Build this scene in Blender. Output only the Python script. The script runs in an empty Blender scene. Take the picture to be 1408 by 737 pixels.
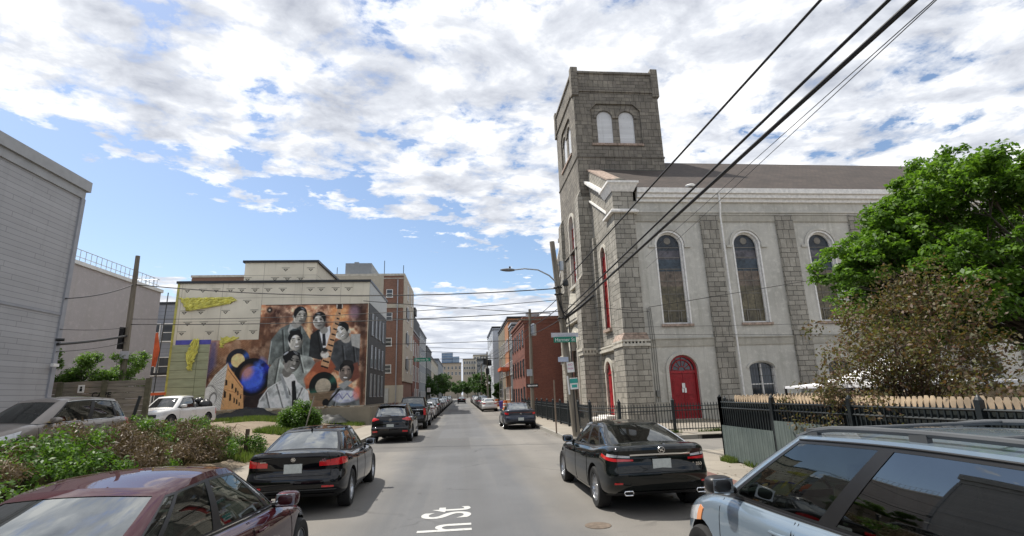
# scene-wide settings
SKY_SAT = 1.02; SKY_STR = .10; SUN_STR = 3.3; EXPO = 0.76
CL_DX = .35; CL_E0 = -2.4; CL_E1 = -1.5
CL_DARK = (.31, .33, .38); CL_MID = (.50, .52, .56); CL_LITE = (.74, .74, .74); CL_LOW = (.44, .47, .53); CL_STR = 1.0
import bpy, bmesh, math, random
import numpy as np
from mathutils import Vector, Matrix
R = math.radians
PI = math.pi
random.seed(7)
rng = np.random.default_rng(11)
sc = bpy.context.scene
COL = sc.collection

# ------------------------------------------------------------------ helpers
def tag(o, label=None, cat=None, group=None, kind=None):
    if label: o['label'] = label
    if cat: o['category'] = cat
    if group: o['group'] = group
    if kind: o['kind'] = kind
    return o

def thing(name, label, cat, loc=(0, 0, 0), rz=0, group=None):
    o = bpy.data.objects.new(name, None)
    o.empty_display_size = .2
    COL.objects.link(o)
    o.location = loc
    o.rotation_euler = (0, 0, rz)
    tag(o, label, cat, group)
    return o

def copy_tree(o, parent=None):
    c = o.copy()
    COL.objects.link(c)
    c.parent = parent
    for ch in list(o.children):
        copy_tree(ch, c)
    return c

def link_mesh(name, me, mats, parent=None):
    for m in mats: me.materials.append(m)
    o = bpy.data.objects.new(name, me)
    COL.objects.link(o)
    if parent is not None: o.parent = parent
    return o

class MB:
    """collects shapes; build() links them as one mesh object"""
    def __init__(s):
        s.v = []; s.f = []; s.m = []; s.mi = 0; s.cuts = []
    def cut(s):
        s.cuts.append((len(s.v), len(s.f))); return s
    def build_each(s, name, mats, parent=None, **k):
        """one object for each stretch between cut() marks"""
        v0 = f0 = 0; out = []
        for v1, f1 in s.cuts+[(len(s.v), len(s.f))]:
            if f1 > f0:
                q = MB(); q.v = s.v[v0:v1]; q.f = [tuple(i-v0 for i in f) for f in s.f[f0:f1]]; q.m = s.m[f0:f1]; out.append(q.build(name, mats, parent, **k))
            v0, f0 = v1, f1
        return out
    def add(s, vs, fs, mi=None):
        n = len(s.v); s.v.extend([tuple(map(float, p)) for p in vs])
        for f in fs:
            s.f.append(tuple(n + i for i in f)); s.m.append(s.mi if mi is None else mi)
        return s
    def box(s, x0, x1, y0, y1, z0, z1, mi=None):
        vs = [(x0,y0,z0),(x1,y0,z0),(x1,y1,z0),(x0,y1,z0),(x0,y0,z1),(x1,y0,z1),(x1,y1,z1),(x0,y1,z1)]
        return s.add(vs, [(0,3,2,1),(4,5,6,7),(0,1,5,4),(1,2,6,5),(2,3,7,6),(3,0,4,7)], mi)
    def obox(s, c, dx, dy, dz, M=None, mi=None):
        """box centred at c with half sizes, rotated by M"""
        vs = []
        for z in (-dz, dz):
            for (x, y) in ((-dx,-dy),(dx,-dy),(dx,dy),(-dx,dy)):
                p = Vector((x, y, z))
                if M is not None: p = M @ p
                vs.append((c[0]+p.x, c[1]+p.y, c[2]+p.z))
        return s.add(vs, [(0,3,2,1),(4,5,6,7),(0,1,5,4),(1,2,6,5),(2,3,7,6),(3,0,4,7)], mi)
    def tube(s, pts, r, n=8, mi=None, cap=True):
        pts = [Vector(p) for p in pts]
        if not hasattr(r, '__len__'): r = [r]*len(pts)
        rings = []; up = None
        for i, p in enumerate(pts):
            d = (pts[min(i+1, len(pts)-1)] - pts[max(i-1, 0)])
            if d.length < 1e-9: d = Vector((0,0,1))
            d.normalize()
            if up is None:
                a = Vector((0,0,1)) if abs(d.z) < .9 else Vector((1,0,0))
                up = d.cross(a).normalized()
            else:
                up = (up - d*up.dot(d))
                up = up.normalized() if up.length > 1e-6 else d.orthogonal().normalized()
            w = d.cross(up)
            rings.append([p + (up*math.cos(2*PI*k/n) + w*math.sin(2*PI*k/n))*r[i] for k in range(n)])
        vs = [q for ring in rings for q in ring]
        fs = []
        for i in range(len(pts)-1):
            for k in range(n):
                a = i*n+k; b = i*n+(k+1) % n
                fs.append((a, b, b+n, a+n))
        if cap:
            fs.append(tuple(range(n-1, -1, -1))); fs.append(tuple(len(vs)-n+k for k in range(n)))
        return s.add(vs, fs, mi)
    def lathe(s, prof, n=24, axis='z', c=(0,0,0), mi=None):
        """prof: list of (r, h)"""
        vs = []
        for (r, h) in prof:
            for k in range(n):
                a = 2*PI*k/n
                p = (r*math.cos(a), r*math.sin(a), h)
                if axis == 'y': p = (p[0], p[2], p[1])
                if axis == 'x': p = (p[2], p[0], p[1])
                vs.append((c[0]+p[0], c[1]+p[1], c[2]+p[2]))
        fs = []
        for i in range(len(prof)-1):
            for k in range(n):
                a = i*n+k; b = i*n+(k+1) % n
                fs.append((a, b, b+n, a+n))
        return s.add(vs, fs, mi)
    def prism(s, poly, d0, d1, plane='xz', mi=None):
        """poly outline (a,b) extruded along the third axis from d0 to d1"""
        def P(a, b, d):
            return (a, d, b) if plane == 'xz' else ((d, a, b) if plane == 'yz' else (a, b, d))
        n = len(poly)
        vs = [P(a, b, d0) for a, b in poly] + [P(a, b, d1) for a, b in poly]
        fs = [tuple(range(n)), tuple(range(2*n-1, n-1, -1))]
        for i in range(n):
            j = (i+1) % n
            fs.append((i, i+n, j+n, j))
        return s.add(vs, fs, mi)
    def grid(s, P, mi=None, flip=False, closed=False):
        """P[i][j] points"""
        P = np.asarray(P, float); a, b = P.shape[:2]
        fs = []
        for i in range(a-1):
            for j in range(b-1):
                q = (i*b+j, i*b+j+1, (i+1)*b+j+1, (i+1)*b+j)
                fs.append(q[::-1] if flip else q)
        return s.add(P.reshape(-1, 3), fs, mi)
    def build(s, name, mats, parent=None, origin=(0,0,0), smooth=False, angle=35, bevel=0, weld=False):
        if not isinstance(mats, (list, tuple)): mats = [mats]
        me = bpy.data.meshes.new(name)
        ox, oy, oz = origin
        me.from_pydata([(x-ox, y-oy, z-oz) for x, y, z in s.v], [], s.f)
        me.polygons.foreach_set('material_index', s.m)
        me.update()
        if weld or True:
            bm = bmesh.new(); bm.from_mesh(me)
            if weld: bmesh.ops.remove_doubles(bm, verts=bm.verts, dist=1e-4)
            bmesh.ops.recalc_face_normals(bm, faces=bm.faces)
            bm.to_mesh(me); bm.free()
        if smooth:
            me.shade_smooth(); me.set_sharp_from_angle(angle=R(angle))
        o = link_mesh(name, me, mats, parent)
        if bevel:
            b = o.modifiers.new('bevel', 'BEVEL'); b.width = bevel; b.segments = 2; b.limit_method = 'ANGLE'
        return o

def boolean_cut(o, cutters):
    """subtract the cutter objects from o, bake the result and delete the cutters"""
    for c in cutters:
        m = o.modifiers.new('cut', 'BOOLEAN'); m.operation = 'DIFFERENCE'; m.object = c; m.solver = 'EXACT'
        try: m.material_mode = 'TRANSFER'
        except Exception: pass
    bpy.context.view_layer.update()
    dg = bpy.context.evaluated_depsgraph_get()
    me = bpy.data.meshes.new_from_object(o.evaluated_get(dg))
    o.modifiers.clear()
    old = o.data; o.data = me; me.name = old.name
    bpy.data.meshes.remove(old)
    for c in cutters:
        d = c.data; bpy.data.objects.remove(c); bpy.data.meshes.remove(d)
    return o

def text_obj(name, s, size, mat, parent, loc, rot, extrude=.002, align='CENTER', sx=1.0, sy=1.0, bold=0.0):
    cu = bpy.data.curves.new(name, 'FONT'); cu.body = s; cu.size = size; cu.extrude = extrude
    cu.align_x = align; cu.align_y = 'CENTER'; cu.offset = bold
    tmp = bpy.data.objects.new('tmp', cu); COL.objects.link(tmp)
    bpy.context.view_layer.update()
    dg = bpy.context.evaluated_depsgraph_get()
    me = bpy.data.meshes.new_from_object(tmp.evaluated_get(dg))
    bpy.data.objects.remove(tmp); bpy.data.curves.remove(cu)
    me.transform(Matrix.Diagonal((sx, sy, 1, 1)))
    me.materials.clear()
    o = link_mesh(name, me, [mat], parent)
    o.location = loc; o.rotation_euler = rot
    return o

# ------------------------------------------------------------------ materials
def nodes(name):
    m = bpy.data.materials.new(name); m.use_nodes = True
    nt = m.node_tree
    return m, nt, nt.nodes['Principled BSDF']

def N(nt, typ, **kw):
    n = nt.nodes.new(typ)
    for k, v in kw.items():
        if k in n.inputs.keys(): n.inputs[k].default_value = v
        else: setattr(n, k, v)
    return n

def ramp(nt, fac, stops, interp='LINEAR'):
    r = nt.nodes.new('ShaderNodeValToRGB'); r.color_ramp.interpolation = interp
    el = r.color_ramp.elements
    while len(el) < len(stops): el.new(.5)
    for e, (p, c) in zip(el, stops):
        e.position = p; e.color = (c[0], c[1], c[2], 1) if hasattr(c, '__len__') else (c, c, c, 1)
    nt.links.new(fac, r.inputs[0])
    return r.outputs[0]

def mixc(nt, fac, a, b, mode='MIX'):
    m = nt.nodes.new('ShaderNodeMix'); m.data_type = 'RGBA'; m.blend_type = mode
    for sock, v in ((m.inputs[0], fac), (m.inputs[6], a), (m.inputs[7], b)):
        if isinstance(v, bpy.types.NodeSocket): nt.links.new(v, sock)
        elif hasattr(v, '__len__'): sock.default_value = (v[0], v[1], v[2], 1)
        else: sock.default_value = v
    return m.outputs[2]

def noise(nt, vec, scale, detail=5, rough=.55, dist=0):
    n = nt.nodes.new('ShaderNodeTexNoise')
    n.inputs['Scale'].default_value = scale; n.inputs['Detail'].default_value = detail
    n.inputs['Roughness'].default_value = rough; n.inputs['Distortion'].default_value = dist
    if vec is not None: nt.links.new(vec, n.inputs['Vector'])
    return n.outputs['Fac']

def pos(nt): return nt.nodes.new('ShaderNodeNewGeometry').outputs['Position']
def objc(nt): return nt.nodes.new('ShaderNodeTexCoord').outputs['Object']

def scaled(nt, vec, s, loc=(0,0,0), rot=(0,0,0)):
    m = nt.nodes.new('ShaderNodeMapping'); nt.links.new(vec, m.inputs['Vector'])
    m.inputs['Scale'].default_value = s if hasattr(s, '__len__') else (s, s, s)
    m.inputs['Location'].default_value = loc; m.inputs['Rotation'].default_value = rot
    return m.outputs[0]

def wall_uv(nt):
    """(along the wall, height, 0) for any upright axis-aligned wall"""
    g = nt.nodes.new('ShaderNodeNewGeometry')
    sp = nt.nodes.new('ShaderNodeSeparateXYZ'); nt.links.new(g.outputs['Position'], sp.inputs[0])
    sn = nt.nodes.new('ShaderNodeSeparateXYZ'); nt.links.new(g.outputs['True Normal'], sn.inputs[0])
    ax = N(nt, 'ShaderNodeMath', operation='ABSOLUTE'); nt.links.new(sn.outputs[0], ax.inputs[0])
    gt = N(nt, 'ShaderNodeMath', operation='GREATER_THAN'); nt.links.new(ax.outputs[0], gt.inputs[0]); gt.inputs[1].default_value = .7
    mx = nt.nodes.new('ShaderNodeMix'); mx.data_type = 'FLOAT'
    nt.links.new(gt.outputs[0], mx.inputs[0]); nt.links.new(sp.outputs[0], mx.inputs[2]); nt.links.new(sp.outputs[1], mx.inputs[3])
    cb = nt.nodes.new('ShaderNodeCombineXYZ')
    nt.links.new(mx.outputs[0], cb.inputs[0]); nt.links.new(sp.outputs[2], cb.inputs[1])
    return cb.outputs[0]

def bump(nt, bs, h, strength=.4, dist=.02):
    b = nt.nodes.new('ShaderNodeBump'); b.inputs['Strength'].default_value = strength; b.inputs['Distance'].default_value = dist
    nt.links.new(h, b.inputs['Height']); nt.links.new(b.outputs[0], bs.inputs['Normal'])

def simple(name, col, rough=.6, metal=0, var=.18, scale=3, coat=0, spec=.5, bmp=0):
    m, nt, bs = nodes(name)
    v = noise(nt, objc(nt), scale, 6)
    d = [c*(1-var) for c in col]; l = [min(1, c*(1+var)) for c in col]
    nt.links.new(ramp(nt, v, [(.3, d), (.7, l)]), bs.inputs['Base Color'])
    bs.inputs['Roughness'].default_value = rough; bs.inputs['Metallic'].default_value = metal
    bs.inputs['Coat Weight'].default_value = coat; bs.inputs['Coat Roughness'].default_value = .04
    bs.inputs['Specular IOR Level'].default_value = spec
    if bmp: bump(nt, bs, noise(nt, objc(nt), scale*6, 6), bmp)
    return m

def brick_mat(name, c1, c2, mortar, w=.22, h=.075, ms=.012, stain=.35, bm=.5, squash=1, off=.5, warp=0):
    m, nt, bs = nodes(name)
    uv = wall_uv(nt)
    if warp:
        nz = nt.nodes.new('ShaderNodeTexNoise'); nz.inputs['Scale'].default_value = 1.2; nz.inputs['Detail'].default_value = 2
        nt.links.new(uv, nz.inputs['Vector'])
        uv2 = nt.nodes.new('ShaderNodeVectorMath'); uv2.operation = 'MULTIPLY_ADD'
        nt.links.new(nz.outputs['Color'], uv2.inputs[0]); uv2.inputs[1].default_value = (warp, warp, 0); nt.links.new(uv, uv2.inputs[2])
        uvb = uv2.outputs[0]
    else: uvb = uv
    b = nt.nodes.new('ShaderNodeTexBrick')
    nt.links.new(uvb, b.inputs['Vector'])
    b.inputs['Color1'].default_value = (*c1, 1); b.inputs['Color2'].default_value = (*c2, 1); b.inputs['Mortar'].default_value = (*mortar, 1)
    b.inputs['Scale'].default_value = 1; b.inputs['Mortar Size'].default_value = ms; b.inputs['Brick Width'].default_value = w
    b.inputs['Row Height'].default_value = h; b.inputs['Mortar Smooth'].default_value = .3; b.offset = off; b.squash = squash
    st = noise(nt, uv, .35, 7, .6)
    fine = noise(nt, uv, 9, 6, .7)
    c = mixc(nt, ramp(nt, st, [(.35, 0), (.75, 1)]), b.outputs['Color'], mixc(nt, 1, b.outputs['Color'], (1-stain, 1-stain, 1-stain*.9), 'MULTIPLY'))
    c = mixc(nt, 1, c, ramp(nt, fine, [(.25, .72), (.75, 1.15)]), 'MULTIPLY')
    nt.links.new(c, bs.inputs['Base Color']); bs.inputs['Roughness'].default_value = .9
    inv = N(nt, 'ShaderNodeMath', operation='MULTIPLY_ADD'); nt.links.new(b.outputs['Fac'], inv.inputs[0]); inv.inputs[1].default_value = -1
    nt.links.new(fine, inv.inputs[2])
    bump(nt, bs, inv.outputs[0], bm, .02)
    return m

def stone_mat(name, c1, c2, mortar):
    """squared ashlar of mixed block sizes: two bond patterns chosen patch by patch"""
    m, nt, bs = nodes(name)
    uv = wall_uv(nt)
    cols = []; facs = []
    for (w, h, o, sh) in ((.62, .30, .42, 0), (.40, .60, .3, .13)):
        b = nt.nodes.new('ShaderNodeTexBrick')
        nt.links.new(scaled(nt, uv, 1, (sh, 0, 0)), b.inputs['Vector'])
        b.inputs['Color1'].default_value = (*c1, 1); b.inputs['Color2'].default_value = (*c2, 1); b.inputs['Mortar'].default_value = (*mortar, 1)
        b.inputs['Scale'].default_value = 1; b.inputs['Mortar Size'].default_value = .016; b.inputs['Brick Width'].default_value = w
        b.inputs['Row Height'].default_value = h; b.inputs['Mortar Smooth'].default_value = .2; b.offset = o
        b.inputs['Bias'].default_value = -.1
        cols.append(b.outputs['Color']); facs.append(b.outputs['Fac'])
    # choose by a coarse cell pattern aligned to the courses
    snap = nt.nodes.new('ShaderNodeVectorMath'); snap.operation = 'SNAP'; nt.links.new(uv, snap.inputs[0]); snap.inputs[1].default_value = (1.24, .6, 1)
    wn = nt.nodes.new('ShaderNodeTexWhiteNoise'); nt.links.new(snap.outputs[0], wn.inputs['Vector'])
    pick = N(nt, 'ShaderNodeMath', operation='GREATER_THAN'); nt.links.new(wn.outputs['Value'], pick.inputs[0]); pick.inputs[1].default_value = .6
    c = mixc(nt, pick.outputs[0], cols[0], cols[1]); fc = mixc(nt, pick.outputs[0], facs[0], facs[1])
    snap2 = nt.nodes.new('ShaderNodeVectorMath'); snap2.operation = 'SNAP'; nt.links.new(uv, snap2.inputs[0]); snap2.inputs[1].default_value = (.41, .3, 1)
    wn2 = nt.nodes.new('ShaderNodeTexWhiteNoise'); nt.links.new(snap2.outputs[0], wn2.inputs['Vector'])
    c = mixc(nt, 1, c, ramp(nt, wn2.outputs['Value'], [(0, (.8, .79, .77)), (1, (1.12, 1.1, 1.08))]), 'MULTIPLY')
    st = noise(nt, scaled(nt, uv, (1, .4, 1)), .5, 8, .65); fine = noise(nt, uv, 14, 6, .7)
    c = mixc(nt, 1, c, ramp(nt, st, [(.3, (.72, .71, .70)), (.7, (1.1, 1.1, 1.08))]), 'MULTIPLY')
    c = mixc(nt, 1, c, ramp(nt, fine, [(.25, .7), (.75, 1.2)]), 'MULTIPLY')
    nt.links.new(c, bs.inputs['Base Color']); bs.inputs['Roughness'].default_value = .95
    h = N(nt, 'ShaderNodeMath', operation='MULTIPLY_ADD'); nt.links.new(fc, h.inputs[0]); h.inputs[1].default_value = -1.2; nt.links.new(fine, h.inputs[2])
    bump(nt, bs, h.outputs[0], .7, .04)
    return m

def stucco_mat(name, col, dirt=.45):
    m, nt, bs = nodes(name)
    uv = wall_uv(nt)
    a = noise(nt, uv, .45, 8, .62); d = noise(nt, scaled(nt, uv, (3.2, .22, 1)), 1, 6, .7); f = noise(nt, uv, 22, 6, .7); g = noise(nt, uv, 3, 5, .6)
    c = mixc(nt, ramp(nt, a, [(.40, 0), (.68, 1)]), col, [x*(1-dirt*.55) for x in col])
    c = mixc(nt, ramp(nt, d, [(.5, 0), (.72, .7)]), c, [x*(1-dirt) for x in (col[0]*1.0, col[1]*1.0, col[2]*.94)])
    c = mixc(nt, ramp(nt, g, [(.52, 0), (.72, .6)]), c, [min(1, x*1.25) for x in col])
    c = mixc(nt, 1, c, ramp(nt, f, [(.25, .82), (.75, 1.12)]), 'MULTIPLY')
    nt.links.new(c, bs.inputs['Base Color']); bs.inputs['Roughness'].default_value = .92
    bump(nt, bs, f, .35, .02)
    return m

def siding_mat(name, col, h=.2):
    m, nt, bs = nodes(name)
    uv = wall_uv(nt)
    sp = nt.nodes.new('ShaderNodeSeparateXYZ'); nt.links.new(uv, sp.inputs[0])
    md = N(nt, 'ShaderNodeMath', operation='DIVIDE'); nt.links.new(sp.outputs[1], md.inputs[0]); md.inputs[1].default_value = h
    fr = N(nt, 'ShaderNodeMath', operation='FRACT'); nt.links.new(md.outputs[0], fr.inputs[0])
    fl = N(nt, 'ShaderNodeMath', operation='FLOOR'); nt.links.new(md.outputs[0], fl.inputs[0])
    wn = nt.nodes.new('ShaderNodeTexWhiteNoise'); wn.noise_dimensions = '1D'; nt.links.new(fl.outputs[0], wn.inputs['W'])
    a = noise(nt, scaled(nt, uv, (.6, 2.5, 1)), .5, 6, .6)
    c = mixc(nt, 1, col, ramp(nt, wn.outputs[0], [(0, .94), (1, 1.05)]), 'MULTIPLY')
    c = mixc(nt, 1, c, ramp(nt, a, [(.3, .88), (.7, 1.06)]), 'MULTIPLY')
    stk = noise(nt, scaled(nt, uv, (2.6, .12, 1)), 1, 6, .65)
    c = mixc(nt, ramp(nt, stk, [(.52, 0), (.75, .5)]), c, [x*.66 for x in col])
    of = N(nt, 'ShaderNodeMath', operation='MULTIPLY_ADD'); nt.links.new(wn.outputs[0], of.inputs[0]); of.inputs[1].default_value = 3.6; nt.links.new(sp.outputs[0], of.inputs[2])
    dv_ = N(nt, 'ShaderNodeMath', operation='DIVIDE'); nt.links.new(of.outputs[0], dv_.inputs[0]); dv_.inputs[1].default_value = 3.6
    fj = N(nt, 'ShaderNodeMath', operation='FRACT'); nt.links.new(dv_.outputs[0], fj.inputs[0])
    c = mixc(nt, ramp(nt, fj.outputs[0], [(.0, .55), (.004, .55), (.006, 0)]), c, [x*.4 for x in col])
    c = mixc(nt, ramp(nt, fr.outputs[0], [(.0, .75), (.07, .75), (.12, 0)]), c, [x*.42 for x in col])
    nt.links.new(c, bs.inputs['Base Color']); bs.inputs['Roughness'].default_value = .6
    bump(nt, bs, fr.outputs[0], .5, .02)
    return m

def paint_mat(name, col, metal=.25, rough=.32, dust=.12):
    m, nt, bs = nodes(name)
    o = objc(nt)
    a = noise(nt, o, 1.3, 6, .6)
    c = mixc(nt, ramp(nt, a, [(.4, 0), (.8, dust)]), col, (.32, .30, .27))
    fl = noise(nt, o, 900, 1, .5)
    c = mixc(nt, 1, c, ramp(nt, fl, [(.3, .88), (.7, 1.12)]), 'MULTIPLY')
    nt.links.new(c, bs.inputs['Base Color'])
    bs.inputs['Metallic'].default_value = metal; bs.inputs['Roughness'].default_value = rough
    bs.inputs['Coat Weight'].default_value = 1; bs.inputs['Coat Roughness'].default_value = .035
    nt.links.new(ramp(nt, a, [(.4, .015), (.8, .05)]), bs.inputs['Coat Roughness'])
    bs.inputs['Specular IOR Level'].default_value = .0 if max(col) < .06 else .25
    return m

def glass_mat(name, tint=(.22, .26, .24), ior=1.52, boost=0.0):
    m = bpy.data.materials.new(name); m.use_nodes = True; nt = m.node_tree; nt.nodes.clear()
    out = nt.nodes.new('ShaderNodeOutputMaterial'); mx = nt.nodes.new('ShaderNodeMixShader')
    tr = nt.nodes.new('ShaderNodeBsdfTransparent'); tr.inputs[0].default_value = (*tint, 1)
    gl = nt.nodes.new('ShaderNodeBsdfGlossy'); gl.inputs['Roughness'].default_value = .015; gl.inputs[0].default_value = (.93, .96, .95, 1)
    fr = nt.nodes.new('ShaderNodeFresnel'); fr.inputs[0].default_value = ior
    ad = N(nt, 'ShaderNodeMath', operation='ADD', use_clamp=True); nt.links.new(fr.outputs[0], ad.inputs[0]); ad.inputs[1].default_value = boost
    nz = noise(nt, objc(nt), 3, 4)
    sc_ = N(nt, 'ShaderNodeMath', operation='MULTIPLY_ADD'); nt.links.new(nz, sc_.inputs[0]); sc_.inputs[1].default_value = .05; nt.links.new(ad.outputs[0], sc_.inputs[2])
    nt.links.new(sc_.outputs[0], mx.inputs[0]); nt.links.new(tr.outputs[0], mx.inputs[1]); nt.links.new(gl.outputs[0], mx.inputs[2])
    nt.links.new(mx.outputs[0], out.inputs[0])
    return m

def window_glass(name, col=(.02, .025, .03)):
    m, nt, bs = nodes(name)
    a = noise(nt, pos(nt), .6, 3)
    nt.links.new(ramp(nt, a, [(.35, col), (.7, [c*3+.01 for c in col])]), bs.inputs['Base Color'])
    bs.inputs['Roughness'].default_value = .06; bs.inputs['Specular IOR Level'].default_value = .8
    return m

def leaf_mat(name, cols, trans=.35, scale=.8):
    m = bpy.data.materials.new(name); m.use_nodes = True; nt = m.node_tree; nt.nodes.clear()
    out = nt.nodes.new('ShaderNodeOutputMaterial')
    at = nt.nodes.new('ShaderNodeAttribute'); at.attribute_name = 'rnd'
    n1 = noise(nt, pos(nt), scale, 4, .6)
    md = N(nt, 'ShaderNodeMath', operation='MULTIPLY_ADD'); nt.links.new(at.outputs['Fac'], md.inputs[0]); md.inputs[1].default_value = .55
    s2 = N(nt, 'ShaderNodeMath', operation='MULTIPLY_ADD'); nt.links.new(n1, s2.inputs[0]); s2.inputs[1].default_value = 1.1; s2.inputs[2].default_value = -.35
    nt.links.new(s2.outputs[0], md.inputs[2])
    k = len(cols)
    c = ramp(nt, md.outputs[0], [(i/(k-1), cc) for i, cc in enumerate(cols)])
    df = nt.nodes.new('ShaderNodeBsdfPrincipled'); nt.links.new(c, df.inputs['Base Color']); df.inputs['Roughness'].default_value = .5; df.inputs['Specular IOR Level'].default_value = .35
    tl = nt.nodes.new('ShaderNodeBsdfTranslucent'); nt.links.new(mixc(nt, 1, c, (1.5, 1.6, .7), 'MULTIPLY'), tl.inputs[0])
    mx = nt.nodes.new('ShaderNodeMixShader'); mx.inputs[0].default_value = trans
    nt.links.new(df.outputs[0], mx.inputs[1]); nt.links.new(tl.outputs[0], mx.inputs[2]); nt.links.new(mx.outputs[0], out.inputs[0])
    return m

def leaves(name, C, Rr, n, size, mat, parent=None, origin=(0,0,0), flat=.5, shell=.0, aspect=.5):
    """n leaf-sized folded quads spread in the ellipsoids C (k,3) with radii Rr (k,3)"""
    C = np.asarray(C, float); Rr = np.asarray(Rr, float)
    if Rr.ndim == 1: Rr = np.repeat(Rr[:, None], 3, 1)
    w = Rr.prod(1)**(2/3); idx = rng.choice(len(C), n, p=w/w.sum())
    d = rng.normal(size=(n, 3)); d /= np.linalg.norm(d, axis=1)[:, None]
    rad = (shell + (1-shell)*rng.random(n))**(.5)
    p = C[idx] + d*rad[:, None]*Rr[idx]
    nr = rng.normal(size=(n, 3)); nr[:, 2] = np.abs(nr[:, 2]) + flat; nr += d*.4; nr /= np.linalg.norm(nr, axis=1)[:, None]
    a = rng.normal(size=(n, 3)); a -= nr*(a*nr).sum(1)[:, None]; a /= np.linalg.norm(a, axis=1)[:, None]
    b = np.cross(nr, a)
    s = size*(.6+.8*rng.random(n))[:, None]
    V = np.stack([p-a*s, p-b*s*aspect+nr*s*.12, p+a*s-nr*s*.2, p+b*s*aspect+nr*s*.12], 1).reshape(-1, 3) - np.array(origin)
    me = bpy.data.meshes.new(name)
    me.vertices.add(4*n); me.vertices.foreach_set('co', V.ravel())
    me.loops.add(4*n); me.loops.foreach_set('vertex_index', np.arange(4*n))
    me.polygons.add(n); me.polygons.foreach_set('loop_start', np.arange(n)*4); me.polygons.foreach_set('loop_total', np.full(n, 4))
    me.update(calc_edges=True)
    at = me.attributes.new('rnd', 'FLOAT', 'FACE'); at.data.foreach_set('value', rng.random(n))
    return link_mesh(name, me, [mat], parent)

# ------------------------------------------------------------------ shared materials
M = {}
M['asphalt'], nt, bs = nodes('asphalt')
p_ = pos(nt)
a = noise(nt, p_, .25, 8, .6); b = noise(nt, p_, 60, 4, .7); c_ = noise(nt, scaled(nt, p_, (1.6, .05, 1)), 1, 5, .6); e_ = noise(nt, p_, 1.6, 6, .7, 1.5)
spz = nt.nodes.new('ShaderNodeSeparateXYZ'); nt.links.new(p_, spz.inputs[0]); ab1 = N(nt, 'ShaderNodeMath', operation='ADD'); nt.links.new(spz.outputs[0], ab1.inputs[0]); ab1.inputs[1].default_value = .1
ab2 = N(nt, 'ShaderNodeMath', operation='ABSOLUTE'); nt.links.new(ab1.outputs[0], ab2.inputs[0]); ab3 = N(nt, 'ShaderNodeMath', operation='MULTIPLY_ADD'); nt.links.new(noise(nt, scaled(nt, p_, (.7, .25, 1)), 1, 5, .6), ab3.inputs[0]); ab3.inputs[1].default_value = 1.6; nt.links.new(ab2.outputs[0], ab3.inputs[2])
lane = ramp(nt, N(nt, 'ShaderNodeMath', operation='DIVIDE').outputs[0], [(.50, 0), (.74, 1)]); dvn = [n for n in nt.nodes if n.type == 'MATH'][-1]; nt.links.new(ab3.outputs[0], dvn.inputs[0]); dvn.inputs[1].default_value = 4.0
c = mixc(nt, lane, (.108, .110, .114), (.178, .166, .148))
c = mixc(nt, 1, c, ramp(nt, a, [(.35, .84), (.65, 1.12)]), 'MULTIPLY')
c = mixc(nt, ramp(nt, c_, [(.5, 0), (.75, .4)]), c, (.17, .165, .155))
c = mixc(nt, ramp(nt, e_, [(.60, 0), (.78, .35)]), c, (.055, .054, .052))
# cracks, sealed seams, oil spots and square repairs
wp = nt.nodes.new('ShaderNodeVectorMath'); wp.operation = 'MULTIPLY_ADD'; nzc = nt.nodes.new('ShaderNodeTexNoise'); nzc.inputs['Scale'].default_value = 2.2; nzc.inputs['Detail'].default_value = 6; nt.links.new(p_, nzc.inputs['Vector'])
nt.links.new(nzc.outputs['Color'], wp.inputs[0]); wp.inputs[1].default_value = (.55, .55, 0); nt.links.new(p_, wp.inputs[2])
vc = nt.nodes.new('ShaderNodeTexVoronoi'); vc.feature = 'DISTANCE_TO_EDGE'; vc.inputs['Scale'].default_value = .32; nt.links.new(wp.outputs[0], vc.inputs['Vector'])
crk = ramp(nt, vc.outputs['Distance'], [(.0, 1), (.006, .9), (.013, 0)]); crk = mixc(nt, 1, crk, ramp(nt, noise(nt, p_, .4, 3), [(.52, 0), (.66, .6)]), 'MULTIPLY')
c = mixc(nt, crk, c, (.035, .034, .033))
pb = nt.nodes.new('ShaderNodeTexBrick'); nt.links.new(scaled(nt, p_, 1, (1.1, .4, 0)), pb.inputs['Vector']); pb.inputs['Scale'].default_value = 1; pb.inputs['Brick Width'].default_value = 2.3; pb.inputs['Row Height'].default_value = 5.2; pb.inputs['Mortar Size'].default_value = .0; pb.offset = .37; pb.inputs['Color1'].default_value = (0, 0, 0, 1); pb.inputs['Color2'].default_value = (1, 1, 1, 1)
c = mixc(nt, ramp(nt, pb.outputs[0], [(.80, 0), (.82, .55)]), c, (.085, .084, .082)); c = mixc(nt, ramp(nt, pb.outputs[0], [(.06, .35), (.08, 0)]), c, (.21, .205, .19))
c = mixc(nt, ramp(nt, noise(nt, p_, 2.6, 3, .5), [(.70, 0), (.76, .55)]), c, (.045, .044, .042))
spx = nt.nodes.new('ShaderNodeSeparateXYZ'); nt.links.new(p_, spx.inputs[0]); trk = N(nt, 'ShaderNodeMath', operation='SINE'); trm = N(nt, 'ShaderNodeMath', operation='MULTIPLY_ADD'); nt.links.new(spx.outputs[0], trm.inputs[0]); trm.inputs[1].default_value = 3.9; trm.inputs[2].default_value = .6; nt.links.new(trm.outputs[0], trk.inputs[0])
c = mixc(nt, ramp(nt, trk.outputs[0], [(.2, 0), (.9, .22)]), c, (.075, .074, .072))
c = mixc(nt, 1, c, ramp(nt, b, [(.25, .62), (.75, 1.36)]), 'MULTIPLY')
nt.links.new(c, bs.inputs['Base Color']); bs.inputs['Roughness'].default_value = .85
bump(nt, bs, b, .35, .01)

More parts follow.
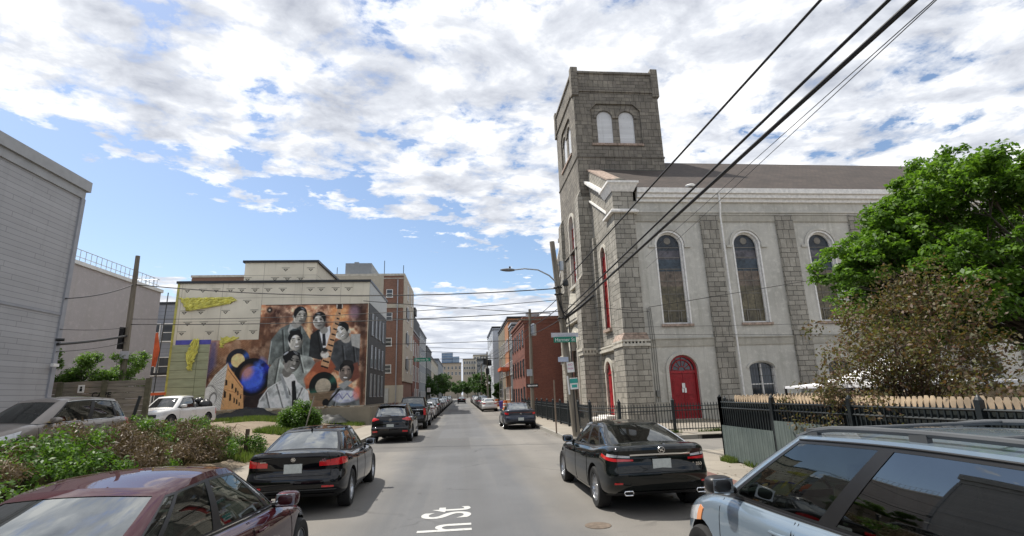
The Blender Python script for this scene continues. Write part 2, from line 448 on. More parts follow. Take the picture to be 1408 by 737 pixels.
def concrete(name, col, joint=1.5, rot=0):
    m, nt, bs = nodes(name)
    p = pos(nt)
    b = nt.nodes.new('ShaderNodeTexBrick'); nt.links.new(scaled(nt, p, 1, (.3, .2, 0)), b.inputs['Vector'])
    b.inputs['Scale'].default_value = 1; b.offset = 0; b.inputs['Brick Width'].default_value = joint; b.inputs['Row Height'].default_value = joint
    b.inputs['Mortar Size'].default_value = .012; b.inputs['Color1'].default_value = (*col, 1); b.inputs['Color2'].default_value = (*[x*.86 for x in col], 1)
    b.inputs['Mortar'].default_value = (*[x*.45 for x in col], 1)
    a = noise(nt, p, 1.1, 8, .65); f = noise(nt, p, 45, 5, .7)
    c = mixc(nt, ramp(nt, a, [(.4, 0), (.75, .6)]), b.outputs['Color'], [x*.62 for x in col])
    c = mixc(nt, 1, c, ramp(nt, f, [(.25, .8), (.75, 1.15)]), 'MULTIPLY')
    nt.links.new(c, bs.inputs['Base Color']); bs.inputs['Roughness'].default_value = .9
    bump(nt, bs, f, .25, .01)
    return m
M['pave'] = concrete('pavement', (.31, .275, .225))
M['kerb'] = concrete('kerb_stone', (.33, .31, .27), 2.4)
M['slab'] = concrete('foundation_concrete', (.30, .265, .20), 3.0)
M['dirt'], nt, bs = nodes('dirt')
p_ = pos(nt)
a = noise(nt, p_, .35, 8, .6, .6); b = noise(nt, p_, 12, 8, .75); g = noise(nt, p_, .55, 6, .65)
c = mixc(nt, ramp(nt, a, [(.35, 0), (.65, 1)]), (.25, .20, .145), (.17, .13, .09))
c = mixc(nt, ramp(nt, b, [(.55, 0), (.8, .55)]), c, (.31, .27, .22))
c = mixc(nt, ramp(nt, noise(nt, p_, 3, 6, .7), [(.55, 0), (.75, .5)]), c, (.14, .11, .08))
nt.links.new(c, bs.inputs['Base Color']); bs.inputs['Roughness'].default_value = .95
bump(nt, bs, b, .8, .05)
M['white'] = simple('white_paint', (.72, .72, .70), .55, var=.12, scale=2)
M['cream_trim'] = simple('cream_trim', (.50, .47, .40), .8, var=.2, scale=4, bmp=.2)
M['black_metal'] = simple('black_metal', (.012, .014, .015), .45, var=.3, scale=8)
M['iron'] = simple('green_black_iron', (.008, .013, .015), .5, var=.3, scale=4)
M['wood_pole'], nt, bs = nodes('pole_wood')
p_ = pos(nt); a = noise(nt, scaled(nt, p_, (14, 14, .8)), 1, 6, .7)
nt.links.new(ramp(nt, a, [(.3, (.10, .085, .065)), (.7, (.26, .23, .185))]), bs.inputs['Base Color']); bs.inputs['Roughness'].default_value = .95
bump(nt, bs, a, .5, .02)
M['fence_wood'], nt, bs = nodes('weathered_boards')
uv = wall_uv(nt); a = noise(nt, scaled(nt, uv, (.9, 9, 1)), 1, 7, .7); g = noise(nt, uv, .8, 5, .6)
c = ramp(nt, a, [(.3, (.10, .092, .078)), (.7, (.33, .30, .25))])
c = mixc(nt, ramp(nt, g, [(.5, 0), (.75, .5)]), c, (.22, .14, .09))
nt.links.new(c, bs.inputs['Base Color']); bs.inputs['Roughness'].default_value = .95
M['new_wood'] = simple('new_picket_wood', (.56, .43, .29), .8, var=.25, scale=5)
M['cable'] = simple('cable_black', (.012, .012, .013), .6)
M['tyre'] = simple('tyre_rubber', (.012, .012, .012), .85, var=.4, scale=10)
M['alloy'] = simple('alloy_rim', (.55, .56, .58), .28, metal=.9, var=.1)
M['darkalloy'] = simple('dark_rim', (.10, .10, .11), .35, metal=.8, var=.1)
M['chrome'] = simple('chrome', (.75, .76, .78), .12, metal=1, var=.03)
M['trim'] = simple('black_trim', (.010, .010, .011), .42, var=.2)
M['seam'] = simple('seam_black', (.003, .003, .003), .9, var=.1)
M['cabin'] = simple('cabin_lining', (.018, .019, .019), .85, var=.3, scale=6)
M['seat'] = simple('seat_cloth', (.045, .045, .043), .9, var=.3, scale=6)
M['seat_tan'] = simple('seat_tan', (.16, .13, .10), .9, var=.3, scale=6)
M['glass'] = glass_mat('car_glass', (.30, .36, .33), 1.5, .03)
M['glass_dark'] = glass_mat('privacy_glass', (.05, .06, .06), 1.55, .10)
M['glass_sky'] = glass_mat('rear_glass', (.10, .12, .12), 1.6, .22)
M['red_lens'] = simple('red_lens', (.55, .012, .018), .12, var=.25, scale=18, coat=1)
M['dark_red'] = simple('dark_red_lens', (.10, .004, .006), .12, var=.2, scale=18, coat=1)
M['clear_lens'] = simple('clear_lens', (.55, .56, .58), .1, var=.2, scale=18, coat=1)
M['amber'] = simple('amber_lens', (.75, .25, .05), .15, var=.1, coat=1)
M['plate'] = simple('licence_plate', (.50, .53, .50), .5, var=.12, scale=30)
M['wglass'] = window_glass('window_glass')
M['green_sign'] = simple('green_sign', (.0, .18, .11), .45, var=.08)
M['grey_sign'] = simple('pale_sign', (.50, .50, .54), .5, var=.08)
M['lichen'] = simple('galvanised', (.38, .40, .42), .4, metal=.6, var=.15)
# ------------------------------------------------------------------ cars
def pch(xs, ys):
    """monotone cubic through the table"""
    xs = np.asarray(xs, float); ys = np.asarray(ys, float)
    h = np.diff(xs); d = np.diff(ys)/h
    m = np.zeros_like(ys); m[0] = d[0]; m[-1] = d[-1]
    for i in range(1, len(xs)-1):
        if d[i-1]*d[i] > 0:
            w1 = 2*h[i]+h[i-1]; w2 = h[i]+2*h[i-1]
            m[i] = (w1+w2)/(w1/d[i-1]+w2/d[i])
    def g(x):
        i = np.clip(np.searchsorted(xs, x, 'right')-1, 0, len(xs)-2)
        t = (x-xs[i])/h[i]
        return (ys[i]*(1+2*t)*(1-t)**2 + m[i]*h[i]*t*(1-t)**2 + ys[i+1]*t*t*(3-2*t) + m[i+1]*h[i]*t*t*(t-1))
    K = 3000; x0 = float(xs[0]); x1 = float(xs[-1]); tab = g(np.linspace(x0, x1, K+1)).tolist(); sc_ = K/(x1-x0)
    def f(x):
        u = (x-x0)*sc_
        if u <= 0: return tab[0]
        if u >= K: return tab[K]
        i = int(u); w = u-i
        return tab[i]*(1-w)+tab[i+1]*w
    return f

PT = [0, .1, .2, .27, .33, .39, .48, .55, .62, .70, .77, .83, .88, .93, .97, 1]
PX = pch(PT, [0, .003, .012, .028, .058, .11, .22, .36, .52, .68, .80, .88, .935, .972, .99, 1])
PY = pch(PT, [0, .38, .68, .85, .93, .965, .99, 1.0, 1.0, .99, .965, .90, .79, .58, .30, 0])
GT_ = [0, .12, .22, .28, .33, .40, .50, .60, .68, .73, .78, .88, 1]
GX = pch(GT_, [0, .006, .02, .04, .075, .19, .41, .66, .85, .93, .972, .994, 1])
GY = pch(GT_, [0, .46, .78, .91, .965, .99, 1, 1, .985, .95, .84, .46, 0])

class Car:
    def __init__(s, P):
        s.P = P; s.L = P['L']; s.W = P['W']/2
        kx = P.get('levels')
        s.kw = pch(*P['kw']); s.kr = pch(*P['kr']); s.kf = pch(*P['kf'])
        s.T = pch(*P['T']); s.cr = pch(*P['crown']); s.z0 = pch([0, .12, .3, .75, .93, 1], P.get('z0', [.30, .22, .19, .19, .20, .24]))
        s.x0 = -s.L/2 + s.kr(1.0); s.x1 = s.L/2 - s.kf(1.0)
    def capz(s, x, y):
        px = (x-s.x0)/(s.x1-s.x0)
        w = s.W*s.kw(1.0)
        return s.T(px) + s.cr(px)*(1-min(1.0, abs(y)/w)**2)
    def bp(s, t, k, side=1):
        px = PX(t); py = PY(t)
        x = -s.L/2 + s.kr(k) + px*(s.L - s.kr(k) - s.kf(k))
        y = s.W*s.kw(k)*py
        zt = s.T(px) + s.cr(px)*(1-py**2)
        z = s.z0(px) + (zt-s.z0(px))*k
        return np.array([x, y*side, z])
    def tx(s, x, k):
        """t on the side for a given x"""
        lo, hi = .0, 1.0
        for _ in range(16):
            mid = (lo+hi)/2
            if s.bp(mid, k)[0] < x: lo = mid
            else: hi = mid
        return lo
    def kz(s, x, z):
        lo, hi = 0., 1.
        for _ in range(14):
            k = (lo+hi)/2
            if s.bp(s.tx(x, k), k)[2] < z: lo = k
            else: hi = k
        return lo
    def side(s, x, z, side=1, off=0):
        k = s.kz(x, z); t = s.tx(x, k)
        return s.off(t, k, side, off)
    def off(s, t, k, side=1, off=0):
        p = s.bp(t, k, side)
        if off:
            e = 1e-3
            a = s.bp(min(t+e, 1), k, side)-s.bp(max(t-e, 0), k, side); b = s.bp(t, min(k+e, 1), side)-s.bp(t, max(k-e, 0), side)
            n = np.cross(a, b)*(-side); l = np.linalg.norm(n)
            if l > 1e-12:
                n = n/l
                if n[0]*p[0]*0 + n[1]*p[1] + n[0]*(p[0]/s.L) < 0: n = -n
                p = p + n*off
        return p
    # greenhouse
    def gp(s, t, v, side=1):
        P = s.P; gx = GX(t); gy = GY(t)
        bx = P['xbr'] + gx*(P['xbf']-P['xbr']); by = P['wb']*gy
        bz = s.capz(bx, by) - .03
        tx = P['xtr'] + gx*(P['xtf']-P['xtr']); ty = P['wt']*gy
        tz = s.roof(tx) + P['rc']*(1-gy**2)
        bl = math.sin(PI*v)
        x = bx + (tx-bx)*v + bl*P.get('bx', .03)*(1 if t > .75 else (-1 if t < .3 else 0))*(1-gy**4)
        y = by + (ty-by)*v + bl*P.get('by', .025)*gy
        z = bz + (tz-bz)*v
        return np.array([x, y*side, z])
    def roof(s, x): return s.P['roof_f'](x)
    def goff(s, t, v, side, off):
        p = s.gp(t, v, side); e = 1e-3
        a = s.gp(min(t+e, 1), v, side)-s.gp(max(t-e, 0), v, side); b = s.gp(t, v+e, side)-s.gp(t, v-e, side)
        n = np.cross(a, b); n = n/max(np.linalg.norm(n), 1e-9)
        if np.dot(n, p-np.array([0, 0, .9])) < 0: n = -n
        return p + n*off

def arch_prism(x, r, y0, y1, z):
    mb = MB(); n = 28
    poly = [(x+r*math.cos(2*PI*i/n), z+r*math.sin(2*PI*i/n)) for i in range(n)]
    mb.prism(poly, y0, y1, 'xz')
    return mb

def make_wheel(root, x, y, rad, width, side, rim_m, spokes=5, double=True, hub=.66):
    w = MB(); h = width/2
    prof = [(rad*.62, -h*.8), (rad*.72, -h), (rad*.93, -h), (rad*.985, -h*.8), (rad, -h*.45), (rad, h*.45), (rad*.985, h*.8), (rad*.93, h), (rad*.72, h), (rad*.62, h*.8)]
    w.lathe(prof, 36, 'y')
    wo = w.build('wheel', M['tyre'], root, smooth=True, angle=50)
    wo.location = (x, y, rad)
    r = MB(); s = side; ro = rad*hub
    r.lathe([(ro, -h*.9), (ro*1.03, h*.55*1), (ro*1.03, h*.86), (ro*.97, h*.9), (ro*.93, h*.7), (ro*.90, -h*.5)], 36, 'y', mi=0)
    r.lathe([(0.001, -h*.1), (ro*.93, -h*.1)], 24, 'y', mi=1)
    r.lathe([(.001, h*.62), (ro*.17, h*.62), (ro*.2, h*.5), (ro*.2, 0)], 16, 'y', mi=0)
    for i in range(spokes):
        a0 = 2*PI*i/spokes + .2
        for da in ((-.13, .13) if double else (0,)):
            a = a0+da; b = a0+da*1.9
            wd = ro*(.055 if double else .11)
            p0 = np.array([ro*.12*math.cos(a), 0, ro*.12*math.sin(a)]); p1 = np.array([ro*.95*math.cos(b), 0, ro*.95*math.sin(b)])
            q = (p1-p0); q /= np.linalg.norm(q); nn = np.array([-q[2], 0, q[0]])*wd
            y1_, y2_ = h*.58, h*.74
            vs = [p0-nn*1.2+[0, y1_-.03, 0], p0+nn*1.2+[0, y1_-.03, 0], p1+nn+[0, y2_-.05, 0], p1-nn+[0, y2_-.05, 0],
                  p0-nn*1.2+[0, y1_, 0], p0+nn*1.2+[0, y1_, 0], p1+nn+[0, y2_, 0], p1-nn+[0, y2_, 0]]
            r.add(vs, [(0,3,2,1),(4,5,6,7),(0,1,5,4),(1,2,6,5),(2,3,7,6),(3,0,4,7)], 0)
    if s < 0: r.v = [(p[0], -p[1], p[2]) for p in r.v]
    ob = r.build('rim', [rim_m, M['seam']], wo, smooth=True, angle=35)
    return wo

def patch(car, name, mat, root, side, tfun, kfun, nu, nv, off, skirt=.02, fn=None, solid=True):
    """raised panel on the body: tfun/kfun map (u,v) in 0..1 to surface parameters"""
    fn = fn or car.off
    P = np.zeros((nu+1, nv+1, 3)); Q = np.zeros_like(P)
    for i in range(nu+1):
        for j in range(nv+1):
            u, v = i/nu, j/nv
            t, k = tfun(u, v), kfun(u, v)
            P[i, j] = fn(t, k, side, off); Q[i, j] = fn(t, k, side, off-skirt)
    mb = MB(); mb.grid(P)
    idx = [(i, 0) for i in range(nu+1)] + [(nu, j) for j in range(1, nv+1)] + [(i, nv) for i in range(nu-1, -1, -1)] + [(0, j) for j in range(nv-1, 0, -1)]
    n0 = len(mb.v); vs = [P[i] for i in idx] + [Q[i] for i in idx]; n = len(idx)
    mb.add(vs, [(a, (a+1) % n, (a+1) % n+n, a+n) for a in range(n)])
    return mb.build(name, mat, root, smooth=True, angle=50, weld=True)

def seam(car, mb, pts, r=.0035, fn=None):
    mb.tube(pts, r, 5)

def build_car(P, name, label, cat, loc, rz, group=None, paint=None, detail=True):
    c = Car(P)
    root = thing(name, label, cat, loc, rz, group)
    paint = paint or P['paint']
    L, W = c.L, c.W; wr = P['wheel']; wx = P['wb_half']; xr, xf = P.get('axr', -wx), P.get('axf', wx)
    # ---- lower body, closed volume
    nt_, nk = 56, 20
    ts = np.linspace(0, 1, nt_+1); ks = np.concatenate([[0, .03, .07], np.linspace(.12, 1, nk)])
    mb = MB()
    rings = []
    for k in ks:
        ring = [c.bp(t, k, 1) for t in ts] + [c.bp(t, k, -1) for t in ts[-2:0:-1]]
        rings.append(ring)
    n = len(rings[0])
    vs = [p for r_ in rings for p in r_]; fs = []; ms = []
    kt = P.get('trim_k', .10)
    for i in range(len(ks)-1):
        for j in range(n):
            fs.append((i*n+j, i*n+(j+1) % n, (i+1)*n+(j+1) % n, (i+1)*n+j)); ms.append(1 if ks[i+1] <= kt else 0)
    mb.add(vs, fs); mb.m = ms
    mb.add(rings[0][:], [tuple(range(n-1, -1, -1))], 1)
    # top cap
    ny = 10; rows = []
    for t in ts:
        p = c.bp(t, 1.0, 1); w = p[1]
        row = []
        for j in range(ny+1):
            y = w*(1-2*j/ny)
            z = c.capz(p[0], y) if abs(y) < w-1e-9 else p[2]
            bed = P.get('bed')
            row.append((p[0], y, z))
        rows.append(row)
    base = len(mb.v); m = ny+1
    mb.v += [tuple(map(float, q)) for r_ in rows for q in r_]
    for i in range(nt_):
        xm = (rows[i][0][0]+rows[i+1][0][0])/2
        for j in range(ny):
            a = base+i*m+j
            ym = abs(rows[i][j][1]+rows[i][j+1][1])/2
            inside = (P['xbr']+.04 < xm < P['xbf']-.06) and ym < P['wb']*.97
            if P.get('bed') and P['bed'][0] < xm < P['bed'][1] and ym < W*.8: inside = True
            mb.f.append((a, a+1, a+m+1, a+m)); mb.m.append(2 if inside else 0)
    body = mb.build('body', [paint, M['trim'], M['cabin'], M['seam']], root, weld=True)
    if detail:
        bpy.context.view_layer.update()
        cut = []
        for x in (xr, xf):
            for s in (1, -1):
                y0, y1 = (W-.34, W+.2)
                q = arch_prism(x, wr*1.14, s*y0, s*y1, wr+.015).build('cutter', M['seam'])
                cut.append(q)
        # cutters are in local space of the root: put them under it
        for q in cut: q.parent = root
        boolean_cut(body, cut)
    body.data.shade_smooth(); body.data.set_sharp_from_angle(angle=R(38))
    # ---- roof and pillars
    wins = P['wins']; d = .012; vd = .05; v0, v1 = P.get('v0', .10), P.get('v1', .84)
    rw = P.get('rear_win', (0, .235)); fw = P.get('front_win', (.80, 1.0))
    tb = {0.0, 1.0, rw[1], rw[1]+d, fw[0]-d, fw[0]}
    for a, b in wins: tb |= {a-d, a, b, b+d}
    tb = sorted(tb); T2 = []
    for a, b in zip(tb[:-1], tb[1:]):
        k = max(1, int(math.ceil((b-a)/.03)))
        T2 += [a+(b-a)*i/k for i in range(k)]
    T2.append(1.0)
    vb = [0, v0-vd if v0 > vd else 0.01, v0, v1, v1+vd*.8, 1]; V2 = []
    for a, b in zip(vb[:-1], vb[1:]):
        k = max(1, int(math.ceil((b-a)/.14)))
        V2 += [a+(b-a)*i/k for i in range(k)]
    V2.append(1.0)
    def cell(t, v):
        if t < rw[1]:
            if v0 < v < P.get('rv1', v1+.04): return 'glass'
            return 0
        if t > fw[0]:
            if v0*.6 < v < .93: return 'glass' if v > v0 and v < .93 else 1
            return 0
        for a, b in wins:
            if a < t < b and v0 < v < v1: return 'glass'
        for a, b in wins:
            if a-d < t < b+d and v0-vd < v < v1+vd: return 1
        if P.get('black_pillars') and wins[0][0] < t < wins[-1][1] and v0-vd < v < v1+vd: return 1
        return 0
    mb = MB()
    for s in (1, -1):
        for i in range(len(T2)-1):
            for j in range(len(V2)-1):
                tm, vm = (T2[i]+T2[i+1])/2, (V2[j]+V2[j+1])/2
                q = cell(tm, vm)
                if q == 'glass': continue
                pts = [c.gp(T2[i], V2[j], s), c.gp(T2[i+1], V2[j], s), c.gp(T2[i+1], V2[j+1], s), c.gp(T2[i], V2[j+1], s)]
                mb.add(pts, [(0, 1, 2, 3)], q)
    for i in range(len(T2)-1):
        for j in range(8):
            q = []
            for (tt, jj) in ((T2[i], j), (T2[i+1], j), (T2[i+1], j+1), (T2[i], j+1)):
                p = c.gp(tt, 1.0, 1); y = p[1]*(1-2*jj/8)
                q.append((p[0], y, c.roof(p[0])+P['rc']*(1-min(1, abs(y)/P['wt'])**2)))
            mb.add(q, [(0, 1, 2, 3)], 0)
    mb.build('roof', [paint, M['trim']], root, smooth=True, angle=45, weld=True)
    # inner lining so that the shell has thickness from inside
    # ---- glass
    def glass(nm, s_, t0, t1, va, vb_, mat, both=False):
        mb = MB(); nu = max(3, int((t1-t0)/.03)); nv = 5
        for s in ((1, -1) if both else (s_,)):
            G = np.array([[c.goff(t0+(t1-t0)*i/nu, va+(vb_-va)*j/nv, s, -.004) for j in range(nv+1)] for i in range(nu+1)])
            mb.grid(G)
        o = mb.build(nm, mat, root, smooth=True, angle=80, weld=True)
        return o
    gm = P.get('glass', M['glass'])
    glass('rear_window', 1, 0, rw[1], v0, P.get('rv1', v1+.04), P.get('rear_glass', gm), True)
    glass('windscreen', 1, fw[0], 1, v0, .93, M['glass'], True)
    for s in (1, -1):
        for i, (a, b) in enumerate(wins): glass('side_window', s, a, b, v0, v1, P.get('side_glass', [gm]*9)[i])
    if not detail:
        pass
    # ---- cabin: seats, wheel, dash top (all above the belt seen through the glass)
    if detail:
        mbs = []
        xs_ = P.get('seats', (.25, -.75))
        for x in xs_:
            for y in (.34, -.34):
                q = MB(); zt = c.capz(x, 0); hr = c.roof(x)-zt
                q.obox((x, y, zt+.04), .06, .22, min(.16, hr*.38), Matrix.Rotation(-.2, 3, 'Y'))
                q.obox((x-.05, y, zt+hr*.50), .045, .12, .07, Matrix.Rotation(-.15, 3, 'Y'))
                q.build('seat', P.get('seat', M['seat']), root, bevel=.035, smooth=True)
        q = MB(); zt = c.capz(.85, 0); yw = .38; ang = R(62)
        ring = [(.62+.0*i, 0, 0) for i in range(1)]
        q.tube([(.62+.18*math.sin(a)*math.cos(ang), yw+.18*math.cos(a), zt+.02+.18*math.sin(a)*math.sin(ang)) for a in np.linspace(0, 2*PI, 25)], .014, 6)
        q.tube([(.62, yw, zt+.02), (.80, yw, zt-.03)], .03, 8)
        q.obox((.62, yw, zt+.02), .02, .17, .025)
        q.build('steering_wheel', M['trim'], root)
    # ---- wheels
    for x in (xf, xr):
        for s in (1, -1):
            make_wheel(root, x, s*(W-P['tw']/2-.02), wr, P['tw'], s, P.get('rim', M['alloy']), P.get('spokes', 5), P.get('double', True), P.get('hub', .68))
    # ---- doors (thin raised skins with the arch cut out) on dark seams
    for s in (1, -1):
        sm = MB()
        for di, (x0, x1, sl) in enumerate(P['doors']):
            kb, kt_ = P.get('dk', (.13, .985))
            def xl(v, x0=x0, sl=sl):
                z = .2 + .75*v
                x = x0 + sl*(v-.5)
                dz = z-(wr+.015)
                rr = wr*1.14+.05
                if x < xr+rr and dz < rr:
                    x = max(x, xr+math.sqrt(max(0, rr*rr-dz*dz)))
                return x
            tf = lambda u, v, x1=x1: c.tx(xl(v)+.004+(x1-.004-xl(v)-.004)*u, kb+(kt_-kb)*v)
            kf_ = lambda u, v: kb+(kt_-kb)*v
            patch(c, 'door', paint, root, s, tf, kf_, 8, 12, .0025, .01)
            for xx in (lambda v: xl(v), lambda v, x1=x1: x1):
                pts = [c.off(c.tx(xx(v), kb+(kt_-kb)*v), kb+(kt_-kb)*v, s, .002) for v in np.linspace(0, 1, 10)]
                sm.tube(pts, .0045, 5)
            pts = [c.off(c.tx(xl(0)+(x1-xl(0))*u, kb), kb, s, .002) for u in np.linspace(0, 1, 6)]
            sm.tube(pts, .0045, 5)
            hx, hz = (x0+.20 if not P.get('slide') else x0+.16), c.bp(c.tx(x0+.2, .86), .86)[2]
            p = c.side(hx, hz, s, .03)
            h = MB(); h.tube([c.side(hx-.09, hz, s, .004), c.side(hx-.07, hz, s, .032), c.side(hx+.07, hz, s, .032), c.side(hx+.09, hz, s, .004)], .013, 8)
            h.build('door_handle', P.get('handle', paint), root, smooth=True)
        sm.build('door_seam', M['seam'], root)
        # mirror
        mx, mz = P['mirror']; q = MB(); yy = P['wb']+.02
        zc = mz
        mo = MB()
        prof = []
        for a in np.linspace(0, 1, 7):
            f = math.sin(PI*(.12+.76*a))
            prof.append(a)
        # rounded shell
        G = []
        for a in np.linspace(-PI/2, PI/2, 9):
            row = []
            for b in np.linspace(0, 2*PI, 17):
                ex = lambda v_: math.copysign(abs(v_)**.6, v_)
                row.append((mx+.09*ex(math.sin(a)), (yy+.13)*s+.115*ex(math.cos(a))*ex(math.cos(b)), zc+.075*ex(math.cos(a))*ex(math.sin(b))))
            G.append(row)
        mo.grid(G)
        m_ = mo.build('side_mirror', [P.get('mirror_mat', paint)], root, smooth=True, angle=60, weld=True)
        a_ = MB(); a_.tube([(mx+.04, yy*s*.96, zc-.06), (mx+.02, (yy+.08)*s, zc-.05)], [.03, .035], 8); a_.build('mirror_arm', M['trim'], m_)
        g_ = MB(); g_.obox((mx-.078, (yy+.13)*s, zc), .004, .092, .057); g_.build('mirror_glass', M['chrome_g'], m_, bevel=.003)
    # ---- lamps
    for s in (1, -1):
        for (nm, mat, tf, kf_, off_) in P.get('lamps', []):
            o = patch(c, nm, mat, root, s, tf, kf_, 12, 6, off_, .02)
    # rear furniture
    px = lambda k: c.bp(0, k)[0]
    pz = lambda k: c.bp(0, k)[2]
    kp = P.get('plate_k', .62)
    q = MB(); q.obox((px(kp)-.012, 0, pz(kp)), .006, .155, .078, Matrix.Rotation(P.get('plate_tilt', 0), 3, 'Y')); q.build('number_plate', M['plate'], root, bevel=.003)
    for fn_ in P.get('extras', []): fn_(c, root, P)
    return root

M['chrome_g'] = simple('mirror_silver', (.5, .52, .54), .03, metal=1, var=.02)
M['p_black'] = paint_mat('paint_black', (.003, .0035, .005), .0, .3, .012)
M['p_blackgreen'] = paint_mat('paint_black_green', (.003, .005, .005), .0, .3, .01)
M['p_maroon'] = paint_mat('paint_maroon', (.042, .006, .010), .2, .34, .02)
M['p_blue'] = paint_mat('paint_pale_blue', (.19, .25, .31), .4, .34, .10)
M['p_greige'] = paint_mat('paint_greige', (.21, .185, .165), .4, .36, .25)
M['p_white'] = paint_mat('paint_white', (.68, .68, .67), .0, .35, .18)
M['p_navy'] = paint_mat('paint_slate', (.022, .028, .045), .35, .3, .08)
M['p_silver'] = paint_mat('paint_silver', (.34, .33, .34), .6, .32, .15)
M['p_pink'] = paint_mat('paint_rose_silver', (.42, .33, .33), .4, .32, .15)

def tl(pts_t, kb, kt):
    """lamp outline: t from a to b, k between two curves of u"""
    kb = pch(*kb); kt = pch(*kt)
    return (lambda u, v: pts_t[0]+(pts_t[1]-pts_t[0])*u), (lambda u, v: kb(u)+(kt(u)-kb(u))*v)

def sedan_params(**kw):
    P = dict(L=4.64, W=1.82, wheel=.335, tw=.225, wb_half=1.40,
        kw=([0, .05, .2, .45, .62, .8, .93, 1], [.84, .93, .985, 1.0, .995, .98, .945, .87]),
        kr=([0, .1, .3, .45, .6, .8, .93, 1], [.25, .10, .0, .01, .09, .08, .05, .09]),
        kf=([0, .1, .3, .45, .7, .9, 1], [.20, .07, .0, .01, .08, .22, .34]),
        T=([0, .06, .18, .28, .45, .62, .72, .8, .9, 1], [1.045, 1.05, 1.01, .965, .945, .925, .915, .885, .82, .70]),
        crown=([0, .2, .5, .72, .9, 1], [.02, .06, .03, .07, .07, .05]),
        xbr=-1.84, xbf=.98, xtr=-1.05, xtf=.28, wb=.76, wt=.545, rc=.04,
        wins=[(.315, .385), (.40, .515), (.535, .685)], v0=.13, v1=.86, rear_win=(0, .25), front_win=(.79, 1.0),
        doors=[(-.98, -.06, .1), (-.05, 1.02, .06)], mirror=(.62, 1.0), seats=(.05, -.85))
    P['roof_f'] = pch([-1.3, -.9, -.3, .2, .6], [1.345, 1.385, 1.41, 1.375, 1.29])
    P.update(kw)
    return P

# lamp shapes ------------------------------------------------------------
HEAD = ('headlight', M['clear_lens'], *tl((.80, .93), ([0, 1], [.74, .60]), ([0, 1], [.90, .78])), .004)
def rear_lamp(t0, t1, kb, kt, mat=None, off=.005, name='taillight'):
    return (name, mat or M['red_lens'], *tl((t0, t1), kb, kt), off)

def extra_antenna(c, root, P):
    q = MB(); z = c.roof(-1.0)+P['rc']
    q.add([(-1.10, -.02, z-.01), (-1.10, .02, z-.01), (-.92, 0, z-.01), (-1.10, 0, z+.07)], [(0, 1, 2), (0, 3, 1), (1, 3, 2), (2, 3, 0)])
    q.build('roof_aerial', M['trim'], root)
def boot_seams(kl, tr, kb=.55):
    def f(c, root, P):
        q = MB()
        for s in (1, -1):
            q.tube([c.off(tr, k, s, .001) for k in np.linspace(kb, 1.0, 8)] + [(P['xbr']+.12, s*P['wb']*.93, c.capz(P['xbr']+.12, P['wb']*.93)+.001)], .005, 5)
        q.tube([c.off(t, kb, 1, .001) for t in np.linspace(0, tr, 8)], .005, 5)
        q.tube([c.off(t, kb, -1, .001) for t in np.linspace(0, tr, 8)], .005, 5)
        q.build('boot_seam', M['seam'], root)
    return f
def rear_diffuser(k0=.0, k1=.16, mat='trim', name='lower_bumper'):
    def f(c, root, P):
        for s in (1,):
            q = MB()
            for sd in (1, -1):
                G = [[c.off(t, k, sd, .006) for k in np.linspace(k0+.02, k1, 5)] for t in np.linspace(0, .25, 10)]
                q.grid(G)
            q.build(name, M[mat], root, smooth=True, weld=True)
    return f
def badge_ring(k, r=.04):
    def f(c, root, P):
        x = c.bp(0, k)[0]; z = c.bp(0, k)[2]; q = MB()
        q.tube([(x-.008, r*math.cos(a), z+r*.85*math.sin(a)) for a in np.linspace(0, 2*PI, 21)], .006, 6)
        q.obox((x-.006, 0, z), .004, r*.75, .006, Matrix.Rotation(.5, 3, 'X'))
        q.obox((x-.006, 0, z), .004, r*.55, .006, Matrix.Rotation(-.7, 3, 'X'))
        q.build('emblem', M['chrome'], root, smooth=True)
    return f
def badge_text(s, y, k, size=.06):
    def f(c, root, P):
        t = c.tx(-c.L/2+.2, k); x = -99
        # find x at that y on the rear face
        ts = np.linspace(0, .3, 60); ys = [c.bp(t, k)[1] for t in ts]; t = float(np.interp(abs(y), ys, ts))
        p = c.off(t, k, -1 if y < 0 else 1, .006)
        text_obj('badge', s, size, M['chrome'], root, (p[0], p[1], p[2]), (R(90), 0, R(-90)), .002)
    return f
def chrome_bar(t1, k, h=.03, name='chrome_strip', mat='chrome', t0=0.0):
    def f(c, root, P):
        q = MB()
        for sd in (1, -1):
            G = [[c.off(t, kk, sd, .007) for kk in (k, k+h/2, k+h)] for t in np.linspace(t0, t1, 12)]
            q.grid(G)
        q.build(name, M[mat], root, smooth=True, weld=True)
    return f
def dlo_chrome(mat='chrome', top=True, bottom=True):
    """bright strip round the side glass"""
    def f(c, root, P):
        w = P['wins']; t0, t1 = w[0][0]-.01, w[-1][1]+.01
        for s in (1, -1):
            q = MB()
            if bottom: q.tube([c.goff(t, P['v0']-.045, s, .004) for t in np.linspace(t0, t1, 20)], .008, 6)
            if top: q.tube([c.goff(t, P['v1']+.045, s, .004) for t in np.linspace(t0, t1, 20)], .007, 6)
            if top: q.tube([c.goff(t0, v, s, .004) for v in np.linspace(P['v0']-.045, P['v1']+.045, 8)], .007, 6)
            q.build('window_strip', M[mat], root, smooth=True)
    return f
def reflector(t0, t1, k0, k1):
    def f(c, root, P):
        for s in (1, -1): patch(c, 'reflector', M['red_lens'], root, s, lambda u, v: t0+(t1-t0)*u, lambda u, v: k0+(k1-k0)*v, 5, 2, .008, .02)
    return f
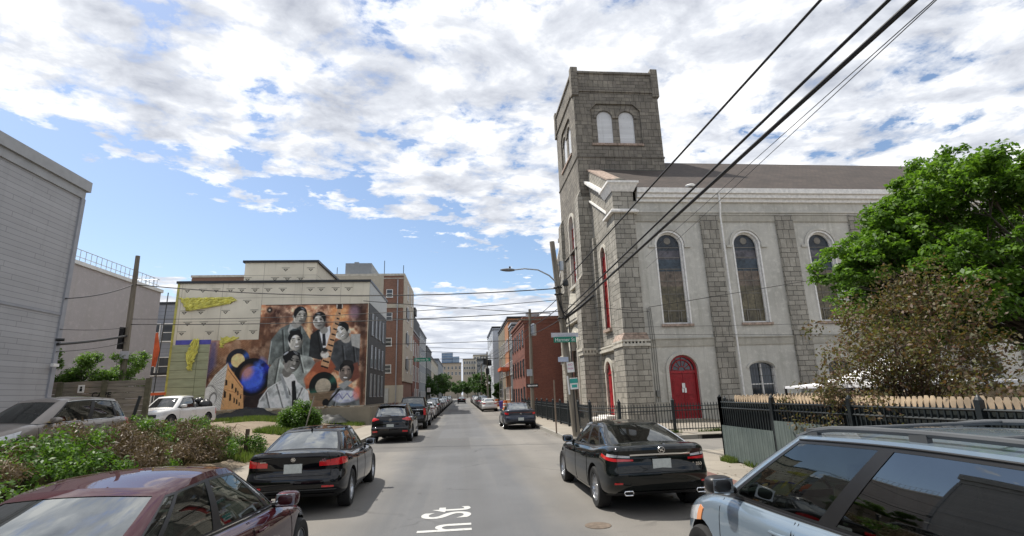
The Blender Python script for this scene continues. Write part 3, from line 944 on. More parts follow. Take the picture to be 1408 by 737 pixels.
def exhaust(y, z, w=.07, h=.035):
    def f(c, root, P):
        for s in (1, -1):
            q = MB(); x = -c.L/2+.02
            pr = [(w*1.0, h*.2), (w*.8, h), (-w*.8, h), (-w, h*.2), (-w*.85, -h), (w*.75, -h)]
            pts = [(x-.02, s*y+a, z+b) for a, b in pr]; pts.append(pts[0])
            q.tube(pts, .009, 6); q2 = MB(); q2.add([(x+.01, s*y+a*.95, z+b*.95) for a, b in pr], [tuple(range(6))])
            o = q.build('exhaust_tip', M['chrome'], root, smooth=True); q2.build('exhaust_bore', M['seam'], o)
    return f
def roof_rails(y=.6, x0=-1.9, x1=.5, mat='rail'):
    def f(c, root, P):
        for s in (1, -1):
            q = MB(); xs = np.linspace(x0, x1, 12)
            pts = []
            for i, x in enumerate(xs):
                e = min(i, len(xs)-1-i); lift = [0.0, .04, .055][min(e, 2)]
                pts.append((x, s*y*(1-.04*abs(x+.7)), c.roof(x)+lift))
            q.tube(pts, .021, 8)
            for x in (x0+.2, (x0+x1)/2, x1-.2): q.obox((x, s*y*(1-.04*abs(x+.7)), c.roof(x)+.02), .06, .018, .035)
            q.build('roof_rail', M[mat], root, smooth=True)
        for x in (x1-.55, x0+.75):
            q = MB(); q.tube([(x, -y, c.roof(x)+.06), (x, y, c.roof(x)+.06)], .012, 8); q.build('cross_bar', M[mat], root)
    return f
M['rail'] = simple('rail_grey', (.07, .075, .08), .45, var=.15)
def spoiler(y=.6, drop=.02, ext=.12, mat=None):
    def f(c, root, P):
        q = MB(); x = P['xtr']; z = c.roof(x)+P['rc']
        rows = []
        for yy in np.linspace(-y, y, 9):
            zz = c.roof(x)+P['rc']*(1-(yy/P['wt'])**2)
            b = ext*(1-.25*(yy/y)**2)
            rows.append([(x+.1, yy, zz+.012), (x-b, yy, zz-.01-drop), (x-b, yy, zz-.04-drop), (x+.02, yy, zz-.05)])
        q.grid(rows); q.build('roof_spoiler', mat or P['paint'], root, smooth=True, angle=40)
    return f
def wiper(s=1):
    def f(c, root, P):
        q = MB(); q.tube([c.goff(.0, P['v0']+.03, 1, .02), c.goff(.16, P['v0']+.14, 1, .02)], .009, 5); q.build('rear_wiper', M['trim'], root)
    return f
# ------------------------------------------------------------------ the cars in view
BMW = sedan_params(paint=M['p_black'], rear_glass=M['glass_sky'], rim=M['alloy'], spokes=5, plate_k=.66,
    lamps=[HEAD, rear_lamp(.135, .375, ([0, .5, 1], [.70, .71, .74]), ([0, .5, .8, 1], [.80, .86, .88, .86]))],
    extras=[extra_antenna, boot_seams(0, .21, .50), rear_diffuser(0, .10), badge_ring(.86, .035), badge_text('340i', -.50, .83, .075), badge_text('xDrive', .52, .83, .04),
            reflector(.16, .24, .25, .285), dlo_chrome('trim'), chrome_bar(.26, .19, .02, 'bumper_strip', 'rail')], handle=M['p_black'])
build_car(BMW, 'parked_car', 'black saloon with red taillights and 340i badge parked ahead of the maroon car', 'car', (-3.02, 12.25, 0), R(91), 'cars parked along the left kerb')

LEX = sedan_params(L=4.85, W=1.84, paint=M['p_blackgreen'], wheel=.34, wb_half=1.41, rim=M['alloy'], spokes=7, glass=M['glass'], rear_glass=M['glass'],
    T=([0, .06, .18, .28, .45, .62, .72, .8, .9, 1], [1.075, 1.07, 1.03, .975, .95, .925, .915, .885, .82, .70]),
    kr=([0, .1, .3, .45, .6, .8, .93, 1], [.30, .14, .02, .0, .05, .07, .02, .08]),
    xbr=-1.98, xbf=1.02, xtr=-.98, xtf=.30, plate_k=.63, seat=M['seat_tan'],
    roof_f=pch([-1.3, -.9, -.3, .2, .6], [1.30, 1.345, 1.365, 1.33, 1.25]), rc=.035,
    lamps=[HEAD, rear_lamp(.14, .385, ([0, .4, .75, 1], [.70, .70, .735, .80]), ([0, .4, .75, 1], [.735, .755, .80, .86])),
           rear_lamp(.16, .33, ([0, 1], [.76, .80]), ([0, 1], [.80, .86]), M['clear_lens'], .004, 'reverse_light')],
    extras=[boot_seams(0, .24, .48), rear_diffuser(0, .10), badge_ring(.90, .055), chrome_bar(.16, .80, .035), badge_text('ES 350', -.60, .60, .07),
            reflector(.215, .27, .27, .30), exhaust(.60, .385, .075, .03), dlo_chrome('chrome')])
build_car(LEX, 'parked_car', 'glossy black saloon with chrome boot strip parked in front of the corner fence', 'car', (3.22, 10.95, 0), R(90.5), 'cars parked along the right kerb')

M['glass_clear'] = glass_mat('clear_car_glass', (.55, .66, .60), 1.5, .02)
MAR = sedan_params(glass=M['glass_clear'], L=4.63, W=1.80, paint=M['p_maroon'], rear_glass=M['glass_sky'], rim=M['alloy'], spokes=5, double=False,
    xbr=-2.02, xbf=1.18, xtr=-.95, xtf=.22, wins=[(.33, .375), (.39, .515), (.535, .675), (.69, .72)],
    T=([0, .06, .18, .28, .45, .62, .72, .8, .9, 1], [1.06, 1.06, 1.03, 1.0, .965, .93, .91, .87, .80, .68]),
    roof_f=pch([-1.3, -.9, -.3, .2, .6], [1.335, 1.38, 1.425, 1.385, 1.29]), mirror=(.72, 1.0),
    lamps=[HEAD, rear_lamp(.13, .37, ([0, 1], [.72, .78]), ([0, 1], [.80, .90]))],
    extras=[boot_seams(0, .21, .50), dlo_chrome('chrome', False, True), badge_ring(.86, .04)])
build_car(MAR, 'parked_car', 'dark maroon saloon nearest the camera beside the overgrown bank', 'car', (-2.72, 5.25, 0), R(90), 'cars parked along the left kerb')

def mpv(**kw):
    P = dict(L=5.08, W=1.96, wheel=.34, tw=.225, wb_half=1.51, axr=-1.45, axf=1.58,
        kw=([0, .05, .2, .45, .62, .8, .93, 1], [.84, .93, .985, 1.0, .995, .985, .96, .90]),
        kr=([0, .1, .3, .6, .8, .93, 1], [.20, .08, .0, .05, .09, .12, .14]),
        kf=([0, .1, .3, .45, .7, .9, 1], [.20, .07, .0, .01, .07, .20, .32]),
        T=([0, .1, .28, .45, .62, .72, .8, .9, 1], [1.06, 1.06, 1.05, 1.04, 1.025, 1.02, .99, .90, .78]),
        crown=([0, .2, .5, .72, .9, 1], [.02, .03, .03, .07, .07, .05]),
        xbr=-2.36, xbf=1.62, xtr=-2.12, xtf=.42, wb=.86, wt=.70, rc=.045,
        wins=[(.30, .40), (.425, .555), (.572, .70)], v0=.10, v1=.91, rear_win=(0, .25), front_win=(.80, 1.0),
        doors=[(-1.02, .08, .0), (.09, 1.16, .06)], mirror=(.92, 1.13), seats=(.1, -.9), black_pillars=True, slide=True)
    P['roof_f'] = pch([-2.3, -1.8, -.8, .2, .6, .9], [1.56, 1.61, 1.635, 1.60, 1.53, 1.44])
    P.update(kw); return P
VAN = mpv(paint=M['p_blue'], rim=M['alloy'], side_glass=[M['glass_dark'], M['glass_dark'], M['glass']], rear_glass=M['glass_dark'], mirror_mat=M['trim'], seat=M['seat_tan'],
    lamps=[('headlight', M['clear_lens'], *tl((.80, .93), ([0, 1], [.66, .58]), ([0, 1], [.86, .76])), .004),
           ('indicator', M['amber'], *tl((.782, .80), ([0, 1], [.68, .66]), ([0, 1], [.82, .86])), .006), rear_lamp(.27, .36, ([0, 1], [.6, .6]), ([0, 1], [.98, .98]))],
    extras=[roof_rails(.64, -1.95, .35), dlo_chrome('trim', True, True)])
VAN['mirror'] = (.98, 1.15)
build_car(VAN, 'parked_van', 'pale blue people carrier with black roof rails at the right kerb', 'van', (3.30, 3.72, 0), R(91), 'cars parked along the right kerb')

def suv(**kw):
    P = dict(L=4.54, W=1.84, wheel=.36, tw=.235, wb_half=1.35,
        kw=([0, .05, .2, .45, .62, .8, .93, 1], [.84, .93, .985, 1.0, .995, .985, .955, .89]),
        kr=([0, .1, .25, .4, .5, .7, .9, 1], [.22, .08, .0, .0, .09, .10, .13, .17]),
        kf=([0, .1, .3, .45, .7, .9, 1], [.20, .07, .0, .01, .07, .20, .30]),
        T=([0, .1, .28, .45, .62, .72, .8, .9, 1], [1.10, 1.10, 1.08, 1.06, 1.045, 1.04, 1.02, .95, .84]),
        crown=([0, .2, .5, .72, .9, 1], [.02, .03, .03, .07, .07, .05]),
        xbr=-2.06, xbf=1.10, xtr=-1.72, xtf=.18, wb=.79, wt=.60, rc=.045,
        wins=[(.31, .365), (.385, .52), (.54, .69)], v0=.11, v1=.85, rear_win=(0, .25), front_win=(.80, 1.0),
        doors=[(-.92, .0, .06), (.01, 1.02, .06)], mirror=(.66, 1.12), seats=(.1, -.8))
    P['roof_f'] = pch([-1.9, -1.5, -.7, 0, .4, .7], [1.56, 1.62, 1.67, 1.62, 1.53, 1.45])
    P.update(kw); return P
MAZ = suv(paint=M['p_black'], rear_glass=M['glass_sky'], glass=M['glass_dark'], plate_k=.52, rim=M['alloy'], trim_k=.3,
    lamps=[HEAD, rear_lamp(.16, .37, ([0, .5, 1], [.86, .80, .82]), ([0, .5, 1], [.90, .97, .98]))],
    extras=[spoiler(), wiper(), rear_diffuser(0, .30), badge_ring(.83, .06), chrome_bar(.15, .79, .02, 'trim_strip', 'trim'), reflector(.17, .26, .22, .30), extra_antenna, badge_text('AWD', -.58, .72, .05)])
build_car(MAZ, 'parked_car', 'black compact SUV with rear wiper parked beyond the black saloon', 'SUV', (-3.12, 26.3, 0), R(89.5), 'cars parked along the left kerb')

CRV = suv(paint=M['p_greige'], glass=M['glass'], rear_glass=M['glass'], rim=M['alloy'], lamps=[HEAD, rear_lamp(.28, .36, ([0, 1], [.6, .6]), ([0, 1], [.98, .98]))],
    wins=[(.315, .385), (.40, .52), (.54, .69)], extras=[dlo_chrome('chrome', True, True)])
build_car(CRV, 'parked_car', 'greige SUV parked on the dirt lot behind the overgrown bank', 'SUV', (-10.75, 14.85, .57), R(264), 'cars on the dirt lot')

def pickup(**kw):
    P = dict(L=4.9, W=1.76, wheel=.35, tw=.225, wb_half=1.45, axr=-1.40, axf=1.50,
        kw=([0, .05, .2, .45, .62, .8, .93, 1], [.86, .94, .985, 1.0, .995, .985, .965, .92]),
        kr=([0, .1, .25, .4, .5, .7, 1], [.16, .02, .0, .04, .06, .06, .06]),
        kf=([0, .1, .3, .45, .7, .9, 1], [.20, .07, .0, .01, .05, .10, .18]),
        T=([0, .1, .28, .42, .5, .62, .72, .8, .9, 1], [1.02, 1.02, 1.01, 1.0, 1.0, .98, 1.0, .97, .92, .84]),
        crown=([0, .35, .42, .72, .9, 1], [.0, .0, .02, .05, .05, .04]),
        xbr=-.52, xbf=1.22, xtr=-.42, xtf=.52, wb=.78, wt=.62, rc=.04,
        wins=[(.36, .70)], v0=.12, v1=.84, rear_win=(0, .25), front_win=(.80, 1.0),
        doors=[(-.28, .95, .0)], mirror=(.80, 1.10), seats=(0.0,), bed=(-2.35, -.55))
    P['roof_f'] = pch([-.6, -.1, .4, .8], [1.55, 1.575, 1.545, 1.45])
    P.update(kw); return P
def cargo(c, root, P): pass
def grille(c, root, P):
    q = MB()
    for sd in (1, -1):
        q.grid([[c.off(t, k, sd, .006) for k in np.linspace(.55, .78, 4)] for t in np.linspace(.91, 1, 7)])
    q.build('grille', M['trim'], root, smooth=True, weld=True)
TRK = pickup(paint=M['p_white'], glass=M['glass_dark'], rear_glass=M['glass_dark'], seats=(), rim=M['alloy'], lamps=[HEAD, rear_lamp(.27, .34, ([0, 1], [.5, .5]), ([0, 1], [.9, .9]))], extras=[grille])
build_car(TRK, 'pickup_truck', 'white single cab pickup truck on the dirt lot beside the mural', 'pickup truck', (-14.1, 27.8, .78), R(264), 'cars on the dirt lot')
# black sacks heaped in the bed of the pickup
cg = thing('rubbish_heap', 'black sacks heaped in the bed of the white pickup', 'load', (-14.1, 27.8, .78), R(264))
q = MB()
for (x, y, z, r) in ((-1.9, .3, 1.1, .36), (-1.5, -.2, 1.12, .33), (-2.05, -.35, 1.05, .32), (-1.15, .15, 1.02, .28), (-1.75, .05, 1.30, .24)):
    G = []
    for a in np.linspace(-PI/2, PI/2, 9):
        G.append([(x+r*math.cos(a)*math.cos(b)*(1+.18*math.sin(5*b+x*9)), y+r*math.cos(a)*math.sin(b)*(1+.15*math.cos(4*b+y*7)), z+r*.8*math.sin(a)+.03*math.sin(7*b)) for b in np.linspace(0, 2*PI, 17)])
    q.grid(G)
q.build('sack', simple('sack_plastic', (.012, .012, .013), .35, var=.3), cg, smooth=True, angle=80, weld=True)

RAM = pickup(L=5.6, W=1.98, wheel=.40, tw=.26, paint=M['p_black'], wb_half=1.7, axr=-1.65, axf=1.75, rear_glass=M['glass_dark'], glass=M['glass_dark'],
    T=([0, .1, .28, .42, .5, .62, .72, .8, .9, 1], [1.30, 1.30, 1.29, 1.27, 1.27, 1.25, 1.24, 1.22, 1.15, 1.05]), z0=[.42, .36, .34, .34, .36, .4],
    xbr=-1.0, xbf=1.35, xtr=-.85, xtf=.62, wb=.86, wt=.70, wins=[(.35, .50), (.52, .70)], doors=[(-.75, .2, 0), (.21, 1.2, 0)], mirror=(.95, 1.38), bed=None, seats=(0., -.7),
    roof_f=pch([-1.2, -.5, .4, 1.0], [1.86, 1.91, 1.87, 1.75]), plate_k=.56,
    lamps=[HEAD, rear_lamp(.25, .33, ([0, 1], [.50, .50]), ([0, 1], [.93, .93]))], extras=[chrome_bar(.24, .84, .05, 'tailgate_strip', 'chrome'), rear_diffuser(.02, .2, 'trim', 'rear_bumper')])
build_car(RAM, 'parked_truck', 'black crew cab pickup with tall red lamps behind the black SUV', 'pickup truck', (-3.05, 35.2, 0), R(89.5), 'cars parked along the left kerb')

SON = sedan_params(L=4.75, W=1.86, paint=M['p_navy'], rear_glass=M['glass_sky'], glass=M['glass_dark'], plate_k=.35, rim=M['alloy'],
    lamps=[HEAD, rear_lamp(.0, .30, ([0, 1], [.80, .76]), ([0, 1], [.825, .83]), M['dark_red'], .004), rear_lamp(.22, .36, ([0, .5, 1], [.66, .70, .76]), ([0, .5, 1], [.80, .83, .84]))],
    extras=[rear_diffuser(0, .14), badge_ring(.72, .04), extra_antenna])
build_car(SON, 'parked_car', 'slate blue saloon at the right kerb beyond the utility pole', 'car', (3.28, 31.6, 0), R(90), 'cars parked along the right kerb')

CAM = sedan_params(L=4.8, paint=M['p_white'], rear_glass=M['glass_sky'], glass=M['glass_dark'], plate_k=.72, seats=(),
    lamps=[HEAD, rear_lamp(.15, .36, ([0, 1], [.72, .76]), ([0, 1], [.84, .86]))], extras=[])
SIL = dict(CAM, paint=M['p_silver']); PNK = dict(CAM, paint=M['p_pink']); BLK = dict(CAM, paint=M['p_black'])
white_car = build_car(CAM, 'parked_car', 'white saloon on the right, past the brick corner building', 'car', (3.2, 61.5, 0), R(90), 'cars parked along the right kerb')
pink_car = build_car(PNK, 'parked_car', 'rose silver saloon parked in front of the black crew cab pickup', 'car', (-3.15, 42.5, 0), R(90), 'cars parked along the left kerb')
dark_car = build_car(BLK, 'parked_car', 'black saloon third beyond the crew cab pickup on the left', 'car', (-3.1, 54.0, 0), R(90), 'cars parked along the left kerb')
silver_car = build_car(SIL, 'parked_car', 'silver saloon beyond the black ones on the left side', 'car', (-3.1, 72.5, 0), R(90), 'cars parked along the left kerb')
FSU = dict(MAZ, extras=[], seats=())
far_suv = build_car(FSU, 'parked_car', 'black SUV tucked ahead of the white saloon on the right', 'SUV', (3.2, 73.0, 0), R(90), 'cars parked along the right kerb')
FAR_G = 'small far cars lining the street'
def put(src, x, y, label, rz=90, group=FAR_G):
    o = copy_tree(src); o.location = (x, y, 0); o.rotation_euler = (0, 0, R(rz)); o['label'] = label; o['group'] = group
    return o
put(white_car, -3.1, 48.2, 'white saloon between the rose silver and black saloons on the left', group='cars parked along the left kerb')
put(far_suv, -3.1, 60.0, 'first black SUV beyond the black saloon on the left', group='cars parked along the left kerb')
put(dark_car, -3.1, 66.0, 'black saloon just before the silver one on the left', group='cars parked along the left kerb')
put(silver_car, 3.2, 67.2, 'silver saloon directly ahead of the white one on the right', group='cars parked along the right kerb')
lf = 'distant parked car in the left row, too small to tell apart'; rf = 'distant parked car in the right row, too small to tell apart'
seq = [white_car, dark_car, silver_car, far_suv, dark_car, white_car, silver_car, dark_car, white_car, far_suv]
for i, s_ in enumerate(seq):
    put(s_, -3.1, 79+i*6.3, lf, group='distant cars in the left row')
seq = [far_suv, dark_car, silver_car, white_car, white_car, dark_car, silver_car, far_suv, dark_car]
for i, s_ in enumerate(seq):
    put(s_, 3.2, 79.5+i*6.4, rf, group='distant cars in the right row')
put(dark_car, 0.1, 118, 'black car driving away in the middle of the far street', group=FAR_G)
# ------------------------------------------------------------------ ground, street, pavements
mb = MB(); mb.box(-900, 900, -300, 1500, -1.0, -.03)
M['ground'] = simple('ground_earth', (.20, .18, .15), .95, var=.3, scale=.3)
tag(mb.build('ground', M['ground']), kind='structure')
mb = MB(); mb.grid([[(-5.0, -60, 0), (6.0, -60, 0)], [(-5.0, 900, 0), (6.0, 900, 0)]], flip=True)
mb.grid([[(6.0, 15.6, 0), (80, 15.6, 0)], [(6.0, 20.4, 0), (80, 20.4, 0)]], flip=True)
mb.grid([[(-40.0, 50.6, 0), (-5, 50.6, 0)], [(-40.0, 57.6, 0), (-5, 57.6, 0)]], flip=True)
tag(mb.build('road', M['asphalt']), kind='structure')

def pavement(name, poly, z=.15, mat=None, kerb=True, kw=.16):
    """raised pavement with a separate kerb stone strip along its edge"""
    mb = MB(); mb.prism(poly, -.05, z, 'xy')
    o = mb.build(name, mat or M['pave'], bevel=.015); tag(o, kind='structure')
    return o
def arc(cx, cy, r, a0, a1, n=7): return [(cx+r*math.cos(R(a)), cy+r*math.sin(R(a))) for a in np.linspace(a0, a1, n)]
KX = 4.3
# near right block, its corner onto the side street is rounded
pavement('pavement', [(KX, -60), (90, -60), (90, 15.6)] + arc(KX+2.3, 13.3, 2.3, 90, 180))
pavement('pavement', arc(KX+2.0, 22.4, 2.0, 180, 270) + [(90, 20.4), (90, 52), (KX, 52)])
pavement('pavement', [(KX, 56), (20, 56), (20, 900), (KX, 900)])
pavement('pavement', [(-4.45, -60), (-4.45, 49.5), (-6.4, 49.5), (-6.4, -60)])
pavement('pavement', [(-4.45, 58.6), (-4.45, 900), (-6.6, 900), (-6.6, 58.6)])
# kerb stones, standing 4 mm proud of the pavement
def kerb(pts, w=.15):
    mb = MB()
    for (a, b) in zip(pts[:-1], pts[1:]):
        a = Vector((*a, 0)); b = Vector((*b, 0)); d = (b-a).normalized(); nn = Vector((-d.y, d.x, 0))*w
        q = [a-nn*.03, b-nn*.03, b+nn, a+nn]
        mb.add([(p.x, p.y, -.02) for p in q]+[(p.x, p.y, .158) for p in q], [(0,3,2,1),(4,5,6,7),(0,1,5,4),(1,2,6,5),(2,3,7,6),(3,0,4,7)])
    tag(mb.build('kerb', M['kerb']), kind='structure')
kerb([(90, 15.6)] + arc(KX+2.3, 13.3, 2.3, 90, 180) + [(KX, -60)])
kerb([(KX, 52)] + arc(KX+2.0, 22.4, 2.0, 180, 270) + [(90, 20.4)])
kerb([(-4.45, -60), (-4.45, 49.5)]); kerb([(-4.45, 58.6), (-4.45, 500)])
# brick strip by the kerb
bp_ = brick_mat('brick_paving', (.20, .085, .06), (.15, .07, .05), (.12, .10, .09), .2, .1, .008)
def floor_brick():
    m, nt, bs = nodes('brick_strip_paving'); b = nt.nodes.new('ShaderNodeTexBrick'); nt.links.new(pos(nt), b.inputs['Vector'])
    b.inputs['Scale'].default_value = 1; b.inputs['Brick Width'].default_value = .2; b.inputs['Row Height'].default_value = .1; b.inputs['Mortar Size'].default_value = .006
    b.inputs['Color1'].default_value = (.19, .085, .065, 1); b.inputs['Color2'].default_value = (.13, .065, .055, 1); b.inputs['Mortar'].default_value = (.16, .14, .12, 1)
    nt.links.new(b.outputs[0], bs.inputs['Base Color']); bs.inputs['Roughness'].default_value = .9; return m
mb = MB(); mb.box(KX+.18, KX+1.15, -20, 12.4, .12, .156); tag(mb.build('paving_strip', floor_brick()), kind='structure')
# storm drain in the far kerb of the side street
d = thing('storm_drain', 'dark storm drain opening in the kerb below the church railing', 'drain', (10.2, 20.4, 0))
mb = MB(); mb.box(-.75, .75, -.05, .02, .01, .12); mb.build('drain_mouth', M['seam'], d)
mb = MB(); mb.box(-.9, .9, -.10, .9, .155, .175); mb.build('drain_slab', simple('drain_stone', (.22, .20, .17), .9), d)
mb = MB(); mb.lathe([(.001, .012), (.28, .012), (.30, .008), (.30, 0)], 24, 'z'); 
o = mb.build('manhole_cover', simple('cast_iron', (.09, .085, .08), .7, var=.3, scale=12), smooth=True); o.location = (8.6, 21.05, .151); tag(o, 'round iron manhole cover in the pavement below the church railing', 'manhole cover')
# iron valve cover on the road near the blue van
mb = MB(); mb.lathe([(.001, .012), (.16, .012), (.20, .006), (.20, 0)], 24, 'z')
o = mb.build('valve_cover', simple('rusty_iron', (.13, .10, .075), .9, var=.35, scale=10), smooth=True); o.location = (2.05, 8.3, .001); tag(o, 'small rusty valve cover in the road beside the blue van', 'valve cover')
# tar patches and cracks are in the asphalt; map overlay street name added flat on the road
lm, nt, bs = nodes('overlay_white')
nt.links.new(mixc(nt, ramp(nt, noise(nt, pos(nt), 14, 8, .75), [(.55, 0), (.68, .85)]), (.47, .47, .455), (.17, .17, .16)), bs.inputs['Base Color']); bs.inputs['Roughness'].default_value = .85
o = text_obj('overlay_lettering', 'h St', 1.25, lm, None, (-.22, 9.30, .005), (0, 0, R(90)), .0, 'CENTER', sx=.90, sy=.94, bold=.012)
tag(o, 'white map overlay lettering reading h St lying on the grey road', 'map overlay')

# ------------------------------------------------------------------ dirt lot
def lot_z(x, y):
    t = np.clip((-x-5.9)/7.0, 0, 1); s = t*t*(3-2*t)
    z = .15 + .63*s
    bank = np.exp(-((x+7.6)/1.3)**2)*np.clip((19.3-y)/4, 0, 1)*.35*np.clip((-x-6.5)/.7, 0, 1)
    return z + bank + .04*np.sin(x*1.3+y*.7)*s + .03*np.sin(x*.4-y*1.9)*s
xs = np.concatenate([np.linspace(-60, -22, 20), np.linspace(-21, -6.37, 60)]); ys = np.linspace(-30, 49.4, 140)
G = np.array([[(x, y, lot_z(x, y)) for y in ys] for x in xs])
mb = MB(); mb.grid(G)
o = mb.build('dirt_lot', M['dirt'], smooth=True, angle=80); tag(o, kind='structure')

# ------------------------------------------------------------------ church
ST = stone_mat('church_stone', (.405, .385, .34), (.315, .30, .265), (.085, .08, .072))
STG = stone_mat('tower_stone', (.265, .245, .21), (.195, .18, .16), (.08, .075, .066))
SU = stucco_mat('church_stucco', (.56, .54, .485), .40)
SUD = stucco_mat('stained_stucco', (.44, .415, .355), .45)
WT = simple('peeling_white', (.76, .74, .70), .7, var=.16, scale=6, bmp=.15)
RED = simple('red_door_paint', (.30, .012, .018), .45, var=.2, scale=5)
REDW = simple('faded_red_trim', (.26, .05, .035), .7, var=.35, scale=8)
RUST = simple('weathered_coping', (.33, .25, .20), .85, var=.45, scale=6, bmp=.3)
RF, nt, bs = nodes('slate_roof')
uv = pos(nt); b_ = nt.nodes.new('ShaderNodeTexBrick'); nt.links.new(uv, b_.inputs['Vector']); b_.inputs['Scale'].default_value = 1
b_.inputs['Brick Width'].default_value = .35; b_.inputs['Row Height'].default_value = .22; b_.inputs['Mortar Size'].default_value = .012
b_.inputs['Color1'].default_value = (.062, .046, .037, 1); b_.inputs['Color2'].default_value = (.044, .034, .028, 1); b_.inputs['Mortar'].default_value = (.02, .018, .018, 1)
c = mixc(nt, 1, b_.outputs[0], ramp(nt, noise(nt, uv, .5, 7, .6), [(.3, .75), (.7, 1.3)]), 'MULTIPLY')
nt.links.new(c, bs.inputs['Base Color']); bs.inputs['Roughness'].default_value = .85
STN, nt, bs = nodes('stained_glass')
uv = wall_uv(nt); sp = nt.nodes.new('ShaderNodeSeparateXYZ'); nt.links.new(uv, sp.inputs[0])
zc = ramp(nt, N(nt, 'ShaderNodeMath', operation='DIVIDE').outputs[0], [(0, 0), (1, 1)])
dv = [n for n in nt.nodes if n.type == 'MATH'][-1]; nt.links.new(sp.outputs[1], dv.inputs[0]); dv.inputs[1].default_value = 12
cr_ = nt.nodes.new('ShaderNodeValToRGB'); nt.links.new(dv.outputs[0], cr_.inputs[0]); cr_.color_ramp.interpolation = 'CONSTANT'
els = cr_.color_ramp.elements
stops = [(0, (.10, .085, .05)), (.66, (.13, .10, .075)), (.735, (.035, .05, .065)), (.80, (.075, .07, .08)), (.845, (.028, .035, .045))]
while len(els) < len(stops): els.new(.5)
for e, (p, cc) in zip(els, stops): e.position = p; e.color = (*cc, 1)
vo = nt.nodes.new('ShaderNodeTexVoronoi'); nt.links.new(uv, vo.inputs['Vector']); vo.inputs['Scale'].default_value = 7
c = mixc(nt, 1, cr_.outputs[0], ramp(nt, vo.outputs['Color'], [(0, .55), (1, 1.5)]), 'MULTIPLY')
c = mixc(nt, 1, c, ramp(nt, noise(nt, uv, 1.1, 4), [(.3, .6), (.7, 1.5)]), 'MULTIPLY')
nt.links.new(c, bs.inputs['Base Color']); bs.inputs['Roughness'].default_value = .3; bs.inputs['Specular IOR Level'].default_value = .4
LOUV = siding_mat('white_louvres', (.66, .67, .68), .11)
PURP = simple('pale_window_panel', (.62, .62, .70), .3, var=.1, scale=2)

CH = thing('church', 'large grey stone and stucco church with a square tower and red doors', 'church', (21, 38, 0))
CO = (21, 38, 0)
def cb(mb, name, mats, parent=CH, **k): return mb.build(name, mats, parent, origin=CO if parent is CH else CO, **k)
def archpoly(c, w, z0, zs, n=14, seg=1.0):
    r = w/2
    return [(c-r, z0), (c+r, z0)] + [(c+r*math.cos(a), zs+seg*r*math.sin(a)) for a in np.linspace(0, PI, n)]
YS = 29.0
XW, XE, YN, TOPZ = 9.6, 44.0, 48.2, 13.3
# body walls: solid boxes with pockets cut for the openings
mb = MB(); mb.box(XW+.9, XE, YS, 30.0, 0, TOPZ, 0)
south = cb(mb, 'south_wall', [SU, WT])
cut = []
wins_x = [12.72+4.96*k for k in range(6)]
low_x = [17.55+4.96*k for k in range(5)]
for x in wins_x:
    q = MB(); q.prism(archpoly(x, 1.62, 5.62, 10.45), YS-.5, YS+.38, 'xz'); cut.append(q.build('cutter', WT))
for x in low_x:
    q = MB(); q.prism(archpoly(x, 1.55, 1.1, 2.95, seg=.42), YS-.5, YS+.30, 'xz'); cut.append(q.build('cutter', WT))
q = MB(); q.prism(archpoly(12.75, 1.72, .25, 2.95), YS-.5, YS+.32, 'xz'); cut.append(q.build('cutter', SU))
for q in cut: q.location = (0, 0, 0)
south.location = CO; south.parent = None
boolean_cut(south, cut); south.parent = CH; south.location = (0, 0, 0)
# north, east walls
mb = MB(); mb.box(XW+.9, XE, YN-1, YN, 0, TOPZ); mb.box(XE-1, XE-.003, 30, YN-1, 0, TOPZ); cb(mb, 'rear_wall', SU)
# west front wall with gable
def rake(y): return 14.45 + .60*(min(y, 2*38.6-y)-29.0)
mb = MB(); poly = [(30.0, 0), (YN, 0), (YN, rake(YN)), (38.6, rake(38.6)), (30.0, rake(30.0))]
mb.prism(poly, XW, XW+.9, 'yz')
west = mb.build('west_wall', [ST, WT, REDW], None, origin=CO); west.location = CO
cut = []
for (yc, w, z0, zs, seg) in ((32.5, 1.15, 5.8, 10.75, 1), (33.1, 1.35, .40, 3.1, 1), (44.7, 1.15, 5.8, 10.75, 1), (44.1, 1.35, .4, 3.1, 1)):
    q = MB(); q.prism(archpoly(yc, w, z0, zs), XW-.5, XW+.45, 'yz'); cut.append(q.build('cutter', ST))
boolean_cut(west, cut); west.parent = CH; west.location = (0, 0, 0)
# roof
mb = MB(); rz = 20.5; ez = 14.05
pts = [(XW+.9, YS-.35, ez), (XE+.4, YS-.35, ez), (XE+.4, YN+.35, ez), (XW+.9, YN+.35, ez), (XW+.9, 38.6, rz), (40.0, 38.6, rz)]
mb.add(pts, [(0, 1, 5, 4), (1, 2, 5), (2, 3, 4, 5), (0, 4, 3)])
mb.add([(p[0], p[1], p[2]-.12) for p in pts[:4]], [(3, 2, 1, 0)])
cb(mb, 'roof', RF)
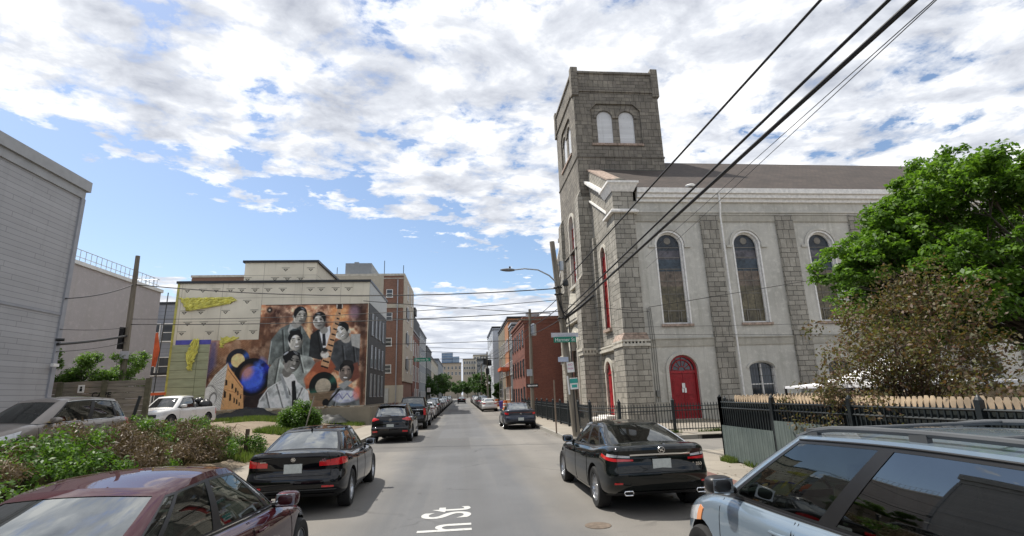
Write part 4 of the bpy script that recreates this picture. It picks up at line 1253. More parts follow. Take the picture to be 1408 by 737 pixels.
# cornice, fascia and string course on the south side
mb = MB()
mb.box(10.9, XE+.45, YS-.42, YS+.1, 13.72, 14.05); mb.box(10.9, XE+.4, YS-.30, YS+.1, 13.45, 13.72); mb.box(10.9, XE+.4, YS-.14, YS+.02, 13.22, 13.45)
cb(mb, 'eaves_fascia', WT, bevel=.02)
mb = MB(); mb.box(10.62, XE, YS-.16, YS+.02, 12.50, 12.62); mb.box(10.62, XE, YS-.09, YS+.01, 12.38, 12.50); cb(mb, 'string_course', SU, bevel=.015)
mb = MB(); mb.box(10.62, XE, YS-.07, YS+.01, 11.95, 12.36); cb(mb, 'frieze', SUD)
mb = MB(); mb.box(10.9, XE, YS-.05, YS+.01, 4.30, 4.72); mb.box(10.9, XE, YS-.09, YS+.01, 4.72, 4.80); cb(mb, 'band_course', SUD, bevel=.01)
mb = MB(); mb.box(10.9, 11.9, YS-.06, YS+.01, .1, 1.2); mb.box(13.65, XE, YS-.06, YS+.01, .1, 1.0); cb(mb, 'plinth', SUD)
# pilasters
for k in range(6):
    x = 14.85+4.96*k
    mb = MB(); mb.box(x, x+1.13, YS-.15, YS+.02, .15, 12.38); cb(mb, 'pilaster', ST)
# window heads, frames, glass
def arch_band(mb, c, r0, r1, zs, y0, y1, a0=0, a1=PI, n=18, plane='xz', seg=1.0, mi=None):
    for i in range(n):
        a, b = a0+(a1-a0)*i/n, a0+(a1-a0)*(i+1)/n
        poly = [(c+r0*math.cos(a), zs+seg*r0*math.sin(a)), (c+r1*math.cos(a), zs+seg*r1*math.sin(a)), (c+r1*math.cos(b), zs+seg*r1*math.sin(b)), (c+r0*math.cos(b), zs+seg*r0*math.sin(b))]
        mb.prism(poly, y0, y1, plane, mi)
for x in wins_x:
    w = MB()
    # white frame inside the reveal
    w.box(x-.81, x-.73, YS+.16, YS+.30, 5.66, 10.45); w.box(x+.73, x+.81, YS+.16, YS+.30, 5.66, 10.45); w.box(x-.73, x+.73, YS+.16, YS+.30, 5.62, 5.72)
    arch_band(w, x, .73, .81, 10.45, YS+.16, YS+.30)
    wo = cb(w, 'window', WT, weld=True)
    q = MB(); q.prism(archpoly(x, 1.50, 5.7, 10.45), YS+.27, YS+.33, 'xz'); cb(q, 'stained_glass', STN, wo)
    q = MB()
    for z in (6.45, 7.45, 8.25, 9.0, 9.72, 10.35): q.box(x-.74, x+.74, YS+.235, YS+.262, z-.018, z+.018)
    for dx in (-.25, .25): q.box(x+dx-.01, x+dx+.01, YS+.242, YS+.260, 5.7, 8.98)
    for dx in (-.40, .40): q.box(x+dx-.02, x+dx+.02, YS+.225, YS+.255, 5.74, 6.44)
    q.box(x-.42, x+.42, YS+.220, YS+.250, 6.40, 6.45)
    q.lathe([(.001, 0), (.20, 0), (.22, .02), (.001, .03)], 20, 'y', (x, YS+.24, 10.78), 0)
    cb(q, 'glazing_bars', simple('lead_bars', (.20, .185, .16), .7), wo)
    q = MB(); q.box(x-.98, x+.98, YS-.12, YS+.20, 5.46, 5.62); cb(q, 'window_sill', RUST, wo, bevel=.02)
    q = MB(); arch_band(q, x, .95, 1.10, 10.45, YS-.09, YS+.01); q.box(x-1.32, x-.95, YS-.09, YS+.01, 10.29, 10.45); q.box(x+.95, x+1.32, YS-.09, YS+.01, 10.29, 10.45)
    cb(q, 'hood_mould', SU, wo, weld=True)
    q = MB(); arch_band(q, x, .815, .93, 10.45, YS-.035, YS+.01); q.box(x+.812, x+.90, YS-.035, YS+.01, 5.63, 10.45); q.box(x-.90, x-.812, YS-.035, YS+.01, 5.63, 10.45)
    cb(q, 'window_surround', WT, wo)
for x in low_x:
    q = MB(); q.box(x-.775, x-.70, YS+.1, YS+.22, 1.1, 2.95); q.box(x+.70, x+.775, YS+.1, YS+.22, 1.1, 2.95); q.box(x-.04, x+.04, YS+.1, YS+.22, 1.1, 3.2); q.box(x-.70, x+.70, YS+.12, YS+.22, 2.0, 2.06)
    wo = cb(q, 'basement_window', WT)
    q = MB(); q.prism(archpoly(x, 1.5, 1.1, 2.95, seg=.42), YS+.23, YS+.27, 'xz'); cb(q, 'pane', M['wglass'], wo)
    q = MB()
    for i in range(9): q.tube([(x-.68+.17*i, YS+.03, 1.1), (x-.68+.17*i, YS+.03, 3.05+.2*math.sin(PI*(i+.5)/9))], .010, 5)
    for z in (1.5, 2.5, 2.95): q.box(x-.74, x+.74, YS+.035, YS+.050, z-.012, z+.012)
    cb(q, 'window_grille', M['black_metal'], wo)
    q = MB(); arch_band(q, x, .80, .93, 2.95, YS-.06, YS+.01, seg=.5); cb(q, 'window_head', SU, wo)
# south door
dx = 12.75
q = MB(); q.box(dx-.86, dx-.76, YS+.08, YS+.28, .25, 2.95); q.box(dx+.76, dx+.86, YS+.08, YS+.28, .25, 2.95); q.box(dx-.76, dx+.76, YS+.10, YS+.28, 2.78, 2.92); arch_band(q, dx, .74, .86, 2.95, YS+.08, YS+.28)
do = cb(q, 'side_door', RED, weld=True)
q = MB(); q.box(dx-.76, dx-.008, YS+.18, YS+.24, .25, 2.78); q.box(dx+.008, dx+.76, YS+.18, YS+.24, .25, 2.78)
for z in (.5, 1.55):
    for xx in (dx-.62, dx+.12): q.box(xx, xx+.5, YS+.16, YS+.20, z, z+.85)
cb(q, 'door_leaf', RED, do, bevel=.01)
q = MB()
for i in range(14):
    t = -.70+i*.10
    for s_ in (1, -1):
        z0 = .3; 
        q.tube([(dx+t, YS+.145, .35), (dx+max(-.74, min(.74, t+s_*.74)), YS+.145, .35+abs(max(-.74, min(.74, t+s_*.74))-t)*3.1)], .006, 4)
cb(q, 'security_mesh', RED, do)
q = MB(); q.prism(archpoly(dx, 1.46, 2.93, 2.96), YS+.20, YS+.24, 'xz'); cb(q, 'fanlight', M['wglass'], do)
q = MB()
for a in np.linspace(0.0, PI, 7): q.tube([(dx+.18*math.cos(a), YS+.17, 2.96+.18*math.sin(a)), (dx+.72*math.cos(a), YS+.17, 2.96+.72*math.sin(a))], .018, 5)
q.tube([(dx+.2*math.cos(a), YS+.17, 2.96+.2*math.sin(a)) for a in np.linspace(0, PI, 9)], .02, 5); q.tube([(dx+.58*math.cos(a), YS+.17, 2.96+.58*math.sin(a)) for a in np.linspace(0, PI, 13)], .05, 5)
cb(q, 'fanlight_bars', RED, do)
q = MB(); q.box(dx-.10, dx+.08, YS+.120, YS+.130, 1.95, 2.22); q.box(dx-.12, dx-.02, YS+.118, YS+.128, 1.70, 1.93); q.box(dx+.02, dx+.14, YS+.118, YS+.128, 1.68, 1.95); cb(q, 'door_notice', M['white'], do)
q = MB(); arch_band(q, dx, .87, 1.05, 2.95, YS-.10, YS+.01); q.box(dx-1.05, dx-.87, YS-.10, YS+.01, .2, 2.95); q.box(dx+.87, dx+1.05, YS-.10, YS+.01, .2, 2.95); cb(q, 'door_surround', SU, do, weld=True)
q = MB(); q.box(dx-1.1, dx+1.1, YS-.9, YS+.06, .1, .24); q.box(dx-1.4, dx+1.4, YS-1.3, YS-.9, .08, .19); cb(q, 'door_step', M['slab'], do)
# downspouts
for x in (16.13, 31.0):
    q = MB(); q.tube([(x+.02, YS-.36, 13.7), (x+.02, YS-.36, 13.0), (x, YS-.22, 12.2), (x, YS-.24, 11.7), (x, YS-.24, .3)], .055, 8)
    for z in (2.5, 5, 7.5, 10): q.box(x-.075, x+.075, YS-.25, YS-.14, z, z+.05)
    cb(q, 'downspout', WT, smooth=True)
# conduit and cables on the south wall by the corner
q = MB()
for dx_ in (0, .13, .25): q.tube([(10.98+dx_, YS-.03, .2), (10.98+dx_+.02, YS-.03, 4.2), (10.95+dx_, YS-.11, 4.9), (10.95+dx_*.8, YS-.03, 6.6)], .018, 5)
q.box(11.02, 11.2, YS-.14, YS, 1.5, 1.85)
cb(q, 'wall_conduit', simple('conduit_grey', (.16, .16, .15), .6))
# corner buttress
BX0, BX1, BY0, BY1 = 9.32, 10.62, YS-.28, 30.3
mb = MB(); mb.box(BX0, BX1, BY0, BY1, 4.75, 13.80); mb.box(BX0-.14, BX1+.10, BY0-.14, BY1+.12, 0, 4.35)
cb(mb, 'corner_buttress', ST)
mb = MB(); mb.box(BX0-.20, BX1+.18, BY0-.22, BY1+.2, 4.35, 4.50)
for i in range(7): mb.box(BX0-.12+i*.21, BX0-.02+i*.21, BY0-.19, BY0-.04, 4.50, 4.62)
for i in range(6): mb.box(BX0-.19, BX0-.04, BY0-.08+i*.24, BY0+.04+i*.24, 4.50, 4.62)
mb.box(BX0-.20, BX1+.18, BY0-.22, BY1+.2, 4.62, 4.72)
cb(mb, 'dentil_band', M['cream_trim'])
mb = MB(); mb.prism([(BX0-.2, 4.72), (BX1+.16, 4.72), (BX1, 5.12), (BX0, 5.12)], BY0-.16, BY1+.1, 'xz'); cb(mb, 'buttress_offset', RUST)
mb = MB(); mb.box(BX0-.22, BX1+.22, BY0-.22, BY1+.1, 12.42, 12.56); mb.box(BX0-.12, BX1+.12, BY0-.12, BY1+.1, 12.56, 12.66)
cb(mb, 'buttress_string', WT, bevel=.02)
mb = MB(); a_ = []
for (o_, z) in ((.04, 13.80), (.10, 13.90), (.20, 14.12), (.28, 14.26), (.34, 14.28), (.34, 14.42)):
    a_.append([(BX0-o_, BY0-o_, z), (BX1+o_, BY0-o_, z), (BX1+o_, BY1+o_*.3, z), (BX0-o_, BY1+o_*.3, z), (BX0-o_, BY0-o_, z)])
mb.grid(a_); mb.add([a_[-1][i] for i in range(4)], [(0, 1, 2, 3)])
cb(mb, 'corner_cornice', WT)
mb = MB(); mb.lathe([(.001, .55), (.35, .5), (.62, .35), (.75, .0)], 16, 'z', (BX0+.7, BY0+.9, 14.46)); cb(mb, 'corner_cap', simple('lead_cap', (.12, .11, .09), .8), smooth=True)
# raking cornices on the west gable
def rake_strip(name, mat, x0, x1, dz0, dz1, ya, yb):
    mb = MB()
    mb.prism([(ya, rake(ya)+dz0), (yb, rake(yb)+dz0), (yb, rake(yb)+dz1), (ya, rake(ya)+dz1)], x0, x1, 'yz'); return cb(mb, name, mat)
for (ya, yb) in ((30.3, 35.05), (42.15, YN+.3)):
    rake_strip('gable_cornice', WT, XW-.34, XW+.02, -1.05, -.84, ya, yb); rake_strip('gable_cornice', WT, XW-.18, XW+.02, -1.20, -1.05, ya, yb)
    rake_strip('gable_string', WT, XW-.14, XW+.02, -2.45, -2.33, ya, yb)
    rake_strip('gable_coping', RUST, XW-.06, XW+.98, .0, .12, ya, yb)
# west wall details: pilaster strip, band, window, door
mb = MB(); mb.box(XW-.20, XW+.01, 34.1, 35.0, 0, 12.5); mb.cut(); mb.box(XW-.20, XW+.01, 42.2, 43.1, 0, 12.5); mb.build_each('west_pilaster', ST, CH, origin=CO)
mb = MB(); mb.box(XW-.26, XW+.01, 30.3, 35.0, 4.35, 4.5); mb.box(XW-.22, XW+.01, 30.3, 35, 4.62, 4.72)
for i in range(16): mb.box(XW-.2, XW-.0, 30.4+i*.29, 30.52+i*.29, 4.5, 4.62)
cb(mb, 'west_dentil_band', M['cream_trim']); mb = MB(); mb.box(XW-.26, XW+.01, 42.3, 48.2, 4.35, 4.72); cb(mb, 'west_dentil_band', M['cream_trim'])
for (yc, yd) in ((32.5, 33.1), (44.7, 44.1)):
    q = MB(); arch_band(q, yc, .575, .76, 10.75, XW-.08, XW+.02, plane='yz'); q.box(XW-.06, XW+.02, yc-.72, yc-.575, 5.8, 10.75); q.box(XW-.06, XW+.02, yc+.575, yc+.72, 5.8, 10.75)
    wo = cb(q, 'west_window', M['cream_trim'], weld=True)
    q = MB(); q.prism(archpoly(yc, 1.1, 5.85, 10.75), XW+.16, XW+.36, 'yz'); cb(q, 'stained_glass', REDW, wo)
    q = MB(); q.box(XW+.10, XW+.158, yc-.04, yc+.04, 5.8, 11.2); [q.box(XW+.10, XW+.158, yc-.55, yc+.55, z-.03, z+.03) for z in (6.8, 7.8, 8.8, 9.8, 10.7)]; q.box(XW+.08, XW+.155, yc-.57, yc-.47, 5.8, 10.75); q.box(XW+.08, XW+.155, yc+.47, yc+.57, 5.8, 10.75)
    cb(q, 'window_frame', RED, wo)
    q = MB(); q.box(XW-.2, XW+.3, yc-.75, yc+.75, 5.62, 5.8); cb(q, 'window_sill', RUST, wo)
    q = MB(); arch_band(q, yd, .675, .92, 3.1, XW-.10, XW+.02, plane='yz'); q.box(XW-.08, XW+.02, yd-.86, yd-.675, .3, 3.1); q.box(XW-.08, XW+.02, yd+.675, yd+.86, .3, 3.1)
    wo = cb(q, 'front_door', M['cream_trim'], weld=True)
    q = MB(); q.prism(archpoly(yd, 1.33, .4, 3.1), XW+.10, XW+.36, 'yz'); cb(q, 'door_leaf', RED, wo)
    q = MB()
    for z in (.7, 1.9):
        for yy in (yd-.58, yd+.08): q.box(XW+.07, XW+.11, yy, yy+.5, z, z+.95)
    q.box(XW+.05, XW+.10, yd-.67, yd+.67, 2.95, 3.05); cb(q, 'door_panels', RED, wo)
    q = MB(); q.box(XW-.7, XW+.3, yd-1.1, yd+1.1, .12, .40); q.box(XW-1.1, XW-.7, yd-1.3, yd+1.3, .12, .28); cb(q, 'door_step', WT, wo)
# ---- tower
TX0, TX1, TY0, TY1 = 8.9, 15.7, 35.0, 42.2
mb = MB(); mb.box(TX0, TX1, TY0, TY1, 0, 24.75)
tower = mb.build('tower', [STG, ST], None, origin=CO); tower.location = CO
cut = []
tcx, tcy = (TX0+TX1)/2-.15, (TY0+TY1)/2
def octa(c, hw, z0, z1, ch=.55): return [(c-hw, z0), (c+hw, z0), (c+hw, z1-ch), (c+hw-ch, z1), (c-hw+ch, z1), (c-hw, z1-ch)]
q = MB(); q.prism(octa(tcx, 2.0, 20.3, 23.75), TY0-.5, TY0+.14, 'xz'); cut.append(q.build('cutter', STG))
q = MB(); q.prism(octa(tcy, 1.9, 20.3, 23.75), TX0-.5, TX0+.14, 'yz'); cut.append(q.build('cutter', STG))
boolean_cut(tower, cut); cut = []
for dx_ in (-.87, .87):
    q = MB(); q.prism(archpoly(tcx+dx_, 1.22, 20.42, 22.55), TY0-.5, TY0+.36, 'xz'); cut.append(q.build('cutter', ST))
    q = MB(); q.prism(archpoly(tcy+dx_, 1.15, 20.42, 22.55), TX0-.5, TX0+.36, 'yz'); cut.append(q.build('cutter', ST))
q = MB(); q.prism(archpoly(38.35, 1.75, 9.9, 14.7), TX0-.5, TX0+.40, 'yz'); cut.append(q.build('cutter', M['cream_trim']))
q = MB(); q.prism(archpoly(38.35, 2.3, .4, 4.0), TX0-.5, TX0+.5, 'yz'); cut.append(q.build('cutter', ST))
boolean_cut(tower, cut); tower.parent = CH; tower.location = (0, 0, 0)
for dx_ in (-.87, .87):
    q = MB(); q.prism(archpoly(tcx+dx_, 1.20, 20.43, 22.55), TY0+.20, TY0+.30, 'xz'); cb(q, 'belfry_louvre', LOUV)
    q = MB(); q.prism(archpoly(tcy+dx_, 1.13, 20.43, 22.55), TX0+.20, TX0+.30, 'yz'); cb(q, 'belfry_louvre', LOUV)
mb = MB(); mb.box(tcx-2.05, tcx+2.05, TY0-.10, TY0+.16, 20.16, 20.34); mb.cut(); mb.box(TX0-.10, TX0+.16, tcy-1.95, tcy+1.95, 20.16, 20.34); mb.build_each('belfry_sill', RUST, CH, origin=CO)
mb = MB()
for dx_ in (-.87, .87):
    arch_band(mb, tcx+dx_, .63, .86, 22.55, TY0+.05, TY0+.20); mb.cut(); arch_band(mb, tcy+dx_, .60, .82, 22.55, TX0+.05, TX0+.20, plane='yz'); mb.cut()
mb.build_each('belfry_arch', STG, CH, origin=CO)
mb = MB()
for (z0, z1, o_) in ((24.75, 24.92, .10), (26.35, 26.55, .10), (19.15, 19.27, .06), (12.6, 12.72, .08)):
    mb.box(TX0-o_, TX1+o_, TY0-o_, TY1+o_, z0, z1); mb.cut()
mb.build_each('tower_string', STG, CH, origin=CO)
mb = MB(); mb.box(TX0, TX1, TY0, TY1, 24.92, 26.35)
cb(mb, 'tower_parapet', STG)
mb = MB()
for x in (TX0-.14, TX1-.42):
    for y in (TY0-.14, TY1-.42): mb.box(x, x+.56, y, y+.56, 24.4, 26.88); mb.cut()
mb.build_each('corner_pier', STG, CH, origin=CO, bevel=.03)
# tower clasping buttresses
mb = MB()
for (y0, y1) in ((TY0-.25, TY0+.85), (TY1-.85, TY1+.25)):
    mb.box(TX0-.25, TX0+.9, y0, y1, 9.9, 15.9)
    mb.box(TX0-.55, TX0+.9, y0-.1, y1+.1, 0, 9.6)
    mb.prism([(TX0-.55, 9.6), (TX0+.9, 9.6), (TX0+.9, 10.1), (TX0-.2, 10.1)], y0-.1, y1+.1, 'xz')
    mb.prism([(TX0-.25, 15.9), (TX0+.02, 15.9), (TX0+.02, 16.5)], y0, y1, 'xz'); mb.cut()
mb.build_each('tower_buttress', ST, CH, origin=CO)
mb = MB()
for (y0, y1) in ((TY0-.35, TY0+.95), (TY1-.95, TY1+.35)):
    mb.box(TX0-.68, TX0+.3, y0-.12, y1+.12, 4.62, 4.78); mb.box(TX0-.63, TX0+.3, y0-.06, y1+.06, 4.34, 4.46)
    for i in range(6): mb.box(TX0-.64, TX0-.5, y0+i*.22, y0+.11+i*.22, 4.46, 4.62)
    for i in range(5): mb.box(TX0-.6+i*.22, TX0-.49+i*.22, y0-.10, y0+.02, 4.46, 4.62)
    mb.cut()
mb.build_each('tower_dentils', M['cream_trim'], CH, origin=CO)
q = MB(); arch_band(q, 38.35, .875, 1.12, 14.7, TX0-.08, TX0+.02, plane='yz'); q.box(TX0-.06, TX0+.02, 37.25, 37.475, 9.9, 14.7); q.box(TX0-.06, TX0+.02, 39.225, 39.45, 9.9, 14.7); q.box(TX0-.2, TX0+.2, 37.2, 39.5, 9.7, 9.9)
wo = cb(q, 'tower_window', M['cream_trim'], weld=True)
q = MB(); q.prism(archpoly(38.35, 1.72, 9.92, 14.7), TX0+.28, TX0+.34, 'yz'); cb(q, 'pane', PURP, wo)
q = MB()
for z in (10.9, 11.9, 12.9, 13.9, 14.7): q.box(TX0+.2, TX0+.28, 37.5, 39.2, z-.035, z+.035)
for y in (37.5, 38.32, 39.12): q.box(TX0+.19, TX0+.28, y, y+.08, 9.9, 14.75)
cb(q, 'window_frame', REDW, wo)
# portal
q = MB()
for r_, o_ in ((1.15, .42), (1.42, .30), (1.68, .18)):
    arch_band(q, 38.35, r_, r_+.25, 5.0, TX0-o_, TX0+.02, plane='yz')
    for s_ in (1, -1): q.tube([(TX0-o_+.05, 38.35+s_*(r_+.12), .3), (TX0-o_+.05, 38.35+s_*(r_+.12), 5.0)], .12, 10)
q.prism([(36.2, 7.0), (40.5, 7.0), (38.35, 9.3)], TX0-.45, TX0+.01, 'yz'); q.prism([(36.6, 7.2), (40.1, 7.2), (38.35, 9.0)], TX0-.5, TX0-.44, 'yz')
q.box(TX0-.35, TX0+.02, 36.3, 36.7, 4.8, 7.0); q.box(TX0-.35, TX0+.02, 40, 40.4, 4.8, 7.0)
wo = cb(q, 'portal', M['cream_trim'])
q = MB(); q.prism(archpoly(38.35, 2.25, .4, 4.0), TX0+.38, TX0+.46, 'yz'); cb(q, 'door_leaf', RED, wo)
for i in range(3):
    pass
q = MB(); [q.box(TX0-1.6+.35*i, TX0, 36.6, 40.1, .12, .26+.13*i) for i in range(4)]; cb(q, 'entrance_steps', brick_mat('brick_steps', (.32, .12, .08), (.25, .10, .07), (.3, .28, .25), .2, .08), wo)
mb = MB(); mb.box(TX0+1.0, TX1+.06, TY0-.06, TY0, 18.0, 18.14); cb(mb, 'roof_flashing', simple('green_copper', (.03, .09, .075), .7))
# small dish / lamp on the roof edge
q = MB(); q.lathe([(.001, -.02), (.30, .0), (.34, .10), (.28, .16), (.001, .2)], 18, 'z', (14.55, YS+.05, 14.25)); q.tube([(14.55, YS+.1, 13.9), (14.55, YS+.1, 14.3)], .03, 6)
cb(q, 'roof_vent', M['white'], smooth=True)
# cross on the north shoulder of the gable
q = MB(); q.box(XW+.1, XW+.45, 47.2, 47.55, 14.6, 17.6); q.box(XW+.1, XW+.45, 46.6, 48.15, 16.3, 16.65); cb(q, 'gable_cross', STG)

# ---- iron railing in front of the church
def railing(name, label, pts, h, post_h, gap, mat, z0=.15, group=None, bay=2.4, spear=True, rails=(.12, None, .9)):
    a0 = pts[0]; t = thing(name, label, 'railing', (a0[0], a0[1], z0), 0, group); org = (a0[0], a0[1], z0)
    for (a, b) in zip(pts[:-1], pts[1:]):
        a = Vector((a[0], a[1], 0)); b = Vector((b[0], b[1], 0)); L_ = (b-a).length; d = (b-a)/L_; nb = max(1, round(L_/bay)); w = L_/nb
        for i in range(nb):
            p = a+d*w*i; q = MB()
            q.box(p.x-.055, p.x+.055, p.y-.055, p.y+.055, z0-.05, z0+post_h); q.lathe([(.075, post_h), (.075, post_h+.03), (.04, post_h+.06), (.001, post_h+.16)], 8, 'z', (p.x, p.y, z0))
            q.build('post', mat, t, origin=org)
            q = MB(); n = int(w/gap)
            for k in range(1, n):
                c = p+d*(w*k/n)
                q.box(c.x-.011, c.x+.011, c.y-.011, c.y+.011, z0+.06, z0+h)
                if spear: q.add([(c.x-.02, c.y-.02, z0+h), (c.x+.02, c.y-.02, z0+h), (c.x+.02, c.y+.02, z0+h), (c.x-.02, c.y+.02, z0+h), (c.x, c.y, z0+h+.10)], [(0, 1, 4), (1, 2, 4), (2, 3, 4), (3, 0, 4)])
            for zr in (.14, h*.80, h*.95):
                e = p+d*w
                q.tube([(p.x, p.y, z0+zr), (e.x, e.y, z0+zr)], .02, 4)
            q.build('picket_panel', mat, t, origin=org)
    b = pts[-1]; q = MB(); q.box(b[0]-.055, b[0]+.055, b[1]-.055, b[1]+.055, z0-.05, z0+post_h); q.build('post', mat, t, origin=org)
    return t
railing('church_railing', 'low black spear-topped iron railing in front of the stone church', [(5.75, 49.5), (5.75, 23.4), (6.6, 21.75), (44, 21.75)], 1.12, 1.30, .125, M['iron'])
# ------------------------------------------------------------------ corner garden: iron fence, picket fence, awning
# tall iron fence with green screening
FX, FY = 6.78, 13.35
t = thing('iron_fence', 'tall black iron picket fence with grey green screening round the corner garden', 'fence', (FX, FY, .15)); org = (FX, FY, .15)
SCR, nt, bs = nodes('fence_screen')
a = noise(nt, wall_uv(nt), 1.3, 5); nt.links.new(ramp(nt, a, [(.3, (.075, .10, .095)), (.7, (.13, .16, .15))]), bs.inputs['Base Color']); bs.inputs['Roughness'].default_value = .7
BCK = simple('dark_backing', (.010, .016, .015), .8, var=.4, scale=2)
def fence_run(a, b, outn, screen=True, bays=None):
    a = Vector((a[0], a[1], 0)); b = Vector((b[0], b[1], 0)); L_ = (b-a).length; d = (b-a)/L_; o = Vector(outn)
    nb = bays or max(1, round(L_/2.35)); w = L_/nb; z0 = .15; h = 1.50
    for i in range(nb+1):
        p = a+d*w*i; q = MB(); q.box(p.x-.04, p.x+.04, p.y-.04, p.y+.04, z0, z0+1.56); q.lathe([(.05, 1.56), (.03, 1.60), (.001, 1.64)], 8, 'z', (p.x, p.y, z0)); q.build('post', M['iron'], t, origin=org)
        if i == nb: break
        q = MB(); n = int(w/.105)
        for k in range(1, n):
            c = p+d*(w*k/n); q.box(c.x-.0125, c.x+.0125, c.y-.0125, c.y+.0125, z0+.05, z0+h-.06)
            q.add([(c.x-.0125, c.y-.0125, z0+h-.06), (c.x+.0125, c.y-.0125, z0+h-.06), (c.x+.0125, c.y+.0125, z0+h-.06), (c.x-.0125, c.y+.0125, z0+h-.06), (c.x, c.y, z0+h+.04)], [(0, 1, 4), (1, 2, 4), (2, 3, 4), (3, 0, 4)])
        e = p+d*w
        for zr in (.12, h*.86, h*.955): q.tube([(p.x, p.y, z0+zr), (e.x, e.y, z0+zr)], .022, 4)
        q.build('picket_panel', M['iron'], t, origin=org)
        if screen:
            q = MB(); c0 = p-o*.06; c1 = e-o*.06; q.add([(c0.x, c0.y, z0+.05), (c1.x, c1.y, z0+.05), (c1.x, c1.y, z0+h*.955), (c0.x, c0.y, z0+h*.955), (c0.x-o.x*.01, c0.y-o.y*.01, z0+.05), (c1.x-o.x*.01, c1.y-o.y*.01, z0+.05), (c1.x-o.x*.01, c1.y-o.y*.01, z0+h*.955), (c0.x-o.x*.01, c0.y-o.y*.01, z0+h*.955)], [(0,1,2,3), (7,6,5,4), (3,2,6,7)]); q.build('backing_sheet', BCK, t, origin=org)
            hs = (.86 if i % 3 == 0 else 1.08) if i < 4 else 1.05
            G = []; m = int(w/.03)
            q = MB()
            for k in range(m+1):
                c = p+d*(.04+(w-.08)*k/m)+o*(.035+.012*math.cos(2*PI*k/3.5))
                G.append([(c.x, c.y, z0+.03), (c.x, c.y, z0+hs)])
            q.grid(G); q.build('screen_panel', SCR, t, origin=org)
fence_run((FX, FY), (FX, -10), (-1, 0, 0), True)
fence_run((FX, FY), (30, FY), (0, 1, 0), True)
def picket_fence(name, label, a, b, h, mat, w=.095, gap=.012):
    a = Vector((*a, 0)); b = Vector((*b, 0)); L_ = (b-a).length; d = (b-a)/L_; nn = Vector((-d.y, d.x, 0))*.009
    t = thing(name, label, 'fence', (a.x, a.y, .15)); org = (a.x, a.y, .15)
    n = int(L_/(w+gap)); q = MB()
    for k in range(n):
        p = a+d*(k*(w+gap)); e = p+d*w; z = .15; hh = h+random.uniform(-.012, .012)
        f = [(p, 0), (e, 0), (e, hh-.06), (e-d*w*.28, hh), (p+d*w*.28, hh), (p, hh-.06)]
        vs = [(c.x-nn.x, c.y-nn.y, z+zz) for c, zz in f]+[(c.x+nn.x, c.y+nn.y, z+zz) for c, zz in f]
        q.add(vs, [(0,1,2,3,4,5), (11,10,9,8,7,6)]+[(i, i+6, (i+1) % 6+6, (i+1) % 6) for i in range(6)])
    q.build('board_panel', mat, t, origin=org)
    q = MB()
    for z in (.4, 1.4):
        c0 = a+nn*3.5; c1 = b+nn*3.5; q.tube([(c0.x, c0.y, .15+z), (c1.x, c1.y, .15+z)], .035, 4)
    q.build('rail', mat, t, origin=org)
    return t
picket_fence('picket_fence', 'new pale wooden picket fence standing just inside the iron fence along the street', (FX+.22, -8), (FX+.22, FY-.3), 1.60, M['new_wood'])
picket_fence('picket_fence', 'new pale wooden picket fence along the side street behind the awning', (FX+.3, FY-.22), (30, FY-.22), 1.60, M['new_wood'])
gm_ = simple('garden_soil', (.10, .085, .06), .95, var=.4, scale=2)
mb = MB(); mb.box(FX+.3, 30, -10, FY-.3, .1, .165); tag(mb.build('garden_ground', gm_), kind='structure')
# white canopy awning
t = thing('garden_canopy', 'white fabric garden canopy on dark posts behind the picket fence', 'canopy', (9.5, 10.75, .16)); org = (9.5, 10.75, .16)
cx_, cy_, zz = 9.5, 10.75, 1.93; r_ = 1.55
q = MB(); top = (cx_, cy_, zz+.62); ring = [(cx_+sx*r_, cy_+sy*r_, zz) for sx, sy in ((-1,-1),(1,-1),(1,1),(-1,1))]
for i in range(4):
    A, B = np.array(ring[i]), np.array(ring[(i+1) % 4]); Tt = np.array(top); G = []
    for u in np.linspace(0, 1, 9):
        row = []
        for v in np.linspace(0, 1, 9):
            p = A*(1-v)+B*v; p = p*(1-u)+Tt*u; p[2] -= .16*math.sin(PI*u)*1.0; p[2] += .04*(1-u)*math.sin(PI*v)*-1; row.append(p)
        G.append(row)
    q.grid(G)
    q.grid([[A, B], [A-[0, 0, .05], B-[0, 0, .05]]])
q.build('canopy_top', simple('canopy_fabric', (.74, .74, .76), .8, var=.06), t, origin=org, smooth=True, angle=30, weld=True)
for p in ring:
    q = MB(); q.tube([(p[0]*.985+cx_*.015, p[1]*.985+cy_*.015, .16), (p[0]*.985+cx_*.015, p[1]*.985+cy_*.015, zz)], .03, 8); q.build('canopy_post', M['black_metal'], t, origin=org)

